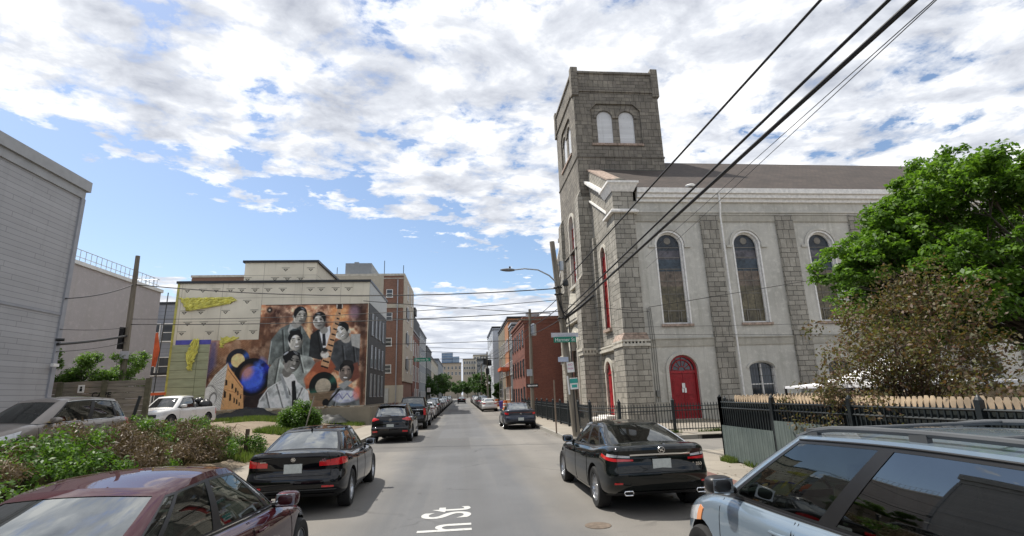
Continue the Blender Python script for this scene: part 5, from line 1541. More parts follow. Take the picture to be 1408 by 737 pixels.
# ---- big green tree and the copper leaved shrub
GL = leaf_mat('green_leaves', [(.03, .055, .012), (.07, .14, .022), (.12, .22, .032), (.20, .30, .06)], .42, .9)
BR = simple('bark', (.10, .085, .07), .95, var=.35, scale=8, bmp=.5)
def limb_tree(name, label, base, trunk_h, r0, clumps, nleaf, lsize, lm_, bark, cat='tree', group=None, flat=.5, part='crown', lean=(0, 0), sub=(1.3, 1.1)):
    t = thing(name, label, cat, base, 0, group)
    B = Vector(base); q = MB()
    top = B+Vector((lean[0], lean[1], trunk_h)); q.tube([B, B+Vector((lean[0]*.3, lean[1]*.3, trunk_h*.5)), top], [r0, r0*.8, r0*.65], 10)
    for c in clumps:
        p = Vector(c[:3]); m = (top+p)/2+Vector((random.uniform(-.2, .2), random.uniform(-.2, .2), .25))*(.5+trunk_h*.1)
        q.tube([top-Vector((0, 0, .1)), m, p], [r0*.34, r0*.16, r0*.04], 6)
        for k in range(3):
            e = p+Vector((random.uniform(-1, 1)*c[3], random.uniform(-1, 1)*c[3], random.uniform(-.6, .9)*c[3]))*.9
            q.tube([m*.4+p*.6, e], [r0*.10, r0*.02], 5)
    q.build('trunk', bark, t, origin=base, smooth=True)
    C = [c[:3] for c in clumps]; Rr = [(c[3], c[3], c[3]*(c[4] if len(c) > 4 else .7)) for c in clumps]
    # sub-clumps for broken outlines
    C2, R2 = [], []
    for c, r in zip(C, Rr):
        k = max(5, int(16*r[0]))
        for _ in range(k):
            d = rng.normal(size=3); d /= np.linalg.norm(d); C2.append(np.array(c)+d*np.array(r)*rng.uniform(.5, 1.0)); s_ = rng.uniform(.16, .34)*r[0]; R2.append((s_*sub[0], s_*sub[0], s_*sub[1]))
    leaves(part, C2, R2, nleaf, lsize, lm_, t, base, flat=flat)
    return t
clumps = []
for _ in range(120):
    a = rng.uniform(0, 2*PI); rr = rng.uniform(.1, 1)**.55; el = rng.uniform(-.95, 1); q_ = math.sqrt(max(.1, 1-el*el*.75))
    clumps.append((14.9+4.9*rr*math.cos(a)*q_, 10.8+3.9*rr*math.sin(a)*q_, 5.15+2.6*el, rng.uniform(.6, 1.1), .6))
for _ in range(34):
    clumps.append((rng.uniform(10.4, 12.8), rng.uniform(9.2, 12.5), rng.uniform(3.4, 4.9), rng.uniform(.45, .8), .6))
for _ in range(26):
    y_ = rng.uniform(10.8, 13.4); k_ = rng.uniform(.82, .92)
    clumps.append((y_*k_, y_, 3.3+rng.uniform(0, 1.0)+.45+(k_-.82)*9, rng.uniform(.4, .75), .6))
for _ in range(34):
    y_ = rng.uniform(10.4, 13.2); k_ = rng.uniform(.86, 1.04)
    clumps.append((y_*k_, y_, 4.3+rng.uniform(0, .9)+(k_-.86)*9, rng.uniform(.55, .9), .65))
limb_tree('leafy_tree', 'large bright green leafy tree overhanging the corner garden', (14.8, 10.2, .15), 1.9, .16, clumps, 175000, .064, GL, BR, sub=(1.2, .75))
CL = leaf_mat('copper_leaves', [(.045, .03, .02), (.085, .085, .035), (.125, .065, .045), (.12, .135, .05), (.19, .15, .10)], .35, 1.7)
cl = []
for _ in range(95):
    a = rng.uniform(0, 2*PI); h_ = rng.uniform(0, 1)**1.1; rr = (.75+.65*math.sin(PI*min(1, .25+h_*.75)))*rng.uniform(.1, 1)
    cl.append((8.2+rr*1.0*math.cos(a), 8.75+rr*1.75*math.sin(a), .6+3.5*h_*(1-.22*rr), rng.uniform(.25, .5), .95))
limb_tree('copper_shrub', 'loose copper leaved shrub with bare twigs behind the iron fence', (8.25, 8.9, .15), .7, .045, cl+[(6.75+rng.uniform(-.15, .3), rng.uniform(7.4, 10.8), rng.uniform(1.1, 1.9), .3, .9) for _ in range(12)], 25000, .036, CL, simple('twig_bark', (.09, .06, .05), .9), cat='shrub', flat=.1, sub=(2.6, 2.6))
cl = []
for _ in range(9): cl.append((rng.uniform(7.6, 11.8), rng.uniform(5.2, 7.6), rng.uniform(.6, 1.6), rng.uniform(.3, .5), .8))
limb_tree('green_shrub', 'low green and copper shrub behind the fence beyond the blue van roof', (9.3, 6.3, .15), .4, .05, cl, 5000, .05, leaf_mat('mixed_leaves', [(.03, .04, .015), (.08, .10, .03), (.15, .12, .05)], .3, 2), BR, cat='shrub', flat=.1)

# ------------------------------------------------------------------ left side: clapboard house, board fence, grey house
SID = siding_mat('grey_siding', (.40, .405, .425), .17)
SX = -13.5
t = thing('sided_house', 'tall grey clapboard house wall at the left edge beside the dirt lot', 'house', (-20, 8, .5)); org = (-20, 8, .5)
q = MB(); q.box(-28, SX, -12, 18.72, 0, 9.55); q.build('wall', SID, t, origin=org)
q = MB(); q.box(SX, SX+.06, -12, 18.72+.02, 9.25, 9.55); q.box(-28, SX+.14, -12.1, 18.86, 9.55, 9.93); q.build('parapet_trim', simple('grey_flashing', (.33, .34, .35), .5, var=.1), t, origin=org)
q = MB(); q.box(SX, SX+.03, -12, 18.70, 5.02, 5.10); q.box(SX-.02, SX+.06, 18.60, 18.78, .5, 9.25); q.build('siding_trim', simple('siding_joint', (.30, .31, .34), .6, var=.1), t, origin=org)
q = MB(); q.tube([(SX+.02, 18.6, 4.2), (SX+.22, 18.7, 4.2)], .05, 8); q.build('wall_bracket', M['black_metal'], t, origin=org)
q = MB(); q.obox((SX+.2, 18.5, 3.35), .05, .12, .05); q.build('wall_lamp', M['white'], t, origin=org)
# weathered board fence
def board_fence(name, label, a, b, z0, h):
    a = Vector((*a, 0)); b = Vector((*b, 0)); L_ = (b-a).length; d = (b-a)/L_; nn = Vector((d.y, -d.x, 0))
    t = thing(name, label, 'fence', (a.x, a.y, z0)); org = (a.x, a.y, z0)
    n = round(L_/1.75); w = L_/n
    for i in range(n):
        p = a+d*w*i; e = p+d*w; q = MB(); k = 9; bh = h/k
        for j in range(k):
            s_ = random.uniform(-.01, .015); o0 = nn*(.0+s_); tilt = random.uniform(-.015, .015)
            vs = []
            for dz in (0.006, bh-.012):
                for (pp, off, tl_) in ((p, o0, tilt), (e, o0, -tilt), (e, o0+nn*.03, -tilt), (p, o0+nn*.03, tilt)):
                    c = pp+off; vs.append((c.x, c.y, z0+j*bh+dz+tl_))
            q.add(vs, [(0,3,2,1),(4,5,6,7),(0,1,5,4),(1,2,6,5),(2,3,7,6),(3,0,4,7)])
        q.build('board_panel', M['fence_wood'], t, origin=org)
    for i in range(n+1):
        p = a+d*w*i+nn*.06; q = MB(); q.box(p.x-.10, p.x+.10, p.y-.06, p.y+.06, z0-.2, z0+h+random.uniform(-.05, .1)); q.build('post', simple('mossy_post', (.11, .105, .07), .95, var=.35, scale=5) if i == 0 else bpy.data.materials['mossy_post'], t, origin=org)
    return t
bf = board_fence('board_fence', 'weathered horizontal board fence behind the greige SUV with a graffiti tag', (-18.6, 24), (-13.35, 24), .72, 2.32)
mk = simple('graffiti_black', (.01, .01, .01), .7)
g_ = text_obj('graffiti', 'CAPE', .34, mk, bf, (3.45, -.11, 1.72), (R(90), 0, 0), .001, sx=.95, sy=.9, bold=.008)
s1 = thing('notice', 'white paper notice on the board fence above the SUV roof', 'notice', (-17.05, 23.86, 2.12)); q = MB(); q.box(-.24, .24, -.012, .0, -.17, .17); q.build('sheet', M['white'], s1, bevel=.004)
q = MB(); q.box(-.12, .15, -.016, -.012, .02, .05); q.box(-.15, .05, -.016, -.012, -.05, -.03); q.build('print', M['trim'], s1)
s2 = thing('notice', 'small white sign with a dark figure on a rusty panel of the board fence', 'notice', (-15.95, 23.85, 2.72)); q = MB(); q.box(-.13, .13, -.014, 0, -.16, .16); q.build('sheet', M['white'], s2, bevel=.004)
q = MB(); q.lathe([(.001, 0), (.045, 0), (.045, .004)], 12, 'y', (0, -.02, .06)); q.box(-.05, .05, -.02, -.014, -.10, .01); q.build('print', M['trim'], s2)
# grey stucco apartment house behind with roof railing
GS = stucco_mat('pale_grey_stucco', (.45, .42, .42), .12)
t = thing('grey_building', 'plain pale grey windowless building with a roof railing behind the board fence', 'building', (-26, 20, .5)); org = (-26, 20, .5)
q = MB(); q.box(-36, -20, 2, 35.9, 0, 9.25); q.build('wall', GS, t, origin=org)
q = MB(); q.box(-36.1, -19.9, 2, 36.0, 9.25, 9.45); q.build('parapet', M['white'], t, origin=org)
q = MB(); q.box(-30, -22.3, 20, 29.5, 9.45, 10.3); q.build('roof_room', GS, t, origin=org)
q = MB()
for y in np.arange(26, 36, .42): q.tube([(-20.2, y, 9.45), (-20.2, y, 10.15)], .02, 4)
for z in (9.75, 10.15): q.tube([(-20.2, 26, z), (-20.2, 35.9, z)], .022, 4)
for x in np.arange(-24, -20.2, .5): q.tube([(x, 35.85, 9.45), (x, 35.85, 10.15)], .02, 4)
q.tube([(-24, 35.85, 10.15), (-20.2, 35.85, 10.15)], .022, 4)
q.build('roof_railing', M['lichen'], t, origin=org)
t = thing('grey_townhouse', 'narrow blue grey townhouse with white framed windows left of the mural wall', 'house', (-25, 47, .6)); org = (-25, 47, .6)
q = MB(); q.box(-31, -22.9, 44, 52, 0, 9.9); q.build('wall', siding_mat('blue_grey_siding', (.25, .27, .31), .3), t, origin=org)
q = MB(); q.box(-31.1, -22.8, 43.9, 52.1, 9.9, 10.1); q.cut(); q.box(-31, -22.9, 43.93, 44, 4.1, 4.4); q.build_each('trim', M['trim'], t, origin=org)
def window(parent, origin, c, w, h, face, frame=.07, depth=.05, mat=None, glass=None, mull=1, name='window', proud=.03):
    """window on a wall: face '-y' or '+x' / '-x'; c is the centre on the wall surface"""
    q = MB(); x, y, z = c
    def bx(a0, a1, z0, z1, d0, d1):
        if face == '-y': q.box(x+a0, x+a1, y-d1, y-d0, z+z0, z+z1)
        elif face == '+x': q.box(x+d0, x+d1, y+a0, y+a1, z+z0, z+z1)
        else: q.box(x-d1, x-d0, y+a0, y+a1, z+z0, z+z1)
    W_, H_ = w/2, h/2
    bx(-W_, W_, H_-frame, H_, 0, proud+.03); bx(-W_-.04, W_+.04, -H_-.02, -H_+frame, 0, proud+.06); bx(-W_, -W_+frame, -H_+frame, H_-frame, 0, proud+.03); bx(W_-frame, W_, -H_+frame, H_-frame, 0, proud+.03)
    if mull: bx(-W_+frame, W_-frame, -.025, .025, 0, proud+.02)
    fo = q.build(name, mat or M['white'], parent, origin=origin)
    q = MB(); W_ -= frame; H_ -= frame; bx(-W_, W_, -H_, H_, .0, proud); q.build('pane', glass or M['wglass'], fo, origin=origin)
    return fo
for z in (2.2, 4.9, 7.6):
    for x in (-24.6, -23.6): window(t, org, (x, 44, z), .85, 1.5, '-y')
# weeds climbing the board fence
WL = leaf_mat('weed_leaves', [(.04, .08, .02), (.09, .17, .035), (.17, .27, .07)], .4, 1.2)
for i, (x, y, w_, h_, lab) in enumerate(((-18.6, 25.3, .8, 2.0, 'tall green sapling beside the clapboard house corner behind the fence'), (-17.3, 25.6, .9, .9, 'low green shrub topping the left part of the board fence'), (-16.3, 25.4, 1.1, 1.7, 'green shrub behind the middle of the board fence'),
                                         (-15.4, 25.8, 1.1, 1.4, 'green shrub around the foot of the old pole behind the fence'))):
    cl = [(x+rng.uniform(-w_, w_)*.8, y+rng.uniform(-.4, .4), 2.3+rng.uniform(.3, h_+.3), rng.uniform(.3, .5), .8) for _ in range(9)]
    limb_tree('fence_shrub', lab, (x, y, .7), 1.6, .06, cl, 5200, .055, WL, BR, cat='shrub', group='shrubs behind the board fence', sub=(2.2, 2.2))

# overgrown bank between lot and pavement: one tangled hedge
HG = leaf_mat('bank_leaves', [(.02, .04, .010), (.05, .11, .018), (.10, .19, .03), (.18, .27, .07)], .35, 1.0)
HB = leaf_mat('dry_stems', [(.035, .026, .016), (.10, .068, .042), (.17, .12, .075), (.25, .19, .12)], .15, 1.3)
t = thing('hedge', 'tangled overgrown hedge of ivy and dry brown stems on the bank by the lot', 'hedge', (-8.2, 11, .2)); org = (-8.2, 11, .2)
C, Rr, Cb, Rb = [], [], [], []
def crest(y): return float(np.interp(y, [-4, 5, 9, 12, 14.5, 16.5, 18.2, 19.3], [1.5, 1.5, 1.5, 1.45, 1.42, 1.48, 1.2, .55]))
for _ in range(1000):
    y = rng.uniform(-4, 19.3); u = rng.uniform(-1, 1); x = -8.0+u*1.35+.15*math.sin(y*1.7); top = crest(y)*(1-.42*u*u)+.12*math.sin(y*2.3+u*3)
    z = rng.uniform(.25, 1)**.6*top
    r_ = rng.uniform(.16, .34)
    patchy = math.sin(y*.9+1.2)+.8*math.sin(y*2.1+x*1.7)+rng.normal()*.35
    if patchy > .35 or rng.random() < .12: Cb.append((x, y, z+.08)); Rb.append((r_*1.1, r_*1.2, r_*.7))
    else: C.append((x, y, z)); Rr.append((r_, r_, r_*.75))
leaves('ivy_leaves', C, Rr, 62000, .04, HG, t, org, flat=.3)
leaves('dry_stems', Cb, Rb, 42000, .065, HB, t, org, flat=-.2, aspect=.10)
leaves('dry_leaves', Cb, Rb, 16000, .03, HB, t, org, flat=.1, aspect=.6)
# solid dark core added so that no light shines through the tangle
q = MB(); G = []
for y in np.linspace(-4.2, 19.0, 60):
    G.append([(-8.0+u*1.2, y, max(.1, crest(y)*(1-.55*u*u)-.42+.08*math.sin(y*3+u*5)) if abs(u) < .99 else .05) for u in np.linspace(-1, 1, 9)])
q.grid(G); q.build('dark_core', simple('core_dark', (.03, .028, .014), 1.0, var=.6, scale=6, spec=0), t, origin=org, smooth=True, angle=80)
q = MB()
for _ in range(120):
    y = rng.uniform(0, 18.5); x = -8+rng.uniform(-1, 1.2); z = crest(y)*.7; a = rng.uniform(0, 2*PI); l = rng.uniform(.3, .75)
    q.tube([(x, y, z), (x+l*.5*math.cos(a), y+l*.5*math.sin(a), z+l*.5), (x+l*math.cos(a), y+l*math.sin(a), z+l*.35)], [.009, .006, .003], 4)
q.build('bare_twigs', HB if False else simple('dry_twig', (.16, .11, .075), .9), t, origin=org)
q = MB(); q.tube([(0, 0, 0), (.28, .05, 1.55)], .045, 6); o = q.build('bollard_post', M['black_metal']); o.location = (-9.75, 16.6, .7); tag(o, 'dark leaning metal post sticking out of the hedge in front of the white pickup', 'post')
q = MB(); q.tube([(0, 0, 0), (.03, .0, .95)], .07, 8); o = q.build('rusty_stake', simple('rust_dark', (.09, .06, .045), .9)); o.location = (-7.1, 18.6, .15); tag(o, 'short rusty stake at the right end of the hedge', 'stake')
# green bush by the entrance with leaning stick
cl = [(-8.6+math.cos(k*2.4)*.75*math.sqrt(k/26), 29.6+math.sin(k*2.4)*.6*math.sqrt(k/26), .35+(1.35-.9*k/26)*rng.uniform(.2, 1), .5, .9) for k in range(26)]
limb_tree('vine_bush', 'rounded green vine bush in front of the mural beside the black saloon', (-8.6, 29.6, .3), .5, .05, cl, 26000, .05, HG, BR, cat='bush', sub=(2.2, 2.2))
q = MB(); q.tube([(0, 0, 0), (.32, .1, 1.55)], .035, 6); o = q.build('leaning_stick', simple('grey_stick', (.22, .20, .17), .9)); o.location = (-8.1, 28.9, .6); tag(o, 'grey stick leaning out of the vine bush', 'stick')
# low grass and weeds at the foot of the mural (stuff)
def grass(name, areas, n, size, mat, flatz=None):
    V = []; F = []
    pts = []
    for (x0, x1, y0, y1, dens) in areas:
        k = int(n*dens); pts += [(rng.uniform(x0, x1), rng.uniform(y0, y1)) for _ in range(k)]
    P = np.array(pts); z = lot_z(P[:, 0], P[:, 1]) if flatz is None else np.full(len(P), flatz); m = len(P); a = rng.uniform(0, 2*PI, m); s = size*(.5+rng.random(m)); w = s*.10
    dx_, dy_ = np.cos(a), np.sin(a); b = rng.normal(size=(m, 2))*.35
    v = np.stack([np.stack([P[:, 0]-dx_*w, P[:, 1]-dy_*w, z-.02], 1), np.stack([P[:, 0]+dx_*w, P[:, 1]+dy_*w, z-.02], 1), np.stack([P[:, 0]+b[:, 0]*s, P[:, 1]+b[:, 1]*s, z+s], 1)], 1).reshape(-1, 3)
    me = bpy.data.meshes.new(name); me.vertices.add(3*m); me.vertices.foreach_set('co', v.ravel()); me.loops.add(3*m); me.loops.foreach_set('vertex_index', np.arange(3*m))
    me.polygons.add(m); me.polygons.foreach_set('loop_start', np.arange(m)*3); me.polygons.foreach_set('loop_total', np.full(m, 3)); me.update(calc_edges=True)
    at = me.attributes.new('rnd', 'FLOAT', 'FACE'); at.data.foreach_set('value', rng.random(m))
    return link_mesh(name, me, [mat], None)
g_ = grass('grass', [(-18, -9.8, 35.8, 39.2, .42), (-9, -6.6, 36, 38.6, .08), (-9.9, -7.2, 26.5, 29.5, .2), (-8.2, -6.5, 17.2, 20, .12), (-14, -11, 33, 37, .1), (-21, -13, 22, 24.2, .08)], 20000, .20, leaf_mat('grass_blades', [(.04, .07, .015), (.10, .15, .03), (.20, .22, .08)], .3, 1))
tag(g_, 'rough green grass at the foot of the mural wall', 'grass', kind='stuff')
tufts = [(FX-.16+rng.uniform(-.03, .03), FX-.02, y, y+rng.uniform(.1, .5), .03+.03*rng.random()) for y in rng.uniform(1, 13, 14)]+[(FX-.25, FX-.02, 12.7, 13.2, .2)]
g_ = grass('weeds', tufts, 2600, .11, bpy.data.materials['grass_blades'], .152); tag(g_, 'small weeds growing along the foot of the iron fence', 'weeds', kind='stuff')
tufts = [(x, x+rng.uniform(.2, .7), 21.55, 21.72, .05) for x in rng.uniform(6, 20, 16)]
g_ = grass('weeds', tufts, 2000, .12, bpy.data.materials['grass_blades'], .152); tag(g_, 'thin strip of weeds along the foot of the church railing', 'weeds', kind='stuff')
# leaf and paper litter along both gutters and on the pavements
def litter(label, areas, n, size, mat, z):
    q = MB()
    for (x0, x1, y0, y1) in areas:
        for _ in range(n):
            x, y = rng.uniform(x0, x1), rng.uniform(y0, y1); a = rng.uniform(0, 2*PI); s = size*rng.uniform(.5, 1.5); c_, s_ = math.cos(a)*s, math.sin(a)*s
            q.add([(x-c_, y-s_, z), (x+s_*.45, y-c_*.45, z+s*.2), (x+c_, y+s_, z+.002), (x-s_*.45, y+c_*.45, z+s*.25)], [(0, 1, 2, 3)])
    tag(q.build('litter', mat), label, 'litter', kind='stuff')
litter('dry leaf litter gathered in the right gutter', [(3.85, 4.22, 6, 13), (3.8, 4.2, 24, 50)], 130, .035, simple('dry_leaf', (.16, .11, .06), .9, var=.5, scale=8), .006)
litter('dry leaf litter gathered in the left gutter', [(-4.42, -4.0, 5, 45), (-4.42, -4.1, 14, 24)], 160, .035, bpy.data.materials['dry_leaf'], .006)
litter('scattered leaves on the right pavement by the fence', [(4.6, 6.7, 8, 14), (4.6, 9, 21, 24)], 60, .03, bpy.data.materials['dry_leaf'], .158)
# ------------------------------------------------------------------ mural building
t = thing('mural_building', 'three storey building with cream sheathing and a painted music mural on its side', 'building', (-14, 44.5, .5)); org = (-14, 44.5, .5)
MY = 40.0
SH, nt, bs = nodes('sheathing_board')
uv = wall_uv(nt); b_ = nt.nodes.new('ShaderNodeTexBrick'); nt.links.new(scaled(nt, uv, 1, (.5, .9, 0)), b_.inputs['Vector']); b_.offset = 0; b_.inputs['Scale'].default_value = 1; b_.inputs['Brick Width'].default_value = 2.9; b_.inputs['Row Height'].default_value = 1.75; b_.inputs['Mortar Size'].default_value = .012
b_.inputs['Color1'].default_value = (.74, .69, .56, 1); b_.inputs['Color2'].default_value = (.69, .64, .52, 1); b_.inputs['Mortar'].default_value = (.24, .21, .16, 1)
a = noise(nt, uv, .5, 6, .6); f_ = noise(nt, scaled(nt, uv, (3, .25, 1)), 1, 5, .6)
c = mixc(nt, 1, b_.outputs[0], ramp(nt, a, [(.3, .86), (.7, 1.08)]), 'MULTIPLY'); c = mixc(nt, ramp(nt, f_, [(.55, 0), (.75, .45)]), c, (.36, .32, .22))
nt.links.new(c, bs.inputs['Base Color']); bs.inputs['Roughness'].default_value = .75
SG, nt, bs = nodes('green_sheathing')
uv = wall_uv(nt); b_ = nt.nodes.new('ShaderNodeTexBrick'); nt.links.new(uv, b_.inputs['Vector']); b_.offset = 0; b_.inputs['Scale'].default_value = 1; b_.inputs['Brick Width'].default_value = 2.4; b_.inputs['Row Height'].default_value = .62; b_.inputs['Mortar Size'].default_value = .02
b_.inputs['Color1'].default_value = (.43, .45, .29, 1); b_.inputs['Color2'].default_value = (.37, .40, .26, 1); b_.inputs['Mortar'].default_value = (.17, .18, .10, 1)
a = noise(nt, scaled(nt, uv, (.5, 3, 1)), 1.5, 6, .65); c = mixc(nt, 1, b_.outputs[0], ramp(nt, a, [(.3, .7), (.7, 1.15)]), 'MULTIPLY')
nt.links.new(c, bs.inputs['Base Color']); bs.inputs['Roughness'].default_value = .8
BLS, nt, bs = nodes('black_cladding'); nt.links.new(ramp(nt, noise(nt, scaled(nt, wall_uv(nt), (7, .4, 1)), 1, 4), [(.3, (.006, .007, .007)), (.7, (.016, .018, .017))]), bs.inputs['Base Color']); bs.inputs['Roughness'].default_value = .6
X0, X1 = -21.1, -7.03
q = MB(); q.box(X0, X1, MY, 49.2, .1, 10.75); q.build('side_wall', SH, t, origin=org)
q = MB(); q.box(X0-.12, X1+.10, MY-.12, 49.3, 10.75, 10.93); q.build('parapet_cap', M['trim'], t, origin=org)
q = MB(); q.box(-16.45, -11.1, MY, 48.5, 10.93, 12.35); q.build('upper_storey', [SH], t, origin=org)
q = MB(); q.box(-16.6, -10.95, MY-.12, 48.6, 12.35, 12.52); q.build('parapet_cap', M['trim'], t, origin=org)
q = MB(); q.box(X1, X1+.04, MY+.03, 49.2, 1.45, 9.1); q.build('street_cladding', BLS, t, origin=org)
q = MB(); q.box(X1, X1+.05, MY+.03, 49.2, 9.1, 10.75); q.build('street_frieze', simple('pale_metal_panel', (.42, .44, .42), .5, var=.12), t, origin=org)
for z in (2.9, 5.1, 7.6):
    for y in (41.6, 43.4, 45.3, 47.2): window(t, org, (X1+.04, y, z), .62, 1.75, '+x', mull=0, frame=.05, mat=M['lichen'])
# decals printed on the sheathing (not over the mural)
q = MB()
def inmural(x, z): return (x > -15.1 and x < -7.1 and z < 9.15) or z < 6.6
for row, z in enumerate((7.05, 7.75, 8.6, 9.35, 10.25, 11.1, 11.85)):
    for k in range(17):
        x = -20.4+k*.98+(.35 if row % 2 else 0)+random.uniform(-.12, .12)
        if x > -7.4: continue
        if z > 10.7 and not (-16.3 < x < -11.4): continue
        if inmural(x-.3, z-.3) or inmural(x+.3, z-.3): continue
        if random.random() < .25: continue
        y = MY-.004
        q.add([(x-.19, y, z), (x+.19, y, z), (x, y, z-.21)], [(0, 1, 2)]); q.add([(x-.08, y-.002, z-.045), (x+.08, y-.002, z-.045), (x, y-.002, z-.13)], [(0, 1, 2)], 1)
        q.add([(x-.30, y, z+.06), (x+.30, y, z+.06), (x+.30, y, z+.095), (x-.30, y, z+.095)], [(0, 1, 2, 3)])
q.build('sheathing_print', [simple('print_grey', (.07, .065, .05), .8), SH], t, origin=org)
q = MB(); q.box(X0+.02, -18.42, MY-.03, MY, 1.5, 6.15); q.build('green_sheathing', SG, t, origin=org)
q = MB(); q.box(X0+.3, -18.35, MY-.035, MY, 6.17, 6.50); q.build('blue_tape', simple('blue_membrane', (.09, .09, .42), .5, var=.2), t, origin=org)
q = MB(); q.box(X0-.05, X0+.10, MY-.04, MY+.3, .5, 10.75); q.build('corner_tape', simple('yellow_membrane', (.45, .42, .10), .5, var=.3, scale=3), t, origin=org)
YT = simple('yellow_sheet', (.68, .64, .14), .5, var=.3, scale=3)
def rag(name, label, cat, pts, mat, y, ny=10, amp=.10):
    """crumpled hanging sheet: pts rows of (xl, xr, z)"""
    q = MB(); G = []; m = (len(pts)-1)*5; ny *= 3; ph = random.uniform(0, 6)
    for i in range(m+1):
        u = i/5; k = min(int(u), len(pts)-2); w = u-k; xl, xr, z = [pts[k][c]*(1-w)+pts[k+1][c]*w for c in range(3)]
        xl += random.uniform(-.07, .07); xr += random.uniform(-.07, .07)
        G.append([(xl+(xr-xl)*j/ny, y-.02-amp*(abs(math.sin(j*.55+ph+.25*i))**2*.7+abs(math.sin(j*.23+i*.5))*.5)*(.7+.3*random.random()), z+.05*math.sin(j*.7+ph)+.03*random.random()) for j in range(ny+1)])
    q.grid(G); o = q.build(name, mat, smooth=True, angle=40)
    c = ((pts[0][0]+pts[0][1])/2, y, pts[0][2])
    for v in o.data.vertices: v.co -= Vector(c)
    o.location = c; tag(o, label, cat); m_ = o.modifiers.new('thick', 'SOLIDIFY'); m_.thickness = .01
    return o
rag('torn_sheet', 'wide torn yellow plastic sheet on the upper left of the mural building', 'plastic sheet', [(-20.9, -18.0, 9.55), (-20.85, -17.0, 9.62), (-20.8, -16.8, 9.45), (-20.75, -17.2, 9.28), (-20.6, -17.3, 9.2), (-20.4, -20.1, 8.7)], YT, MY, 26, .10)
rag('torn_sheet', 'narrow yellow strip hanging beside the green boards', 'plastic sheet', [(-19.6, -19.1, 6.55), (-19.75, -19.15, 6.0), (-19.95, -19.2, 5.4), (-19.8, -19.4, 4.8), (-19.75, -19.45, 4.3)], YT, MY-.04, 8, .12)
rag('torn_sheet', 'short yellow flap above the painted vinyl records', 'plastic sheet', [(-17.7, -16.4, 6.65), (-17.7, -16.5, 6.5), (-17.65, -17.4, 6.2), (-17.65, -17.45, 5.9)], YT, MY, 8, .06)
# foundation, debris and retaining walls
q = MB(); q.box(-20.9, X1-.0, MY-.75, MY+.02, .1, 1.28); q.box(X1-.02, X1+.15, MY-.6, 49.2, .1, 1.44); q.build('foundation', M['slab'], t, origin=org)
q = MB()
for _ in range(150):
    x_, y_ = rng.uniform(-20.5, -7.3), MY-rng.uniform(.05, .68); s_ = rng.uniform(.03, .13); l_ = s_*rng.choice([1, 1.4, 5])
    q.obox((x_, y_, 1.28+s_*.4), min(l_, .5), s_*.6, s_*.5, Matrix.Rotation(rng.uniform(0, 3), 3, 'Z') @ Matrix.Rotation(rng.uniform(-.3, .3), 3, 'Y'))
tag(q.build('rubble', simple('rubble_mix', (.34, .27, .18), .95, var=.5, scale=1.2)), 'loose boards and rubble lying on the ledge under the mural', 'rubble', kind='stuff')
rw = MB(); rw.box(0, 3.1, 0, .25, 0, 1.25); rw.box(2.85, 3.1, .25, 3.5, 0, 1.25)
o = rw.build('retaining_wall', M['slab'], bevel=.02); o.location = (-9.35, MY-2.2, .12); tag(o, 'tan concrete retaining wall at the street corner of the mural building', 'wall')
# tarpaulin humps
TP = simple('black_tarpaulin', (.010, .012, .012), .6, var=.4, scale=3)
def tarp(loc, L_, W_, H_, label, seed):
    r = np.random.default_rng(seed); q = MB(); G = []
    ph = r.uniform(0, 6, 6)
    for i, u in enumerate(np.linspace(-1, 1, 40)):
        row = []
        for v in np.linspace(-1, 1, 16):
            h_ = H_*max(0, (1-abs(u)**3))*max(0, (1-abs(v)**2.2))*(.65+.3*math.sin(3*u+ph[0])+.1*math.sin(11*u+5*v+ph[1])+.08*math.sin(17*u-9*v+ph[2]))
            row.append((u*L_/2+.05*math.sin(9*v+ph[3]), v*W_/2+.08*math.sin(7*u+ph[4]), h_))
        G.append(row)
    q.grid(G); o = q.build('tarpaulin', TP, smooth=True, angle=70); o.location = loc; tag(o, label, 'tarpaulin')
tarp((-15.2, 38.6, .85), 5.2, 1.5, .75, 'black tarpaulin heap at the foot of the mural behind the pickup', 3)
tarp((-9.9, 36.9, .42), 4.6, 1.5, .85, 'long black tarpaulin heap right of the vine bush', 5)

# ---- the mural, painted on a fine grid of coloured points
UW, UH = 640, 430            # canvas; photo frame 291..503 x 420..556 mapped on it
Ucv, Vcv = np.meshgrid(np.arange(UW)+.5, np.arange(UH)+.5)
PXc = 290+Ucv/UW*214; PYc = 419.5+Vcv/UH*137.5      # picture coordinates used for drawing
rs = np.random.default_rng(5)
def vnoise(sx, sy, octv=4, seed=0):
    r = np.random.default_rng(seed); out = np.zeros_like(PXc); amp = 1; tot = 0
    for o_ in range(octv):
        gx, gy = int(214/sx*2**o_)+3, int(138/sy*2**o_)+3; g = r.random((gy, gx))
        fx = (PXc-290)/sx*2**o_; fy = (PYc-419.5)/sy*2**o_; ix = np.clip(fx.astype(int), 0, gx-2); iy = np.clip(fy.astype(int), 0, gy-2); dx = fx-ix; dy = fy-iy
        dx = np.clip(dx, 0, 1); dy = np.clip(dy, 0, 1); dx = dx*dx*(3-2*dx); dy = dy*dy*(3-2*dy)
        out += amp*((g[iy, ix]*(1-dx)+g[iy, ix+1]*dx)*(1-dy)+(g[iy+1, ix]*(1-dx)+g[iy+1, ix+1]*dx)*dy); tot += amp; amp *= .55
    return out/tot
IMG = np.zeros((UH, UW, 3))
def lerp(mask, col):
    global IMG
    IMG = IMG*(1-mask[..., None])+np.asarray(col)*mask[..., None] if np.ndim(col) == 1 else IMG*(1-mask[..., None])+col*mask[..., None]
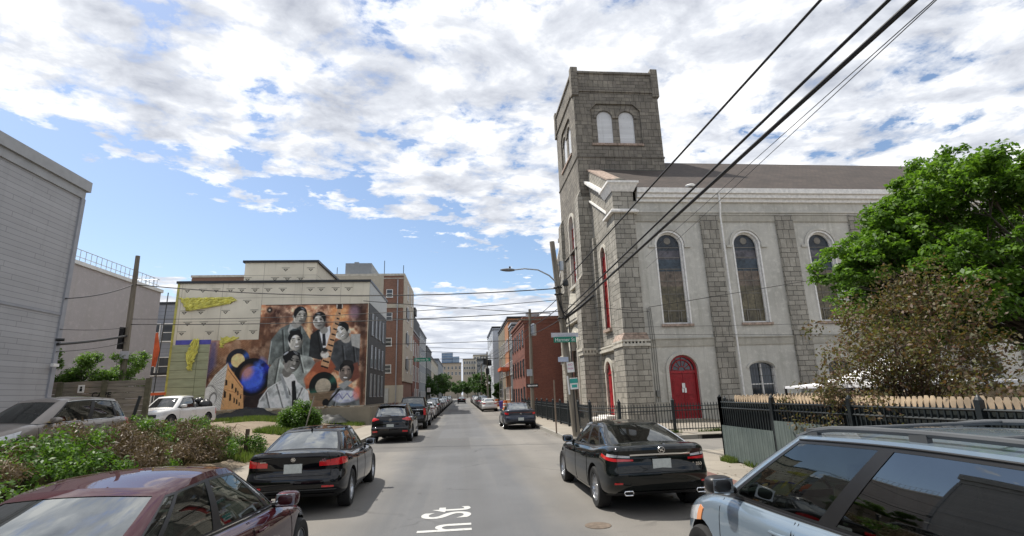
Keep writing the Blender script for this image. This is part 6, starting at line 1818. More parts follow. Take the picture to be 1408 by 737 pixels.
def ell(cx, cy, rx, ry, rot=0, soft=1.0):
    a = R(rot); dx = PXc-cx; dy = PYc-cy; u = dx*math.cos(a)+dy*math.sin(a); v = -dx*math.sin(a)+dy*math.cos(a)
    d = (np.sqrt((u/rx)**2+(v/ry)**2)-1)*min(rx, ry)
    return np.clip(.5-d/soft, 0, 1)
def poly(pts, soft=.5):
    n = len(pts); inside = np.zeros(PXc.shape, bool); dist = np.full(PXc.shape, 1e9)
    for i in range(n):
        (x0, y0), (x1, y1) = pts[i], pts[(i+1) % n]
        c = ((y0 > PYc) != (y1 > PYc)) & (PXc < (x1-x0)*(PYc-y0)/((y1-y0) if y1 != y0 else 1e-9)+x0); inside ^= c
        dx, dy = x1-x0, y1-y0; tt = np.clip(((PXc-x0)*dx+(PYc-y0)*dy)/(dx*dx+dy*dy+1e-9), 0, 1); dist = np.minimum(dist, np.hypot(PXc-x0-tt*dx, PYc-y0-tt*dy))
    d = np.where(inside, -dist, dist); return np.clip(.5-d/soft, 0, 1)
def line(pts, w, soft=.5):
    dist = np.full(PXc.shape, 1e9)
    for (x0, y0), (x1, y1) in zip(pts[:-1], pts[1:]):
        dx, dy = x1-x0, y1-y0; tt = np.clip(((PXc-x0)*dx+(PYc-y0)*dy)/(dx*dx+dy*dy+1e-9), 0, 1); dist = np.minimum(dist, np.hypot(PXc-x0-tt*dx, PYc-y0-tt*dy))
    return np.clip(.5-(dist-w)/soft, 0, 1)
n1, n2, n3 = vnoise(22, 26, 5, 1), vnoise(9, 9, 4, 2), vnoise(50, 50, 3, 3)
# ground colours: rust, amber and umber clouds
w_ = np.clip((n1-.32)*2.6, 0, 1)[..., None]
IMG = np.array([.09, .042, .03])*(1-w_)+np.array([.40, .215, .12])*w_
lerp(np.clip((n2-.48)*3.2, 0, 1)*.8, (.66, .50, .37)); lerp(np.clip((n3-.55)*3, 0, 1)*.6, (.10, .05, .05))
lerp(np.clip((vnoise(16, 40, 4, 9)-.6)*4, 0, 1)*.6, (.62, .45, .32))
lerp(ell(345, 500, 60, 55, 0, 30)*.55, (.11, .07, .045))                  # brown hatch behind the street corner
hatch = np.clip(np.sin((PXc*1.0+PYc*1.25)*1.6+n2*9)*.5+.5, 0, 1)*(PXc < 345)*(PYc < 512); lerp(hatch*.45, (.30, .20, .12))
lerp(poly([(290, 468), (299, 468), (300, 500), (290, 515)], 6)*.6, (.07, .09, .22))
lerp(poly([(474, 418), (504, 418), (504, 558), (495, 558), (494, 470), (486, 440)], 8)*.75, (.035, .018, .015))
lerp(ell(484, 432, 7, 9, 0, 6)*.7, (.25, .18, .22)); lerp(poly([(386, 420), (380, 500), (384, 540), (362, 545), (361, 420)], 12)*.35, (.05, .02, .015))
lerp(ell(366, 427, 4, 4, 0, 3), (.02, .015, .015)); lerp(ell(366, 427, 1.4, 1.4, 0, 1), (.35, .32, .28))
lerp(poly([(418, 430), (424, 432), (425, 470), (419, 470)], 6)*.9, (.50, .36, .22))
lerp(poly([(450, 423), (474, 424), (473, 455), (450, 460)], 8)*.55, (.52, .28, .12))
# vinyl records
def record(cx, cy, r, cols, lab, lr):
    d = np.hypot(PXc-cx, PYc-cy); m = np.clip(.5-(d-r)/.8, 0, 1); ang = np.arctan2(PYc-cy, PXc-cx)
    base = np.zeros_like(IMG)+np.array(cols[0]); k = (np.sin(d*5)*.5+.5)*.25
    sheen = np.clip(np.cos(ang*2+1.1), 0, 1)**5
    base = base*(1-sheen[..., None])+np.array(cols[1])*sheen[..., None]; base *= (1-k)[..., None]
    lerp(m, base); lm2 = np.clip(.5-(d-lr)/.8, 0, 1); lerp(lm2, np.array(lab)*(.75+.5*n2[..., None]))
record(329, 494, 15.5, [(.03, .035, .05), (.05, .12, .32)], (.50, .36, .20), 9)
record(350, 516, 24.5, [(.008, .010, .02), (.02, .04, .30)], (.05, .10, .42), 14)
lerp(ell(352, 519, 15, 16, 20, 6)*np.clip((n1-.3)*2.5, 0, 1), (.06, .13, .55)); lerp(ell(343, 510, 7, 9, 30, 7)*.8, (.40, .22, .14)); lerp(ell(360, 508, 9, 14, 0, 8)*np.clip((n2-.4)*4, 0, 1)*.7, (.10, .20, .60))
lerp(poly([(343, 540), (372, 536), (372, 557), (338, 557)], 4)*.9, (.02, .015, .02))
# corner house in perspective, dotted with windows
lerp(poly([(301, 512), (316, 497), (316, 557), (289, 557), (290, 530)], .8), (.42, .42, .40))
lerp(poly([(316, 497), (319, 503), (339, 528), (342, 557), (312, 557)], .8), (.42, .27, .14))
for i in range(9): lerp(line([(291+i, 528-i*.4+i*0), (316, 500+i*6.5)], .35)*.5, (.12, .12, .12))
lerp((np.sin(PXc*3.1)*np.sin(PYc*2.3+PXc) > .2)*poly([(300, 512), (316, 497), (316, 557), (291, 557)], .8)*.45, (.15, .15, .15))
lerp(ell(301, 542, 5, 8, 10, 1)*.8, (.10, .10, .10)); lerp(ell(301, 543.5, 3.6, 7, 10, 1), (.42, .42, .41)); lerp(poly([(289, 545), (300, 548), (298, 558), (288, 558)], 1), (.02, .02, .02))
for (x, y, w2, h2) in ((316.5, 522, 1.6, 4), (316, 537, 1.7, 5), (325, 527, 1.3, 3.6), (323.5, 541, 1.4, 5), (330, 532, 1.1, 3), (333, 536, 1, 3), (329, 545, 1.1, 3.6), (332.5, 547, 1, 3.4), (337, 541, .9, 2.5), (336, 550, .9, 2.5)):
    lerp(poly([(x-w2, y-h2), (x+w2*.7, y-h2*.6), (x+w2, y+h2*.9), (x-w2*.8, y+h2)], .6), (.035, .025, .02))
lerp(line([(317, 505), (338, 530)], .5), (.20, .10, .05)); lerp(line([(315, 531), (340, 539)], .35), (.28, .14, .06))
# figures ------------------------------------------------------------
def suit(pts, col, shade=.5, fold=()):
    m = poly(pts, .8); g = (.35+1.35*n2*(.6+.8*vnoise(14, 10, 3, int(pts[0][0]))))[..., None]*np.array(col); lerp(m, g)
    for f in fold:
        lerp(line(f, .9, 1.8)*m*min(1, shade*1.6), tuple(c*.15 for c in col)); lerp(line([(a_+1.9, b_) for a_, b_ in f], .5, 1.4)*m*.6, tuple(min(.8, c*2.2) for c in col))
    return m
def face(cx, cy, rx, ry, rot, look, hair, skin=(.30, .29, .27), smile=True, light=-1, dark=False):
    sk = np.array(skin)*(.55 if dark else 1); rx *= 1.08; ry *= 1.05
    m = ell(cx, cy, rx, ry, rot, .7); dx = (PXc-cx)/rx; dy = (PYc-cy)/ry
    sh = np.clip(.95+.62*light*dx-.28*dy+.35*(n2-.5), .2, 1.8)
    lerp(m, sk*sh[..., None])
    # neck
    a = R(rot)
    ex = look*rx*.22
    def P_(u, v): return (cx+u*rx*math.cos(a)-v*ry*math.sin(a)+ex, cy+u*rx*math.sin(a)+v*ry*math.cos(a))
    for s_ in (-.38, .38):
        x, y = P_(s_, -.12); lerp(ell(x, y, rx*.20, ry*.085, rot, .6)*.95, sk*.12); x, y = P_(s_, -.30); lerp(ell(x, y, rx*.26, ry*.05, rot, .5)*.9, sk*.15)
    x, y = P_(.05, .12); lerp(ell(x+look*.6, y, rx*.14, ry*.20, rot, .8)*.6, sk*1.6); x, y = P_(.05, .30); lerp(ell(x, y, rx*.24, ry*.06, rot, .6)*.7, sk*.3)
    x, y = P_(.05, .56)
    lerp(ell(x, y, rx*.36, ry*.13, rot, .6), sk*.35)
    if smile: lerp(ell(x, y-.05, rx*.28, ry*.07, rot, .5), (.62, .61, .58))
    lerp(ell(cx-light*-rx*.55, cy+ry*.2, rx*.3, ry*.5, rot, 1.5)*.4*m, sk*.35)
    # ear and hair
    lerp(ell(cx-look*rx*.98, cy+ry*.02, rx*.18, ry*.22, rot, .6), sk*.8)
    hm = ell(cx-look*rx*.10+math.sin(a)*ry*.3, cy-ry*.34*math.cos(a), rx*1.0, ry*.76, rot, .8); cut_ = ell(cx+look*rx*.16-math.sin(a)*ry*.2, cy+ry*.36, rx*.80, ry*1.02, rot, .8)
    lerp(np.clip(hm-cut_, 0, 1), (.012, .013, .015)); hl = ell(cx+look*rx*.2+math.sin(a)*ry*.6, cy-ry*.86, rx*.35, ry*.10, rot+20, .9); lerp(hl*.55*np.clip(np.sin(PXc*4+PYc*3), 0, 1), hair)
# back left man in a grey jacket looking right
suit([(369, 500), (371, 468), (383, 452), (398, 445), (412, 449), (426, 470), (426, 500), (400, 506)], (.13, .145, .14), .5, [[(386, 455), (392, 500)], [(400, 450), (396, 490)], [(410, 452), (415, 495)]])
lerp(line([(372, 470), (370, 500)], .5, 1)*.8, (.35, .37, .36)); lerp(poly([(396, 446), (405, 452), (401, 470), (393, 456)], 1), (.30, .31, .30))
lerp(ell(404, 446, 6.5, 6, 0, 1.5), (.24, .235, .22)); face(409, 436, 8.6, 11.5, 8, 1, (.5, .55, .6), (.33, .32, .29), False)
# second man, eyes down, dark suit, white collar
suit([(424, 492), (425, 462), (434, 455), (452, 452), (456, 478), (450, 498)], (.035, .038, .04), .5, [[(434, 458), (441, 490)]])
lerp(poly([(437, 458), (451, 450), (453, 478), (443, 480)], .8), (.42, .43, .44)); lerp(poly([(441, 461), (445, 460), (447, 477), (442, 477)], .6), (.03, .03, .035)); lerp(ell(443, 456, 5.5, 5, 0, 1), (.22, .215, .20)); face(436, 443, 8.2, 11.2, -10, -.6, (.6, .62, .65), (.33, .32, .30), False)
# third man smiling, centre, pale jacket
suit([(371, 536), (371, 506), (380, 493), (396, 486), (412, 488), (428, 492), (436, 503), (430, 535)], (.22, .235, .225), .5, [[(384, 494), (380, 530)], [(412, 492), (418, 512)]])
lerp(poly([(405, 484), (412, 486), (412, 504), (406, 500)], .8), (.03, .035, .04)); lerp(ell(402, 486, 6, 5, 0, 1), (.26, .25, .23)); face(405, 470, 9.2, 12.2, -8, .25, (.35, .45, .5), (.38, .37, .34), True); lerp(ell(403, 457.5, 7.6, 4.2, -6, 1), (.012, .014, .016)); lerp(ell(402, 454.5, 5, 1.6, -8, 1)*.5, (.10, .13, .14))
# right man seen from the side, looking left, lifting
suit([(452, 505), (453, 478), (463, 470), (484, 466), (494, 470), (494, 505), (482, 514), (466, 512)], (.075, .08, .085), .5, [[(470, 478), (474, 505)], [(484, 470), (488, 500)]])
lerp(poly([(480, 462), (494, 462), (494, 482), (483, 478)], 1), (.27, .27, .26)); lerp(ell(474, 468, 7, 6, 20, 1.5), (.27, .26, .24)); face(468, 458, 9.8, 11.5, -28, -1, (.35, .4, .42), (.40, .39, .36), True)
# guitar: neck, head and amber body
lerp(poly([(420, 520), (434, 500), (452, 492), (462, 506), (452, 520), (436, 530), (423, 534)], 2), (.25, .095, .05)); lerp(ell(429, 520, 10, 8, -35, 3)*.8, (.38, .17, .09)); lerp(poly([(478, 505), (492, 500), (496, 520), (484, 528)], 2), (.16, .07, .05))
lerp(poly([(461, 424), (467, 425), (452, 506), (441, 503)], .7), (.36, .24, .15))
for i in range(22):
    u = i/21; x0, y0 = 462.5+(441-462.5)*u, 428+(503-428)*u; x1, y1 = 466.5+(452-466.5)*u, 429+(506-429)*u
    if i % 2: lerp(poly([(x0+.6, y0), (x1-.6, y1), (x1-.9, y1+2.1), (x0+.3, y0+2.1)], .4), (.03, .022, .02))
lerp(poly([(458, 419.5), (468, 419.5), (467, 427), (460, 427)], .6), (.05, .035, .03)); [lerp(ell(459.5+7.5*(k % 2), 421.5+1.8*(k//2), .7, .7, 0, .4), (.5, .45, .38)) for k in range(6)]
lerp(ell(446, 489, 6, 5, 20, 1.4), (.40, .39, .37)); [lerp(line([(442+2*k, 487), (447+2*k, 483)], .7), (.18, .17, .16)) for k in range(3)]; lerp(ell(446, 483, 3.5, 2.5, 0, 1), (.03, .03, .03))
# big record behind, small boy bottom right with a microphone
record(446, 531, 19, [(.010, .016, .016), (.04, .13, .10)], (.30, .27, .22), 10.5); lerp(poly([(425, 540), (470, 536), (480, 557), (425, 557)], 2)*.85, (.20, .15, .10)); 
for i in range(5): lerp(line([(430, 536+i*3), (462, 534+i*3)], .3)*.5, (.10, .08, .06))
suit([(452, 557), (458, 545), (464, 534), (477, 530), (489, 536), (496, 548), (497, 557)], (.16, .17, .17), .5, [[(466, 536), (462, 556)]])
face(476.5, 513, 9.2, 12.5, 6, -.3, (.42, .4, .38), (.20, .17, .15), True); lerp(ell(478.5, 500.5, 7.8, 3.6, 8, 1), (.03, .028, .028)); lerp(poly([(466, 530), (478, 524), (486, 526), (474, 536)], 1), (.24, .25, .25))
lerp(ell(476, 545, 18, 8, 0, 2)*(.55+.45*np.clip((n2-.3)*4, 0, 1)), (.42, .43, .52)); lerp(line([(463, 545), (468, 541), (473, 548), (479, 541), (484, 547), (489, 543)], .6, .8)*.8, (.12, .12, .22)); lerp(ell(492, 541, 5, 8, 0, 3)*.7, (.46, .17, .13))
lerp(line([(454, 552), (468, 536)], 1.3), (.02, .02, .02)); lerp(ell(450.5, 552, 4.6, 4.8, 0, .8), (.012, .014, .016))
# front man in profile, light suit and black tie
suit([(360, 557), (362, 545), (372, 531), (387, 522), (400, 520), (414, 526), (426, 537), (431, 557)], (.36, .37, .37), .55, [[(383, 526), (394, 557)], [(418, 533), (408, 557)], [(370, 537), (376, 556)], [(398, 524), (402, 540)]])
lerp(poly([(389, 513), (397, 527), (405, 542), (411, 524), (405, 514)], .8), (.58, .58, .57)); lerp(poly([(403, 523), (408, 522), (413, 557), (406, 557)], .7), (.02, .022, .025)); lerp(poly([(386, 512), (390, 514), (402, 545), (398, 545)], .8), (.24, .25, .26)); lerp(line([(362, 547), (372, 532), (385, 524)], .5, .8)*.7, (.62, .62, .60))
lerp(ell(396, 511, 6.5, 7, 10, 1.2), (.16, .155, .145)); face(402, 498, 10.2, 13.5, 14, 1, (.55, .58, .6), (.22, .215, .20), True); lerp(ell(395.5, 489.5, 6.5, 7, 30, 1), (.013, .014, .016)); lerp(ell(393, 486, 4, 1.1, -35, .8)*.7, (.45, .47, .5)); lerp(ell(394, 502, 2.2, 3.2, 0, .7), (.20, .19, .18))
lerp(poly([(422, 540), (425, 539), (427, 544), (423, 545)], .5), (.55, .55, .54))
lerp(poly([(360, 419), (504, 419), (504, 421), (360, 421)], .5)*.8, (.05, .02, .015))
IMG *= (1+.16*(rs.random(IMG.shape[:2])-.5))[..., None]; lum = IMG.mean(-1, keepdims=True); IMG = lum+(IMG-lum)*.88; IMG = np.clip(.22*(IMG/.22)**1.5*1.5, 0, .85)
# panel shape: the lower left wing ends at z 6.4
UWm, UHm = 400, 268
ui = (np.arange(UWm+1)/UWm*(UW-1)); vi = (np.arange(UHm+1)/UHm*(UH-1))
col = IMG[np.clip(vi.round().astype(int), 0, UH-1)][:, np.clip(ui.round().astype(int), 0, UW-1)]
MX0, MX1, MZ1, MZ0 = -18.38, -7.08, 9.05, 1.45
gx, gz = np.meshgrid(MX0+(MX1-MX0)*np.arange(UWm+1)/UWm, MZ1+(MZ0-MZ1)*np.arange(UHm+1)/UHm)
V = np.stack([gx-org[0], np.full_like(gx, MY-.018-org[1]), gz-org[2]], -1).reshape(-1, 3)
ii, jj = np.meshgrid(np.arange(UHm), np.arange(UWm), indexing='ij'); keep = ~((gx[:-1, :-1] < -15.0) & (gz[:-1, :-1] > 6.45)); ii, jj = ii[keep], jj[keep]
a_ = ii*(UWm+1)+jj; F = np.stack([a_, a_+UWm+1, a_+UWm+2, a_+1], 1)
me = bpy.data.meshes.new('mural'); me.vertices.add(len(V)); me.vertices.foreach_set('co', V.ravel()); me.loops.add(F.size); me.loops.foreach_set('vertex_index', F.ravel())
me.polygons.add(len(F)); me.polygons.foreach_set('loop_start', np.arange(len(F))*4); me.polygons.foreach_set('loop_total', np.full(len(F), 4)); me.update(calc_edges=True)
ca = me.color_attributes.new('paint', 'FLOAT_COLOR', 'POINT'); ca.data.foreach_set('color', np.concatenate([col.reshape(-1, 3), np.ones((len(V), 1))], 1).ravel())
mm, nt, bs = nodes('mural_paint'); at = nt.nodes.new('ShaderNodeAttribute'); at.attribute_name = 'paint'
nt.links.new(mixc(nt, 1, at.outputs['Color'], ramp(nt, noise(nt, pos(nt), 4, 5), [(.3, .85), (.7, 1.12)]), 'MULTIPLY'), bs.inputs['Base Color']); bs.inputs['Roughness'].default_value = .75
mo = link_mesh('mural', me, [mm], t); mo['label'] = 'painted mural of musicians, a guitar and vinyl records'
# orange netting on a thin mast beside the wall
mt = thing('scaffold_mast', 'thin dark mast with orange netting left of the mural building', 'mast', (-21.7, 39.6, .8))
q = MB(); q.tube([(0, 0, 0), (.15, 0, 9.2)], .035, 6); q.build('pole', M['black_metal'], mt)
q = MB(); G = []
for i, (xl, xr, z) in enumerate([(-.95, -.1, 6.2), (-1.05, .0, 5.6), (-.9, .15, 5.0), (-.35, .1, 4.4), (-.35, .0, 3.8)]): G.append([(xl+(xr-xl)*j/8, -.08-.1*abs(math.sin(j*1.4+i)), z+.05*math.sin(j+i)) for j in range(9)])
q.grid(G); q.cut(); q.grid([[(-1.2, -.1, 1.95), (.9, -.1, 2.0)], [(-1.2, -.1, 1.75), (.9, -.1, 1.82)]]); q.build_each('netting', simple('orange_net', (.62, .12, .04), .7, var=.2), mt, smooth=True)
# ------------------------------------------------------------------ buildings further down the street
BRK = brick_mat('orange_brick', (.30, .145, .095), (.23, .105, .07), (.26, .20, .16), .22, .075, .010, .25, .3)
BRD = brick_mat('red_brick', (.27, .085, .055), (.20, .065, .045), (.19, .12, .09), .22, .075, .010, .3, .3)
CRM = stucco_mat('cream_panel', (.47, .43, .35), .15)
GRY = stucco_mat('grey_panel', (.26, .28, .30), .15); DGR = stucco_mat('dark_panel', (.085, .095, .10), .2); WHT = stucco_mat('white_panel', (.60, .63, .68), .10)
TAN = stucco_mat('tan_stone', (.40, .34, .27), .2); ORG = stucco_mat('orange_panel', (.42, .20, .10), .25)
def building(name, label, x0, x1, y0, y1, h, mat, cat='building', front='+x', rows=0, cols=0, zs=None, ww=.95, wh=1.6, cap=None, capm=None, side_rows=(), door=True, fr=None, z0=.1, group=None):
    t = thing(name, label, cat, ((x0+x1)/2, (y0+y1)/2, z0), 0, group); org = ((x0+x1)/2, (y0+y1)/2, z0)
    q = MB(); q.box(x0, x1, y0, y1, z0, h); q.build('wall', mat, t, origin=org)
    q = MB(); q.box(x0-.12, x1+.12, y0-.08, y1+.08, h, h+.25); q.box(x0-.06, x1+.06, y0-.05, y1+.05, h-.35, h-.25); q.build('cornice', capm or M['trim'], t, origin=org)
    X = x1 if front == '+x' else x0
    for r in range(rows):
        z = zs[r] if zs else 1.9+r*3.0
        for k in range(cols):
            y = y0+(y1-y0)*(k+.5)/cols
            if r == 0 and door and k == 0:
                q = MB()
                s_ = 1 if front == '+x' else -1
                a_, b_ = sorted((X, X+s_*.06)); q.box(a_, b_, y-.55, y+.55, z0, 2.5); q.build('door', M['trim'], t, origin=org); continue
            window(t, org, (X, y, z), ww, wh, front, mat=fr or M['white'])
    for (x, z, w2, h2) in side_rows: window(t, org, (x, y0, z), w2, h2, '-y', mat=fr or M['white'])
    return t, org
# left: brick and cream apartment block
t, org = building('apartment_block', 'tall orange brick and cream apartment block beyond the mural building', -30, -6.55, 59.4, 70.6, 15.7, BRK, 'apartment block', side_rows=[(-8.15, z, .75, .95) for z in (13.6, 10.9, 8.0, 5.0)], cap=1, capm=M['cream_trim'])
q = MB(); q.box(-22, -8.85, 59.34, 59.4, .1, 15.7); q.box(-6.55, -6.40, 59.3, 70.7, 3.6, 15.7); q.box(-8.85, -6.4, 59.33, 59.4, 11.9, 12.35); q.box(-8.85, -6.4, 59.33, 59.4, .1, 3.2); q.build('cream_cladding', CRM, t, origin=org)
q = MB(); q.box(-30, -17, 59.32, 59.36, .1, 15.6); q.build('brown_cladding', stucco_mat('brown_panel', (.22, .13, .09), .2), t, origin=org)
q = MB(); q.box(-13.4, -10.4, 60, 66, 15.95, 17.4); q.box(-12.6, -12.1, 61, 61.5, 17.4, 17.8); q.build('roof_room', GRY, t, origin=org)
q = MB()
for z in (5.0, 8.0, 11.0): q.box(-6.42, -6.30, 61.2, 64.2, z, z+1.2); q.cut()
q.build_each('balcony', M['trim'], t, origin=org)
for z in (5.6, 8.6, 11.6, 14.2):
    for y in (62.7, 67.6): window(t, org, (-6.40, y, z), 1.1, 1.9, '+x')
q = MB(); q.tube([(-7.2, 59.2, .1), (-7.2, 59.2, 15.2)], .06, 6); q.box(-8.6, -8.0, 59.2, 59.35, 1.2, 2.9); q.build('downpipe', M['lichen'], t, origin=org)
q = MB(); [q.tube([(x, 62, 15.9), (x, 62, z)], .04, 4).cut() for x, z in ((-9.2, 18.2), (-6.9, 17.6), (-14.8, 17.4))]; q.build_each('roof_mast', M['trim'], t, origin=org)
t, org = building('townhouse', 'dark topped red brick townhouse next to the apartment block', -20, -6.5, 70.8, 82.4, 10.6, BRD, rows=3, cols=4, wh=2.1, zs=[1.9, 5.0, 8.4])
q = MB(); q.box(-12, -6.45, 71.2, 82.2, 10.85, 12.9); q.box(-7.2, -6.2, 71.2, 73.5, 12.9, 13.9); q.build('dark_storey', DGR, t, origin=org)
building('townhouse', 'smooth mid grey townhouse after the red brick one', -20, -6.5, 82.7, 98.2, 12.3, GRY, rows=4, cols=5, zs=[1.9, 4.9, 7.7, 10.5])
building('townhouse', 'near black townhouse on the left row', -20, -6.4, 98.5, 114.5, 10.9, DGR, rows=3, cols=5)
building('townhouse', 'pale panelled low block after the near black townhouse', -20, -6.5, 115, 150, 10.1, CRM, rows=3, cols=10, door=False)
building('townhouse', 'last dark grey block of the left row by the trees', -22, -6.5, 151, 195, 12, GRY, rows=3, cols=10, door=False)
# right: brick corner building and neighbours
t, org = building('brick_building', 'three storey red brick corner building beyond the church railing', 6.0, 22, 48.4, 60.4, 8.75, BRD, front='-x', rows=3, cols=5, zs=[1.6, 4.3, 7.1], ww=.9, wh=1.55, capm=brick_mat('cornice_brick', (.3, .12, .08), (.24, .09, .06), (.2, .13, .1)), fr=M['trim'])
q = MB(); q.box(5.97, 22, 48.36, 48.4, .1, .9); q.build('plinth', M['slab'], t, origin=org)
q = MB(); [q.tube([(x, 49.5, 9.0), (x, 49.5, 9.5)], .04, 4) for x in (6.4, 7.6, 8.8)]; q.tube([(6.4, 49.5, 9.5), (8.8, 49.5, 9.5)], .06, 5); q.obox((7.2, 50.5, 9.3), .6, .4, .3); q.build('roof_equipment', M['lichen'], t, origin=org)
building('narrow_house', 'narrow black fronted house squeezed beside the brick corner building', 6.1, 20, 60.6, 64.5, 9.9, DGR, front='-x', rows=3, cols=2, capm=M['lichen'])
building('townhouse', 'brown and orange panelled house under construction', 6.0, 20, 64.8, 70, 11.2, ORG, front='-x', rows=3, cols=3, door=False)
building('townhouse', 'olive brown townhouse on the right row', 6.0, 20, 70.2, 82, 11.2, stucco_mat('olive_panel', (.22, .19, .14), .2), front='-x', rows=3, cols=4)
t, org = building('white_tower_house', 'tall pale blue white block on the right row', 5.2, 20, 84, 100, 12.4, WHT, front='-x', rows=4, cols=4, zs=[3, 5.6, 8.3, 11], door=False)
building('townhouse', 'low buff block past the white one on the right row', 6.2, 20, 101, 140, 8.8, TAN, front='-x', rows=3, cols=10, door=False)
building('townhouse', 'far dark block at the end of the right row', 6.4, 24, 141, 195, 10.5, DGR, front='-x', rows=3, cols=10, door=False)
t = thing('scaffold', 'orange construction netting frame on the right row of houses', 'scaffold', (5.4, 66, .15)); org = (5.4, 66, .15)
q = MB()
for y in (64.8, 67, 69.4): q.tube([(5.1, y, .15), (5.1, y, 6.2)], .04, 5)
for z in (2.4, 4.6): q.tube([(5.1, 64.8, z), (5.1, 69.4, z)], .04, 5)
q.build('frame', M['lichen'], t, origin=org)
q = MB(); q.box(4.9, 6.0, 64.6, 69.6, 4.7, 5.1); q.build('netting', bpy.data.materials['orange_net'], t, origin=org)
# far skyline
building('stone_block', 'far tan stone block with rows of windows behind the left trees', -13.5, .2, 268, 280, 17.6, TAN, front='+x', side_rows=[(-12+1.9*i, z, 1.0, 1.6) for i in range(7) for z in (15.2, 12.4)], door=False)
t, org = building('glass_tower', 'far blue glass tower rising behind the tan stone block', -15.3, -6.5, 420, 440, 34.5, simple('blue_glass', (.13, .20, .30), .15, var=.2, scale=.3), capm=M['lichen'])
q = MB(); q.box(-6.4, -1.2, 418, 440, .1, 31.5); q.build('lower_wing', simple('blue_glass_pale', (.18, .25, .34), .15, var=.2, scale=.3), t, origin=org)
q = MB(); [q.box(-15.4, -6.4, 419.9, 420, z, z+.25) for z in np.arange(4, 34, 2.2)]; q.build('floor_bands', M['lichen'], t, origin=org)
building('office_block', 'far cream office block with dark bands right of the street end', 1.2, 8.2, 300, 315, 21.5, CRM, side_rows=[(2.2+1.4*i, z, 1.1, 1.5) for i in range(5) for z in (19.5, 16.5, 13.5)])
building('office_block', 'far dark office block behind the transformer pole', 9, 15, 290, 300, 20.5, DGR, side_rows=[(9.8+1.4*i, z, 1.0, 1.4) for i in range(4) for z in (18.5, 15.5)])
building('office_block', 'far cream tower with stepped top above the dark office block', 8, 17, 330, 345, 26, CRM, side_rows=[(9+1.8*i, z, 1.1, 1.6) for i in range(5) for z in (24, 21)])
building('office_block', 'pale block at the right end of the far skyline', 16, 30, 310, 320, 19, WHT)
# far trees
TL = leaf_mat('street_tree_leaves', [(.015, .035, .012), (.03, .07, .018), (.055, .115, .025), (.09, .15, .04)], .3, .6)
def street_tree(label, x, y, h, r, n=2600):
    cl = []
    for _ in range(14):
        d = rng.normal(size=3); d /= np.linalg.norm(d); cl.append((x+d[0]*r*.6, y+d[1]*r*.6, h*.62+d[2]*h*.24, r*.42, .8))
    return limb_tree('street_tree', label, (x, y, .15), h*.35, .16, cl, n, .16*max(1, y/110), TL, BR, group='trees along the far street')
street_tree('broad dark green street tree standing in front of the near black townhouse', -5.9, 100, 6.0, 3.0, 5000)
street_tree('bright green street tree behind the white saloon on the right', 5.1, 92, 5.6, 1.9, 4500)
street_tree('small yellow green tree left of the orange netting', 5.4, 76, 4.0, 1.1, 2200)
for (x, y, h, r) in ((-5.6, 128, 8.0, 3.1), (-5.2, 150, 8.4, 3.0), (-5.4, 175, 9, 3.4), (5.0, 135, 7.6, 2.8), (4.8, 160, 8.8, 3.0), (5.2, 190, 9.5, 3.5), (-1.5, 250, 9, 4), (3.0, 255, 8.5, 3.8)):
    street_tree('distant green tree closing the end of the street', x, y, h, r)
# small street things
t = thing('litter_bin', 'small purple bin on the pavement beside the white saloon', 'bin', (4.75, 62.5, .15))
q = MB(); q.lathe([(.001, 0), (.22, 0), (.28, .8), (.31, .82), (.31, .9), (.001, .95)], 14); q.build('bin_body', simple('purple_plastic', (.12, .08, .35), .5), t, smooth=True)
for i, (x, y, lab) in enumerate(((5.0, 74.5, 'orange traffic barrel by the yellow green tree'), (4.9, 58.8, 'orange barrel near the brick corner building'))):
    t = thing('traffic_barrel', lab, 'barrel', (x, y, .15)); q = MB(); q.lathe([(.001, 0), (.3, 0), (.26, .5), (.22, 1.0), (.001, 1.02)], 14); q.build('barrel_body', simple('barrel_orange', (.65, .15, .03), .5), t, smooth=True); q = MB(); q.lathe([(.285, .3), (.27, .45)], 14); q.lathe([(.262, .6), (.25, .75)], 14); q.build('reflective_band', M['white'], t)

# ------------------------------------------------------------------ utility poles, street lamp, signs
def pole(name, label, x, y, z0, h, r=.16, lean=(0, 0), arm=None):
    t = thing(name, label, 'utility pole', (x, y, z0))
    q = MB(); q.tube([(lean[0]*k, lean[1]*k, h*k) for k in (0, .3, .6, 1)], [r, r*.92, r*.82, r*.66], 12); q.build('pole_shaft', M['wood_pole'], t, smooth=True)
    return t
# main pole at the church corner: base (4.2,21.1) top (3.75,21.1,8.2)
UP = pole('utility_pole', 'leaning wooden utility pole with signs and a lamp arm at the church corner', 4.72, 21.7, .15, 8.35, .17, (-.62, 0))
def upx(z): return 4.72-.62*(z-.15)/8.35
q = MB(); q.lathe([(.001, 0), (.09, 0), (.10, .05), (.10, .42), (.001, .45)], 12, 'z', (-.62*.86+.27, -.05, 7.0)); q.tube([(-.55, 0, 7.3), (-.26, -.05, 7.25)], .03, 6); q.build('pole_cutout', M['lichen'], UP, smooth=True)
q = MB(); q.lathe([(.001, 0), (.11, 0), (.13, .06), (.11, .25), (.001, .32)], 12, 'z', (-.62*.75+.34, -.08, 6.3)); q.build('photo_cell', M['black_metal'], UP, smooth=True)
q = MB()
for z in (6.25, 5.95, 4.9): q.tube([(-.62*z/8.35+.17*math.cos(a), .17*math.sin(a), z) for a in np.linspace(0, 2*PI, 13)], .03, 6)
for k in range(4): q.tube([(-.40+.16*math.cos(2.0+k), -.17, 6.3-.35*k), (-.34+.05*k, -.19, 5.2-.2*k), (-.10, -.20, 4.9)], .018, 5)
q.tube([(-.1, -.2, 4.9), (-.05, -.19, .2)], .025, 6)
q.build('cable_clamp', M['cable'], UP, smooth=True)
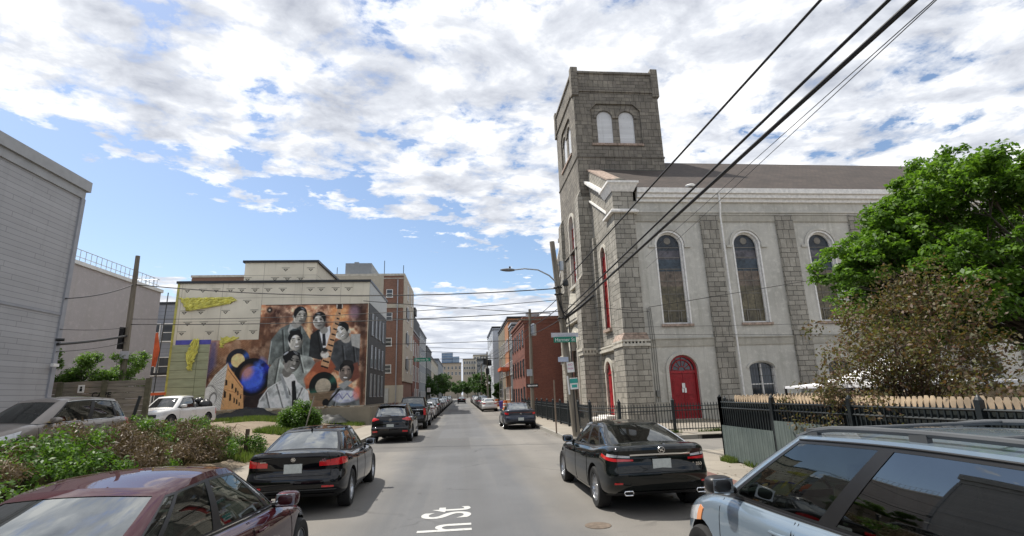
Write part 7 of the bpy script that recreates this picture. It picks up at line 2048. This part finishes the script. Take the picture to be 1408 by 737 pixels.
SL = thing('street_lamp', 'grey cobra head street lamp on a curved arm fixed to the wooden pole', 'street lamp', (upx(6.9), 21.65, 6.6)); 
ax = upx(6.9)
q = MB(); pts = [(0, 0, 0), (-.35, -.1, .32), (-.85, -.2, .55), (-1.45, -.32, .58), (-1.95, -.42, .50)]; q.tube(pts, [.035, .034, .032, .03, .028], 8); q.build('lamp_arm', M['lichen'], SL, smooth=True)
q = MB(); G = []
for u in np.linspace(0, 1, 9):
    w2 = .13*math.sin(PI*min(1, .12+u*.8))**.6; h2 = .07*math.sin(PI*min(1, .15+u*.8))**.7
    G.append([(-1.90-.62*u+0, -.42-.12*u+w2*math.cos(a), .50-.02*u+h2*math.sin(a)) for a in np.linspace(0, 2*PI, 13)])
q.grid(G); q.build('lamp_head', simple('lamp_grey', (.13, .135, .14), .5), SL, smooth=True, angle=60)
q = MB(); q.lathe([(.001, 0), (.04, 0), (.04, .09), (.001, .11)], 10, 'z', (-2.1, -.46, .55)); q.build('lamp_sensor', M['trim'], SL)
def plate(name, label, cat, c, w, h, mat, rot=(0, 0, 0), txt=None, tmat=None, ts=.1, lines=None, rim=None, sx=1.0):
    t = thing(name, label, cat, c); t.rotation_euler = rot
    q = MB(); q.box(-w/2, w/2, -.004, .004, -h/2, h/2); q.build('sign_plate', mat, t, bevel=.004)
    if txt:
        for (s, z, sz, mt_) in (lines or [(txt, 0, ts, tmat)]): text_obj('lettering', s, sz, mt_, t, (0, -.006, z), (R(90), 0, 0), .001, sx=sx)
    return t
sy = 21.42
plate('street_sign', 'green street name sign reading Harmer St on the pole', 'street sign', (upx(4.2)-.05, sy-.06, 4.10), .95, .24, M['green_sign'], (0, 0, R(-4)), 'Harmer St', M['white'], .20, [('Harmer St', -.01, .215, M['white'])], sx=.92)
plate('street_sign', 'pale street name sign just above the green Harmer St sign', 'street sign', (upx(4.3)-.02, sy+.02, 4.30), 1.2, .19, M['grey_sign'], (0, 0, R(6)), 'x', M['trim'], .1, [('CECIL', 0, .13, M['red_lens'])] if False else [('- - - -   - - - -', 0.0, .12, simple('sign_blue', (.08, .10, .30), .5))])
plate('address_sign', 'small pale blue white sign on the pole under the green sign', 'street sign', (upx(3.3)-.22, sy, 3.28), .46, .20, simple('pale_blue_sign', (.42, .47, .58), .5), (0, 0, R(10)))
plate('parking_sign', 'white permit sign with magenta print on the pole', 'sign', (upx(3.0)+.04, sy-.04, 2.95), .30, .42, M['white'], (0, R(-4), 0), 'P', bpy.data.materials['pale_blue_sign'], .1, [('NO', .10, .12, simple('magenta_print', (.50, .05, .22), .5)), ('PARK', -.06, .10, bpy.data.materials['magenta_print'])])
pt = plate('poster', 'teal and white notice stapled low on the pole', 'poster', (upx(2.3)+.09, sy-.05, 2.28), .34, .46, M['white'], (0, R(-3), 0))
q = MB(); q.box(-.165, .165, -.008, -.004, .02, .20); q.box(-.10, .12, -.008, -.004, -.16, -.04); q.build('poster_print', simple('teal_print', (.03, .32, .27), .5), pt)
plate('sign_strip', 'narrow white strip nailed to the pole left of the teal notice', 'sign', (upx(2.3)-.14, sy-.02, 2.22), .07, .75, M['white'], (0, R(-4), 0))
# bare sign post and one way sign
q = MB(); q.box(-.03, .03, -.02, .02, 0, 2.35); o = q.build('sign_post', simple('rust_post', (.20, .15, .11), .8, var=.3)); o.location = (3.95+.32, 23.9, .15); tag(o, 'bare brown metal post on the pavement left of the utility pole', 'post')
o1 = pole('utility_pole', 'wooden utility pole in front of the brick corner building', 5.25, 38.8, .15, 8.05, .15, (.06, 0))
q = MB(); q.lathe([(.001, 0), (.20, 0), (.22, .1), (.22, .85), (.001, .95)], 14, 'z', (.28, -.1, 6.0)); q.build('transformer', M['lichen'], o1, smooth=True)
q = MB(); q.box(-.9, .9, -.05, .05, 7.2, 7.3); q.build('cross_arm', M['wood_pole'], o1)
q = MB(); q.box(-.35, .05, -.2, -.05, 3.0, 3.5); q.build('meter_box', M['lichen'], o1)
ow = plate('one_way_sign', 'black one way sign with a white arrow on the pole by the brick building', 'traffic sign', (5.25, 38.55, 2.45), .90, .28, M['trim'], (0, 0, 0))
q = MB(); q.add([(-.38, -.007, 0), (-.22, -.007, -.09), (-.22, -.007, -.045), (.38, -.007, -.045), (.38, -.007, .045), (-.22, -.007, .045), (-.22, -.007, .09)], [(0, 1, 2, 3, 4, 5, 6)]); q.build('arrow', M['white'], ow); text_obj('lettering', 'ONE WAY', .085, M['trim'], ow, (.08, -.009, 0), (R(90), 0, 0), .0005)
o3 = pole('utility_pole', 'dark utility pole carrying transformers far down the right pavement', 4.5, 89, .15, 8.8, .17)
q = MB(); [q.lathe([(.001, 0), (.28, 0), (.30, .1), (.30, 1.0), (.001, 1.1)], 12, 'z', (dx_, -.2, z)) for dx_, z in ((-.4, 6.6), (.4, 6.4), (0, 5.0))]; q.box(-1.2, 1.2, -.06, .06, 8.0, 8.12); q.box(-.9, .9, -.06, .06, 7.6, 7.7); q.build('transformer', M['trim'], o3, smooth=True, angle=40)
pole('utility_pole', 'thin wooden pole among the far trees on the right', 4.6, 118, .15, 8.5, .14)
LP = pole('utility_pole', 'tall bare wooden pole behind the board fence on the left', -15.3, 25.4, .6, 8.35, .145, (-.12, 0))
q = MB(); q.box(-.32, -.14, -.22, -.05, 3.9, 4.9); q.build('junction_box', M['trim'], LP); q = MB(); q.box(-.16, .22, -.21, -.17, 3.45, 3.8); q.build('pole_notice', M['grey_sign'], LP)
ls = thing('street_sign', 'green street name sign on a thin post past the left intersection', 'street sign', (-5.0, 58.9, .15)); q = MB(); q.tube([(0, 0, 0), (0, 0, 6.2)], .05, 6); q.build('post', M['lichen'], ls); q = MB(); q.box(-.2, 1.6, -.02, .02, 5.55, 5.95); q.build('sign_plate', M['green_sign'], ls)
text_obj('lettering', 'Harmer St', .32, M['white'], ls, (.7, -.03, 5.74), (R(90), 0, 0), .002)
pl = thing('parking_sign', 'small white sign on a post among the left row of parked cars', 'sign', (-4.7, 78, .15)); q = MB(); q.tube([(0, 0, 0), (0, 0, 2.9)], .04, 6); q.build('post', M['trim'], pl); q = MB(); q.box(-.25, .25, -.03, -.01, 2.3, 2.9); q.build('sign_plate', M['white'], pl)

# ------------------------------------------------------------------ overhead cables
def cable(label, pts, r, sag=0.0, name='overhead_cable', group='overhead cables'):
    q = MB(); P = []
    for (a, b) in zip(pts[:-1], pts[1:]):
        a, b = Vector(a), Vector(b); n = 22
        for i in range(n+(b == Vector(pts[-1]))):
            u = i/n; p = a.lerp(b, u); p.z -= sag*4*u*(1-u)*(b-a).length/20; P.append(p)
    o0 = P[0].copy(); q.tube([p-o0 for p in P], r, 6); o = q.build(name, M['cable'], smooth=True); o.location = o0; tag(o, label, 'cable', group); return o
A = (upx(6.3), 21.6, 6.35); B = (upx(5.4)+.1, 21.5, 5.25)
def ext(p, q_, k): return tuple(p[i]+(q_[i]-p[i])*k for i in range(3))
cable('thick cable climbing highest from the corner pole to the upper right', [A, ext(A, (5.0, 5.57, 7.15), 2.2)], .022)
cable('thick cable climbing in the middle from the corner pole to the upper right', [B, ext(B, (5.0, 4.61, 6.31), 2.2)], .024)
cable('thickest cable climbing lowest from the corner pole to the upper right', [(B[0]+.02, B[1], B[2]-.18), ext((B[0], B[1], B[2]-.18), (5.0, 4.33, 6.07), 2.2)], .034)
C0 = (10.9, 28.7, 8.2)
cable('thin wire rising from the church wall to the upper right, upper one', [(11.0, 28.6, 9.6), ext((11.0, 28.6, 9.6), (5.6, 4.6, 6.35), 1.8)], .007)
cable('thin wire rising from the church wall to the upper right, lower one', [(11.0, 28.6, 8.9), ext((11.0, 28.6, 8.9), (5.7, 4.5, 6.42), 1.8)], .007)
cable('looped bundle of black cable beside the corner pole', [(B[0]+.02, B[1]-.05, B[2]-.25), (B[0]+.45, B[1]-1.2, B[2]+.05), (B[0]+.75, B[1]-2.2, B[2]+.32)], .055)
# across the street towards the left poles and houses
cable('upper wire crossing the street from the corner pole past the mural', [A, (-6.9, 41.0, 9.35)], .022, .10) if False else None
cable('upper wire crossing the street from the corner pole past the mural', [A, (-15.4, 25.4, 7.55)], .024, .42)
cable('second wire crossing the street just below the upper one', [(A[0], A[1], A[2]-.5), (-15.4, 25.4, 5.9)], .014, .25)
cable('lower wire crossing the street from the corner pole to the left pole', [(A[0], A[1], A[2]-1.0), (-15.4, 25.4, 5.65)], .020, .18)
cable('wire from the left pole to the clapboard house, upper one', [(-15.4, 25.3, 7.5), (-13.4, 18.6, 5.6)], .022, .35)
cable('thick spliced cable from the left pole to the clapboard house', [(-15.35, 25.3, 5.1), (-13.4, 18.6, 4.05)], .05, .12)
cable('thin wire above the spliced cable on the left', [(-15.35, 25.3, 5.5), (-13.4, 18.6, 4.55)], .012, .2)
cable('thin wire under the spliced cable on the left', [(-15.35, 25.3, 4.8), (-13.4, 18.6, 3.8)], .012, .2)
# along the right side down the street
for i, (dz, lab) in enumerate(((0, 'uppermost of the three wires leading from the corner pole to the brick building pole'), (-.45, 'middle of the three wires leading from the corner pole to the brick building pole'), (-1.0, 'lowest of the three wires leading from the corner pole to the brick building pole'))):
    cable(lab, [(A[0]+.1, A[1], A[2]-.3+dz), (5.3, 38.8, 7.3+dz), (4.5, 89, 8.2+dz)], .018, .12)
for i, (y, zl, zr_, xl, xr_) in enumerate(((37.5, 8.8, 7.9, -7.0, 5.3), (52, 9.6, 9.2, -7.0, 6.0), (48.5, 6.7, 6.9, -7.0, 6.0), (62, 6.2, 6.1, -6.4, 6.1), (85, 9.0, 8.4, -6.4, 4.5), (95, 10.5, 10.0, -6.4, 5.2))):
    cable('thin wire strung across the far street, number %s from the mural end' % ('first', 'second', 'third', 'fourth', 'fifth', 'sixth')[i], [(xl, y, zl), (xr_, y+1, zr_)], .018+.0002*y, .05)
cable('wire running in front of the church windows', [(upx(5.7), 21.6, 5.7), (10.95, 28.75, 6.35)], .013, .08)
cable('wire passing the middle of the church windows towards the green tree', [(10.95, 28.75, 6.6), (27, 20.0, 8.1)], .016, .05)
cable('faint upper wire crossing under the church window sills', [(upx(4.6), 21.6, 4.6), (30, 24.5, 5.0)], .008, .03)
cable('faint lower wire crossing under the church window sills', [(upx(4.2), 21.6, 4.35), (30, 24.5, 4.2)], .008, .03)

# ------------------------------------------------------------------ sky with broken cloud, sun, camera
SUN_EL, SUN_AZ = R(62), R(-62)     # azimuth from +Y, clockwise; negative = to the left
w = bpy.data.worlds.new('World'); sc.world = w; w.use_nodes = True; nt = w.node_tree; nt.nodes.clear()
out = nt.nodes.new('ShaderNodeOutputWorld'); bg = nt.nodes.new('ShaderNodeBackground'); bg2 = nt.nodes.new('ShaderNodeBackground'); mx = nt.nodes.new('ShaderNodeMixShader')
sky = nt.nodes.new('ShaderNodeTexSky'); sky.sky_type = 'NISHITA'; sky.sun_disc = False; sky.sun_elevation = SUN_EL; sky.sun_rotation = SUN_AZ
sky.air_density = 1.0; sky.dust_density = 1.0; sky.ozone_density = 1.0
hs = nt.nodes.new('ShaderNodeHueSaturation'); hs.inputs['Saturation'].default_value = SKY_SAT; hs.inputs['Value'].default_value = 1.0
nt.links.new(sky.outputs[0], hs.inputs['Color']); nt.links.new(hs.outputs[0], bg.inputs[0]); bg.inputs[1].default_value = SKY_STR
tc = nt.nodes.new('ShaderNodeTexCoord'); sp = nt.nodes.new('ShaderNodeSeparateXYZ'); nt.links.new(tc.outputs['Generated'], sp.inputs[0])
zz = N(nt, 'ShaderNodeMath', operation='MAXIMUM'); nt.links.new(sp.outputs[2], zz.inputs[0]); zz.inputs[1].default_value = .0
za = N(nt, 'ShaderNodeMath', operation='ADD'); nt.links.new(zz.outputs[0], za.inputs[0]); za.inputs[1].default_value = .10
dx_ = N(nt, 'ShaderNodeMath', operation='DIVIDE'); nt.links.new(sp.outputs[0], dx_.inputs[0]); nt.links.new(za.outputs[0], dx_.inputs[1])
dy_ = N(nt, 'ShaderNodeMath', operation='DIVIDE'); nt.links.new(sp.outputs[1], dy_.inputs[0]); nt.links.new(za.outputs[0], dy_.inputs[1])
cbn = nt.nodes.new('ShaderNodeCombineXYZ'); nt.links.new(dx_.outputs[0], cbn.inputs[0]); nt.links.new(dy_.outputs[0], cbn.inputs[1])
PP = cbn.outputs[0]
big = noise(nt, scaled(nt, PP, (1.0, 1.0, 1), (3.1, 1.7, 0), (0, 0, R(20))), 1.1, 3, .5)
med = noise(nt, scaled(nt, PP, (1.0, 1.3, 1), (0.4, 2.2, 0), (0, 0, R(-25))), 4.2, 8, .58, .25)
fin = noise(nt, scaled(nt, PP, (1, 1, 1), (5, 2, 0)), 9, 8, .62, .2)
def madd(a, m_, b):
    n_ = N(nt, 'ShaderNodeMath', operation='MULTIPLY_ADD'); nt.links.new(a, n_.inputs[0]); n_.inputs[1].default_value = m_
    if isinstance(b, (int, float)): n_.inputs[2].default_value = b
    else: nt.links.new(b, n_.inputs[2])
    return n_.outputs[0]
cov = madd(big, .30, madd(med, .78, madd(fin, .42, -.06)))
# coverage by distance on the cloud sheet: closed overhead and to the right, a clear band lower left, a low bank at the horizon
dist_ = nt.nodes.new('ShaderNodeVectorMath'); dist_.operation = 'LENGTH'; nt.links.new(PP, dist_.inputs[0])
edge = madd(dx_.outputs[0], CL_DX, madd(dist_.outputs['Value'], -1.0, 0))          # larger nearer overhead / to the right
edge_n = madd(noise(nt, PP, .9, 4), 1.1, edge)
e1 = N(nt, 'ShaderNodeMapRange'); nt.links.new(edge_n, e1.inputs[0]); e1.inputs[1].default_value = CL_E0; e1.inputs[2].default_value = CL_E1; e1.inputs[3].default_value = -.30; e1.inputs[4].default_value = .112
low = N(nt, 'ShaderNodeMapRange'); nt.links.new(sp.outputs[2], low.inputs[0]); low.inputs[1].default_value = .0; low.inputs[2].default_value = .25; low.inputs[3].default_value = 1.25; low.inputs[4].default_value = 0.0
mxl = N(nt, 'ShaderNodeMath', operation='ADD'); nt.links.new(e1.outputs[0], mxl.inputs[0]); nt.links.new(low.outputs[0], mxl.inputs[1])
tot = N(nt, 'ShaderNodeMath', operation='ADD'); nt.links.new(cov, tot.inputs[0]); nt.links.new(mxl.outputs[0], tot.inputs[1])
mask = ramp(nt, tot.outputs[0], [(.665, 0), (.70, .55), (.77, 1)])
lit = noise(nt, scaled(nt, PP, (1, 1.3, 1), (.46, 2.3, 0), (0, 0, R(-25))), 3.6, 7, .58, .3)
shade = madd(lit, .9, madd(fin, .35, -.12))
cc = ramp(nt, shade, [(.32, CL_DARK), (.50, CL_MID), (.62, CL_LITE)])
lowc = ramp(nt, sp.outputs[2], [(.0, 1), (.22, 0)])
cc = mixc(nt, lowc, cc, CL_LOW)
nt.links.new(cc, bg2.inputs[0]); bg2.inputs[1].default_value = CL_STR
nt.links.new(mask, mx.inputs[0]); nt.links.new(bg.outputs[0], mx.inputs[1]); nt.links.new(bg2.outputs[0], mx.inputs[2]); nt.links.new(mx.outputs[0], out.inputs[0])
ld = bpy.data.lights.new('sun', 'SUN'); ld.energy = SUN_STR; ld.angle = R(1.2); ld.color = (1, .95, .87)
lo = bpy.data.objects.new('sun', ld); COL.objects.link(lo)
sd = Vector((math.sin(SUN_AZ)*math.cos(SUN_EL), math.cos(SUN_AZ)*math.cos(SUN_EL), math.sin(SUN_EL)))
lo.rotation_euler = (-sd).to_track_quat('-Z', 'Y').to_euler()

cam = bpy.data.cameras.new('camera'); co = bpy.data.objects.new('camera', cam); COL.objects.link(co); sc.camera = co
f = 704.; v = Vector((-94, -2894, 704.)).normalized(); d = Vector((-70, 173.5, 704.)); d = (d-v*v.dot(d)).normalized(); x = d.cross(v)
if x.x < 0: x = -x
# rows X,Y,Z of the world in image axes (right, down, forward) -> camera axes (right, up, back)
Rw = Matrix((x, d, v))
right = Rw @ Vector((1, 0, 0)); down = Rw @ Vector((0, 1, 0)); fwd = Rw @ Vector((0, 0, 1))
co.matrix_world = Matrix(((right.x, -down.x, -fwd.x, 0), (right.y, -down.y, -fwd.y, 0), (right.z, -down.z, -fwd.z, 2.0), (0, 0, 0, 1)))
cam.sensor_width = 36; cam.lens = 36*704/1408; cam.clip_start = .05; cam.clip_end = 3000
sc.view_settings.view_transform = 'Standard'; sc.view_settings.look = 'None'; sc.view_settings.gamma = 1; sc.view_settings.exposure = EXPO
sc.cycles.max_bounces = 6; sc.cycles.transparent_max_bounces = 12; sc.cycles.use_denoising = True; sc.cycles.caustics_reflective = False; sc.cycles.caustics_refractive = False
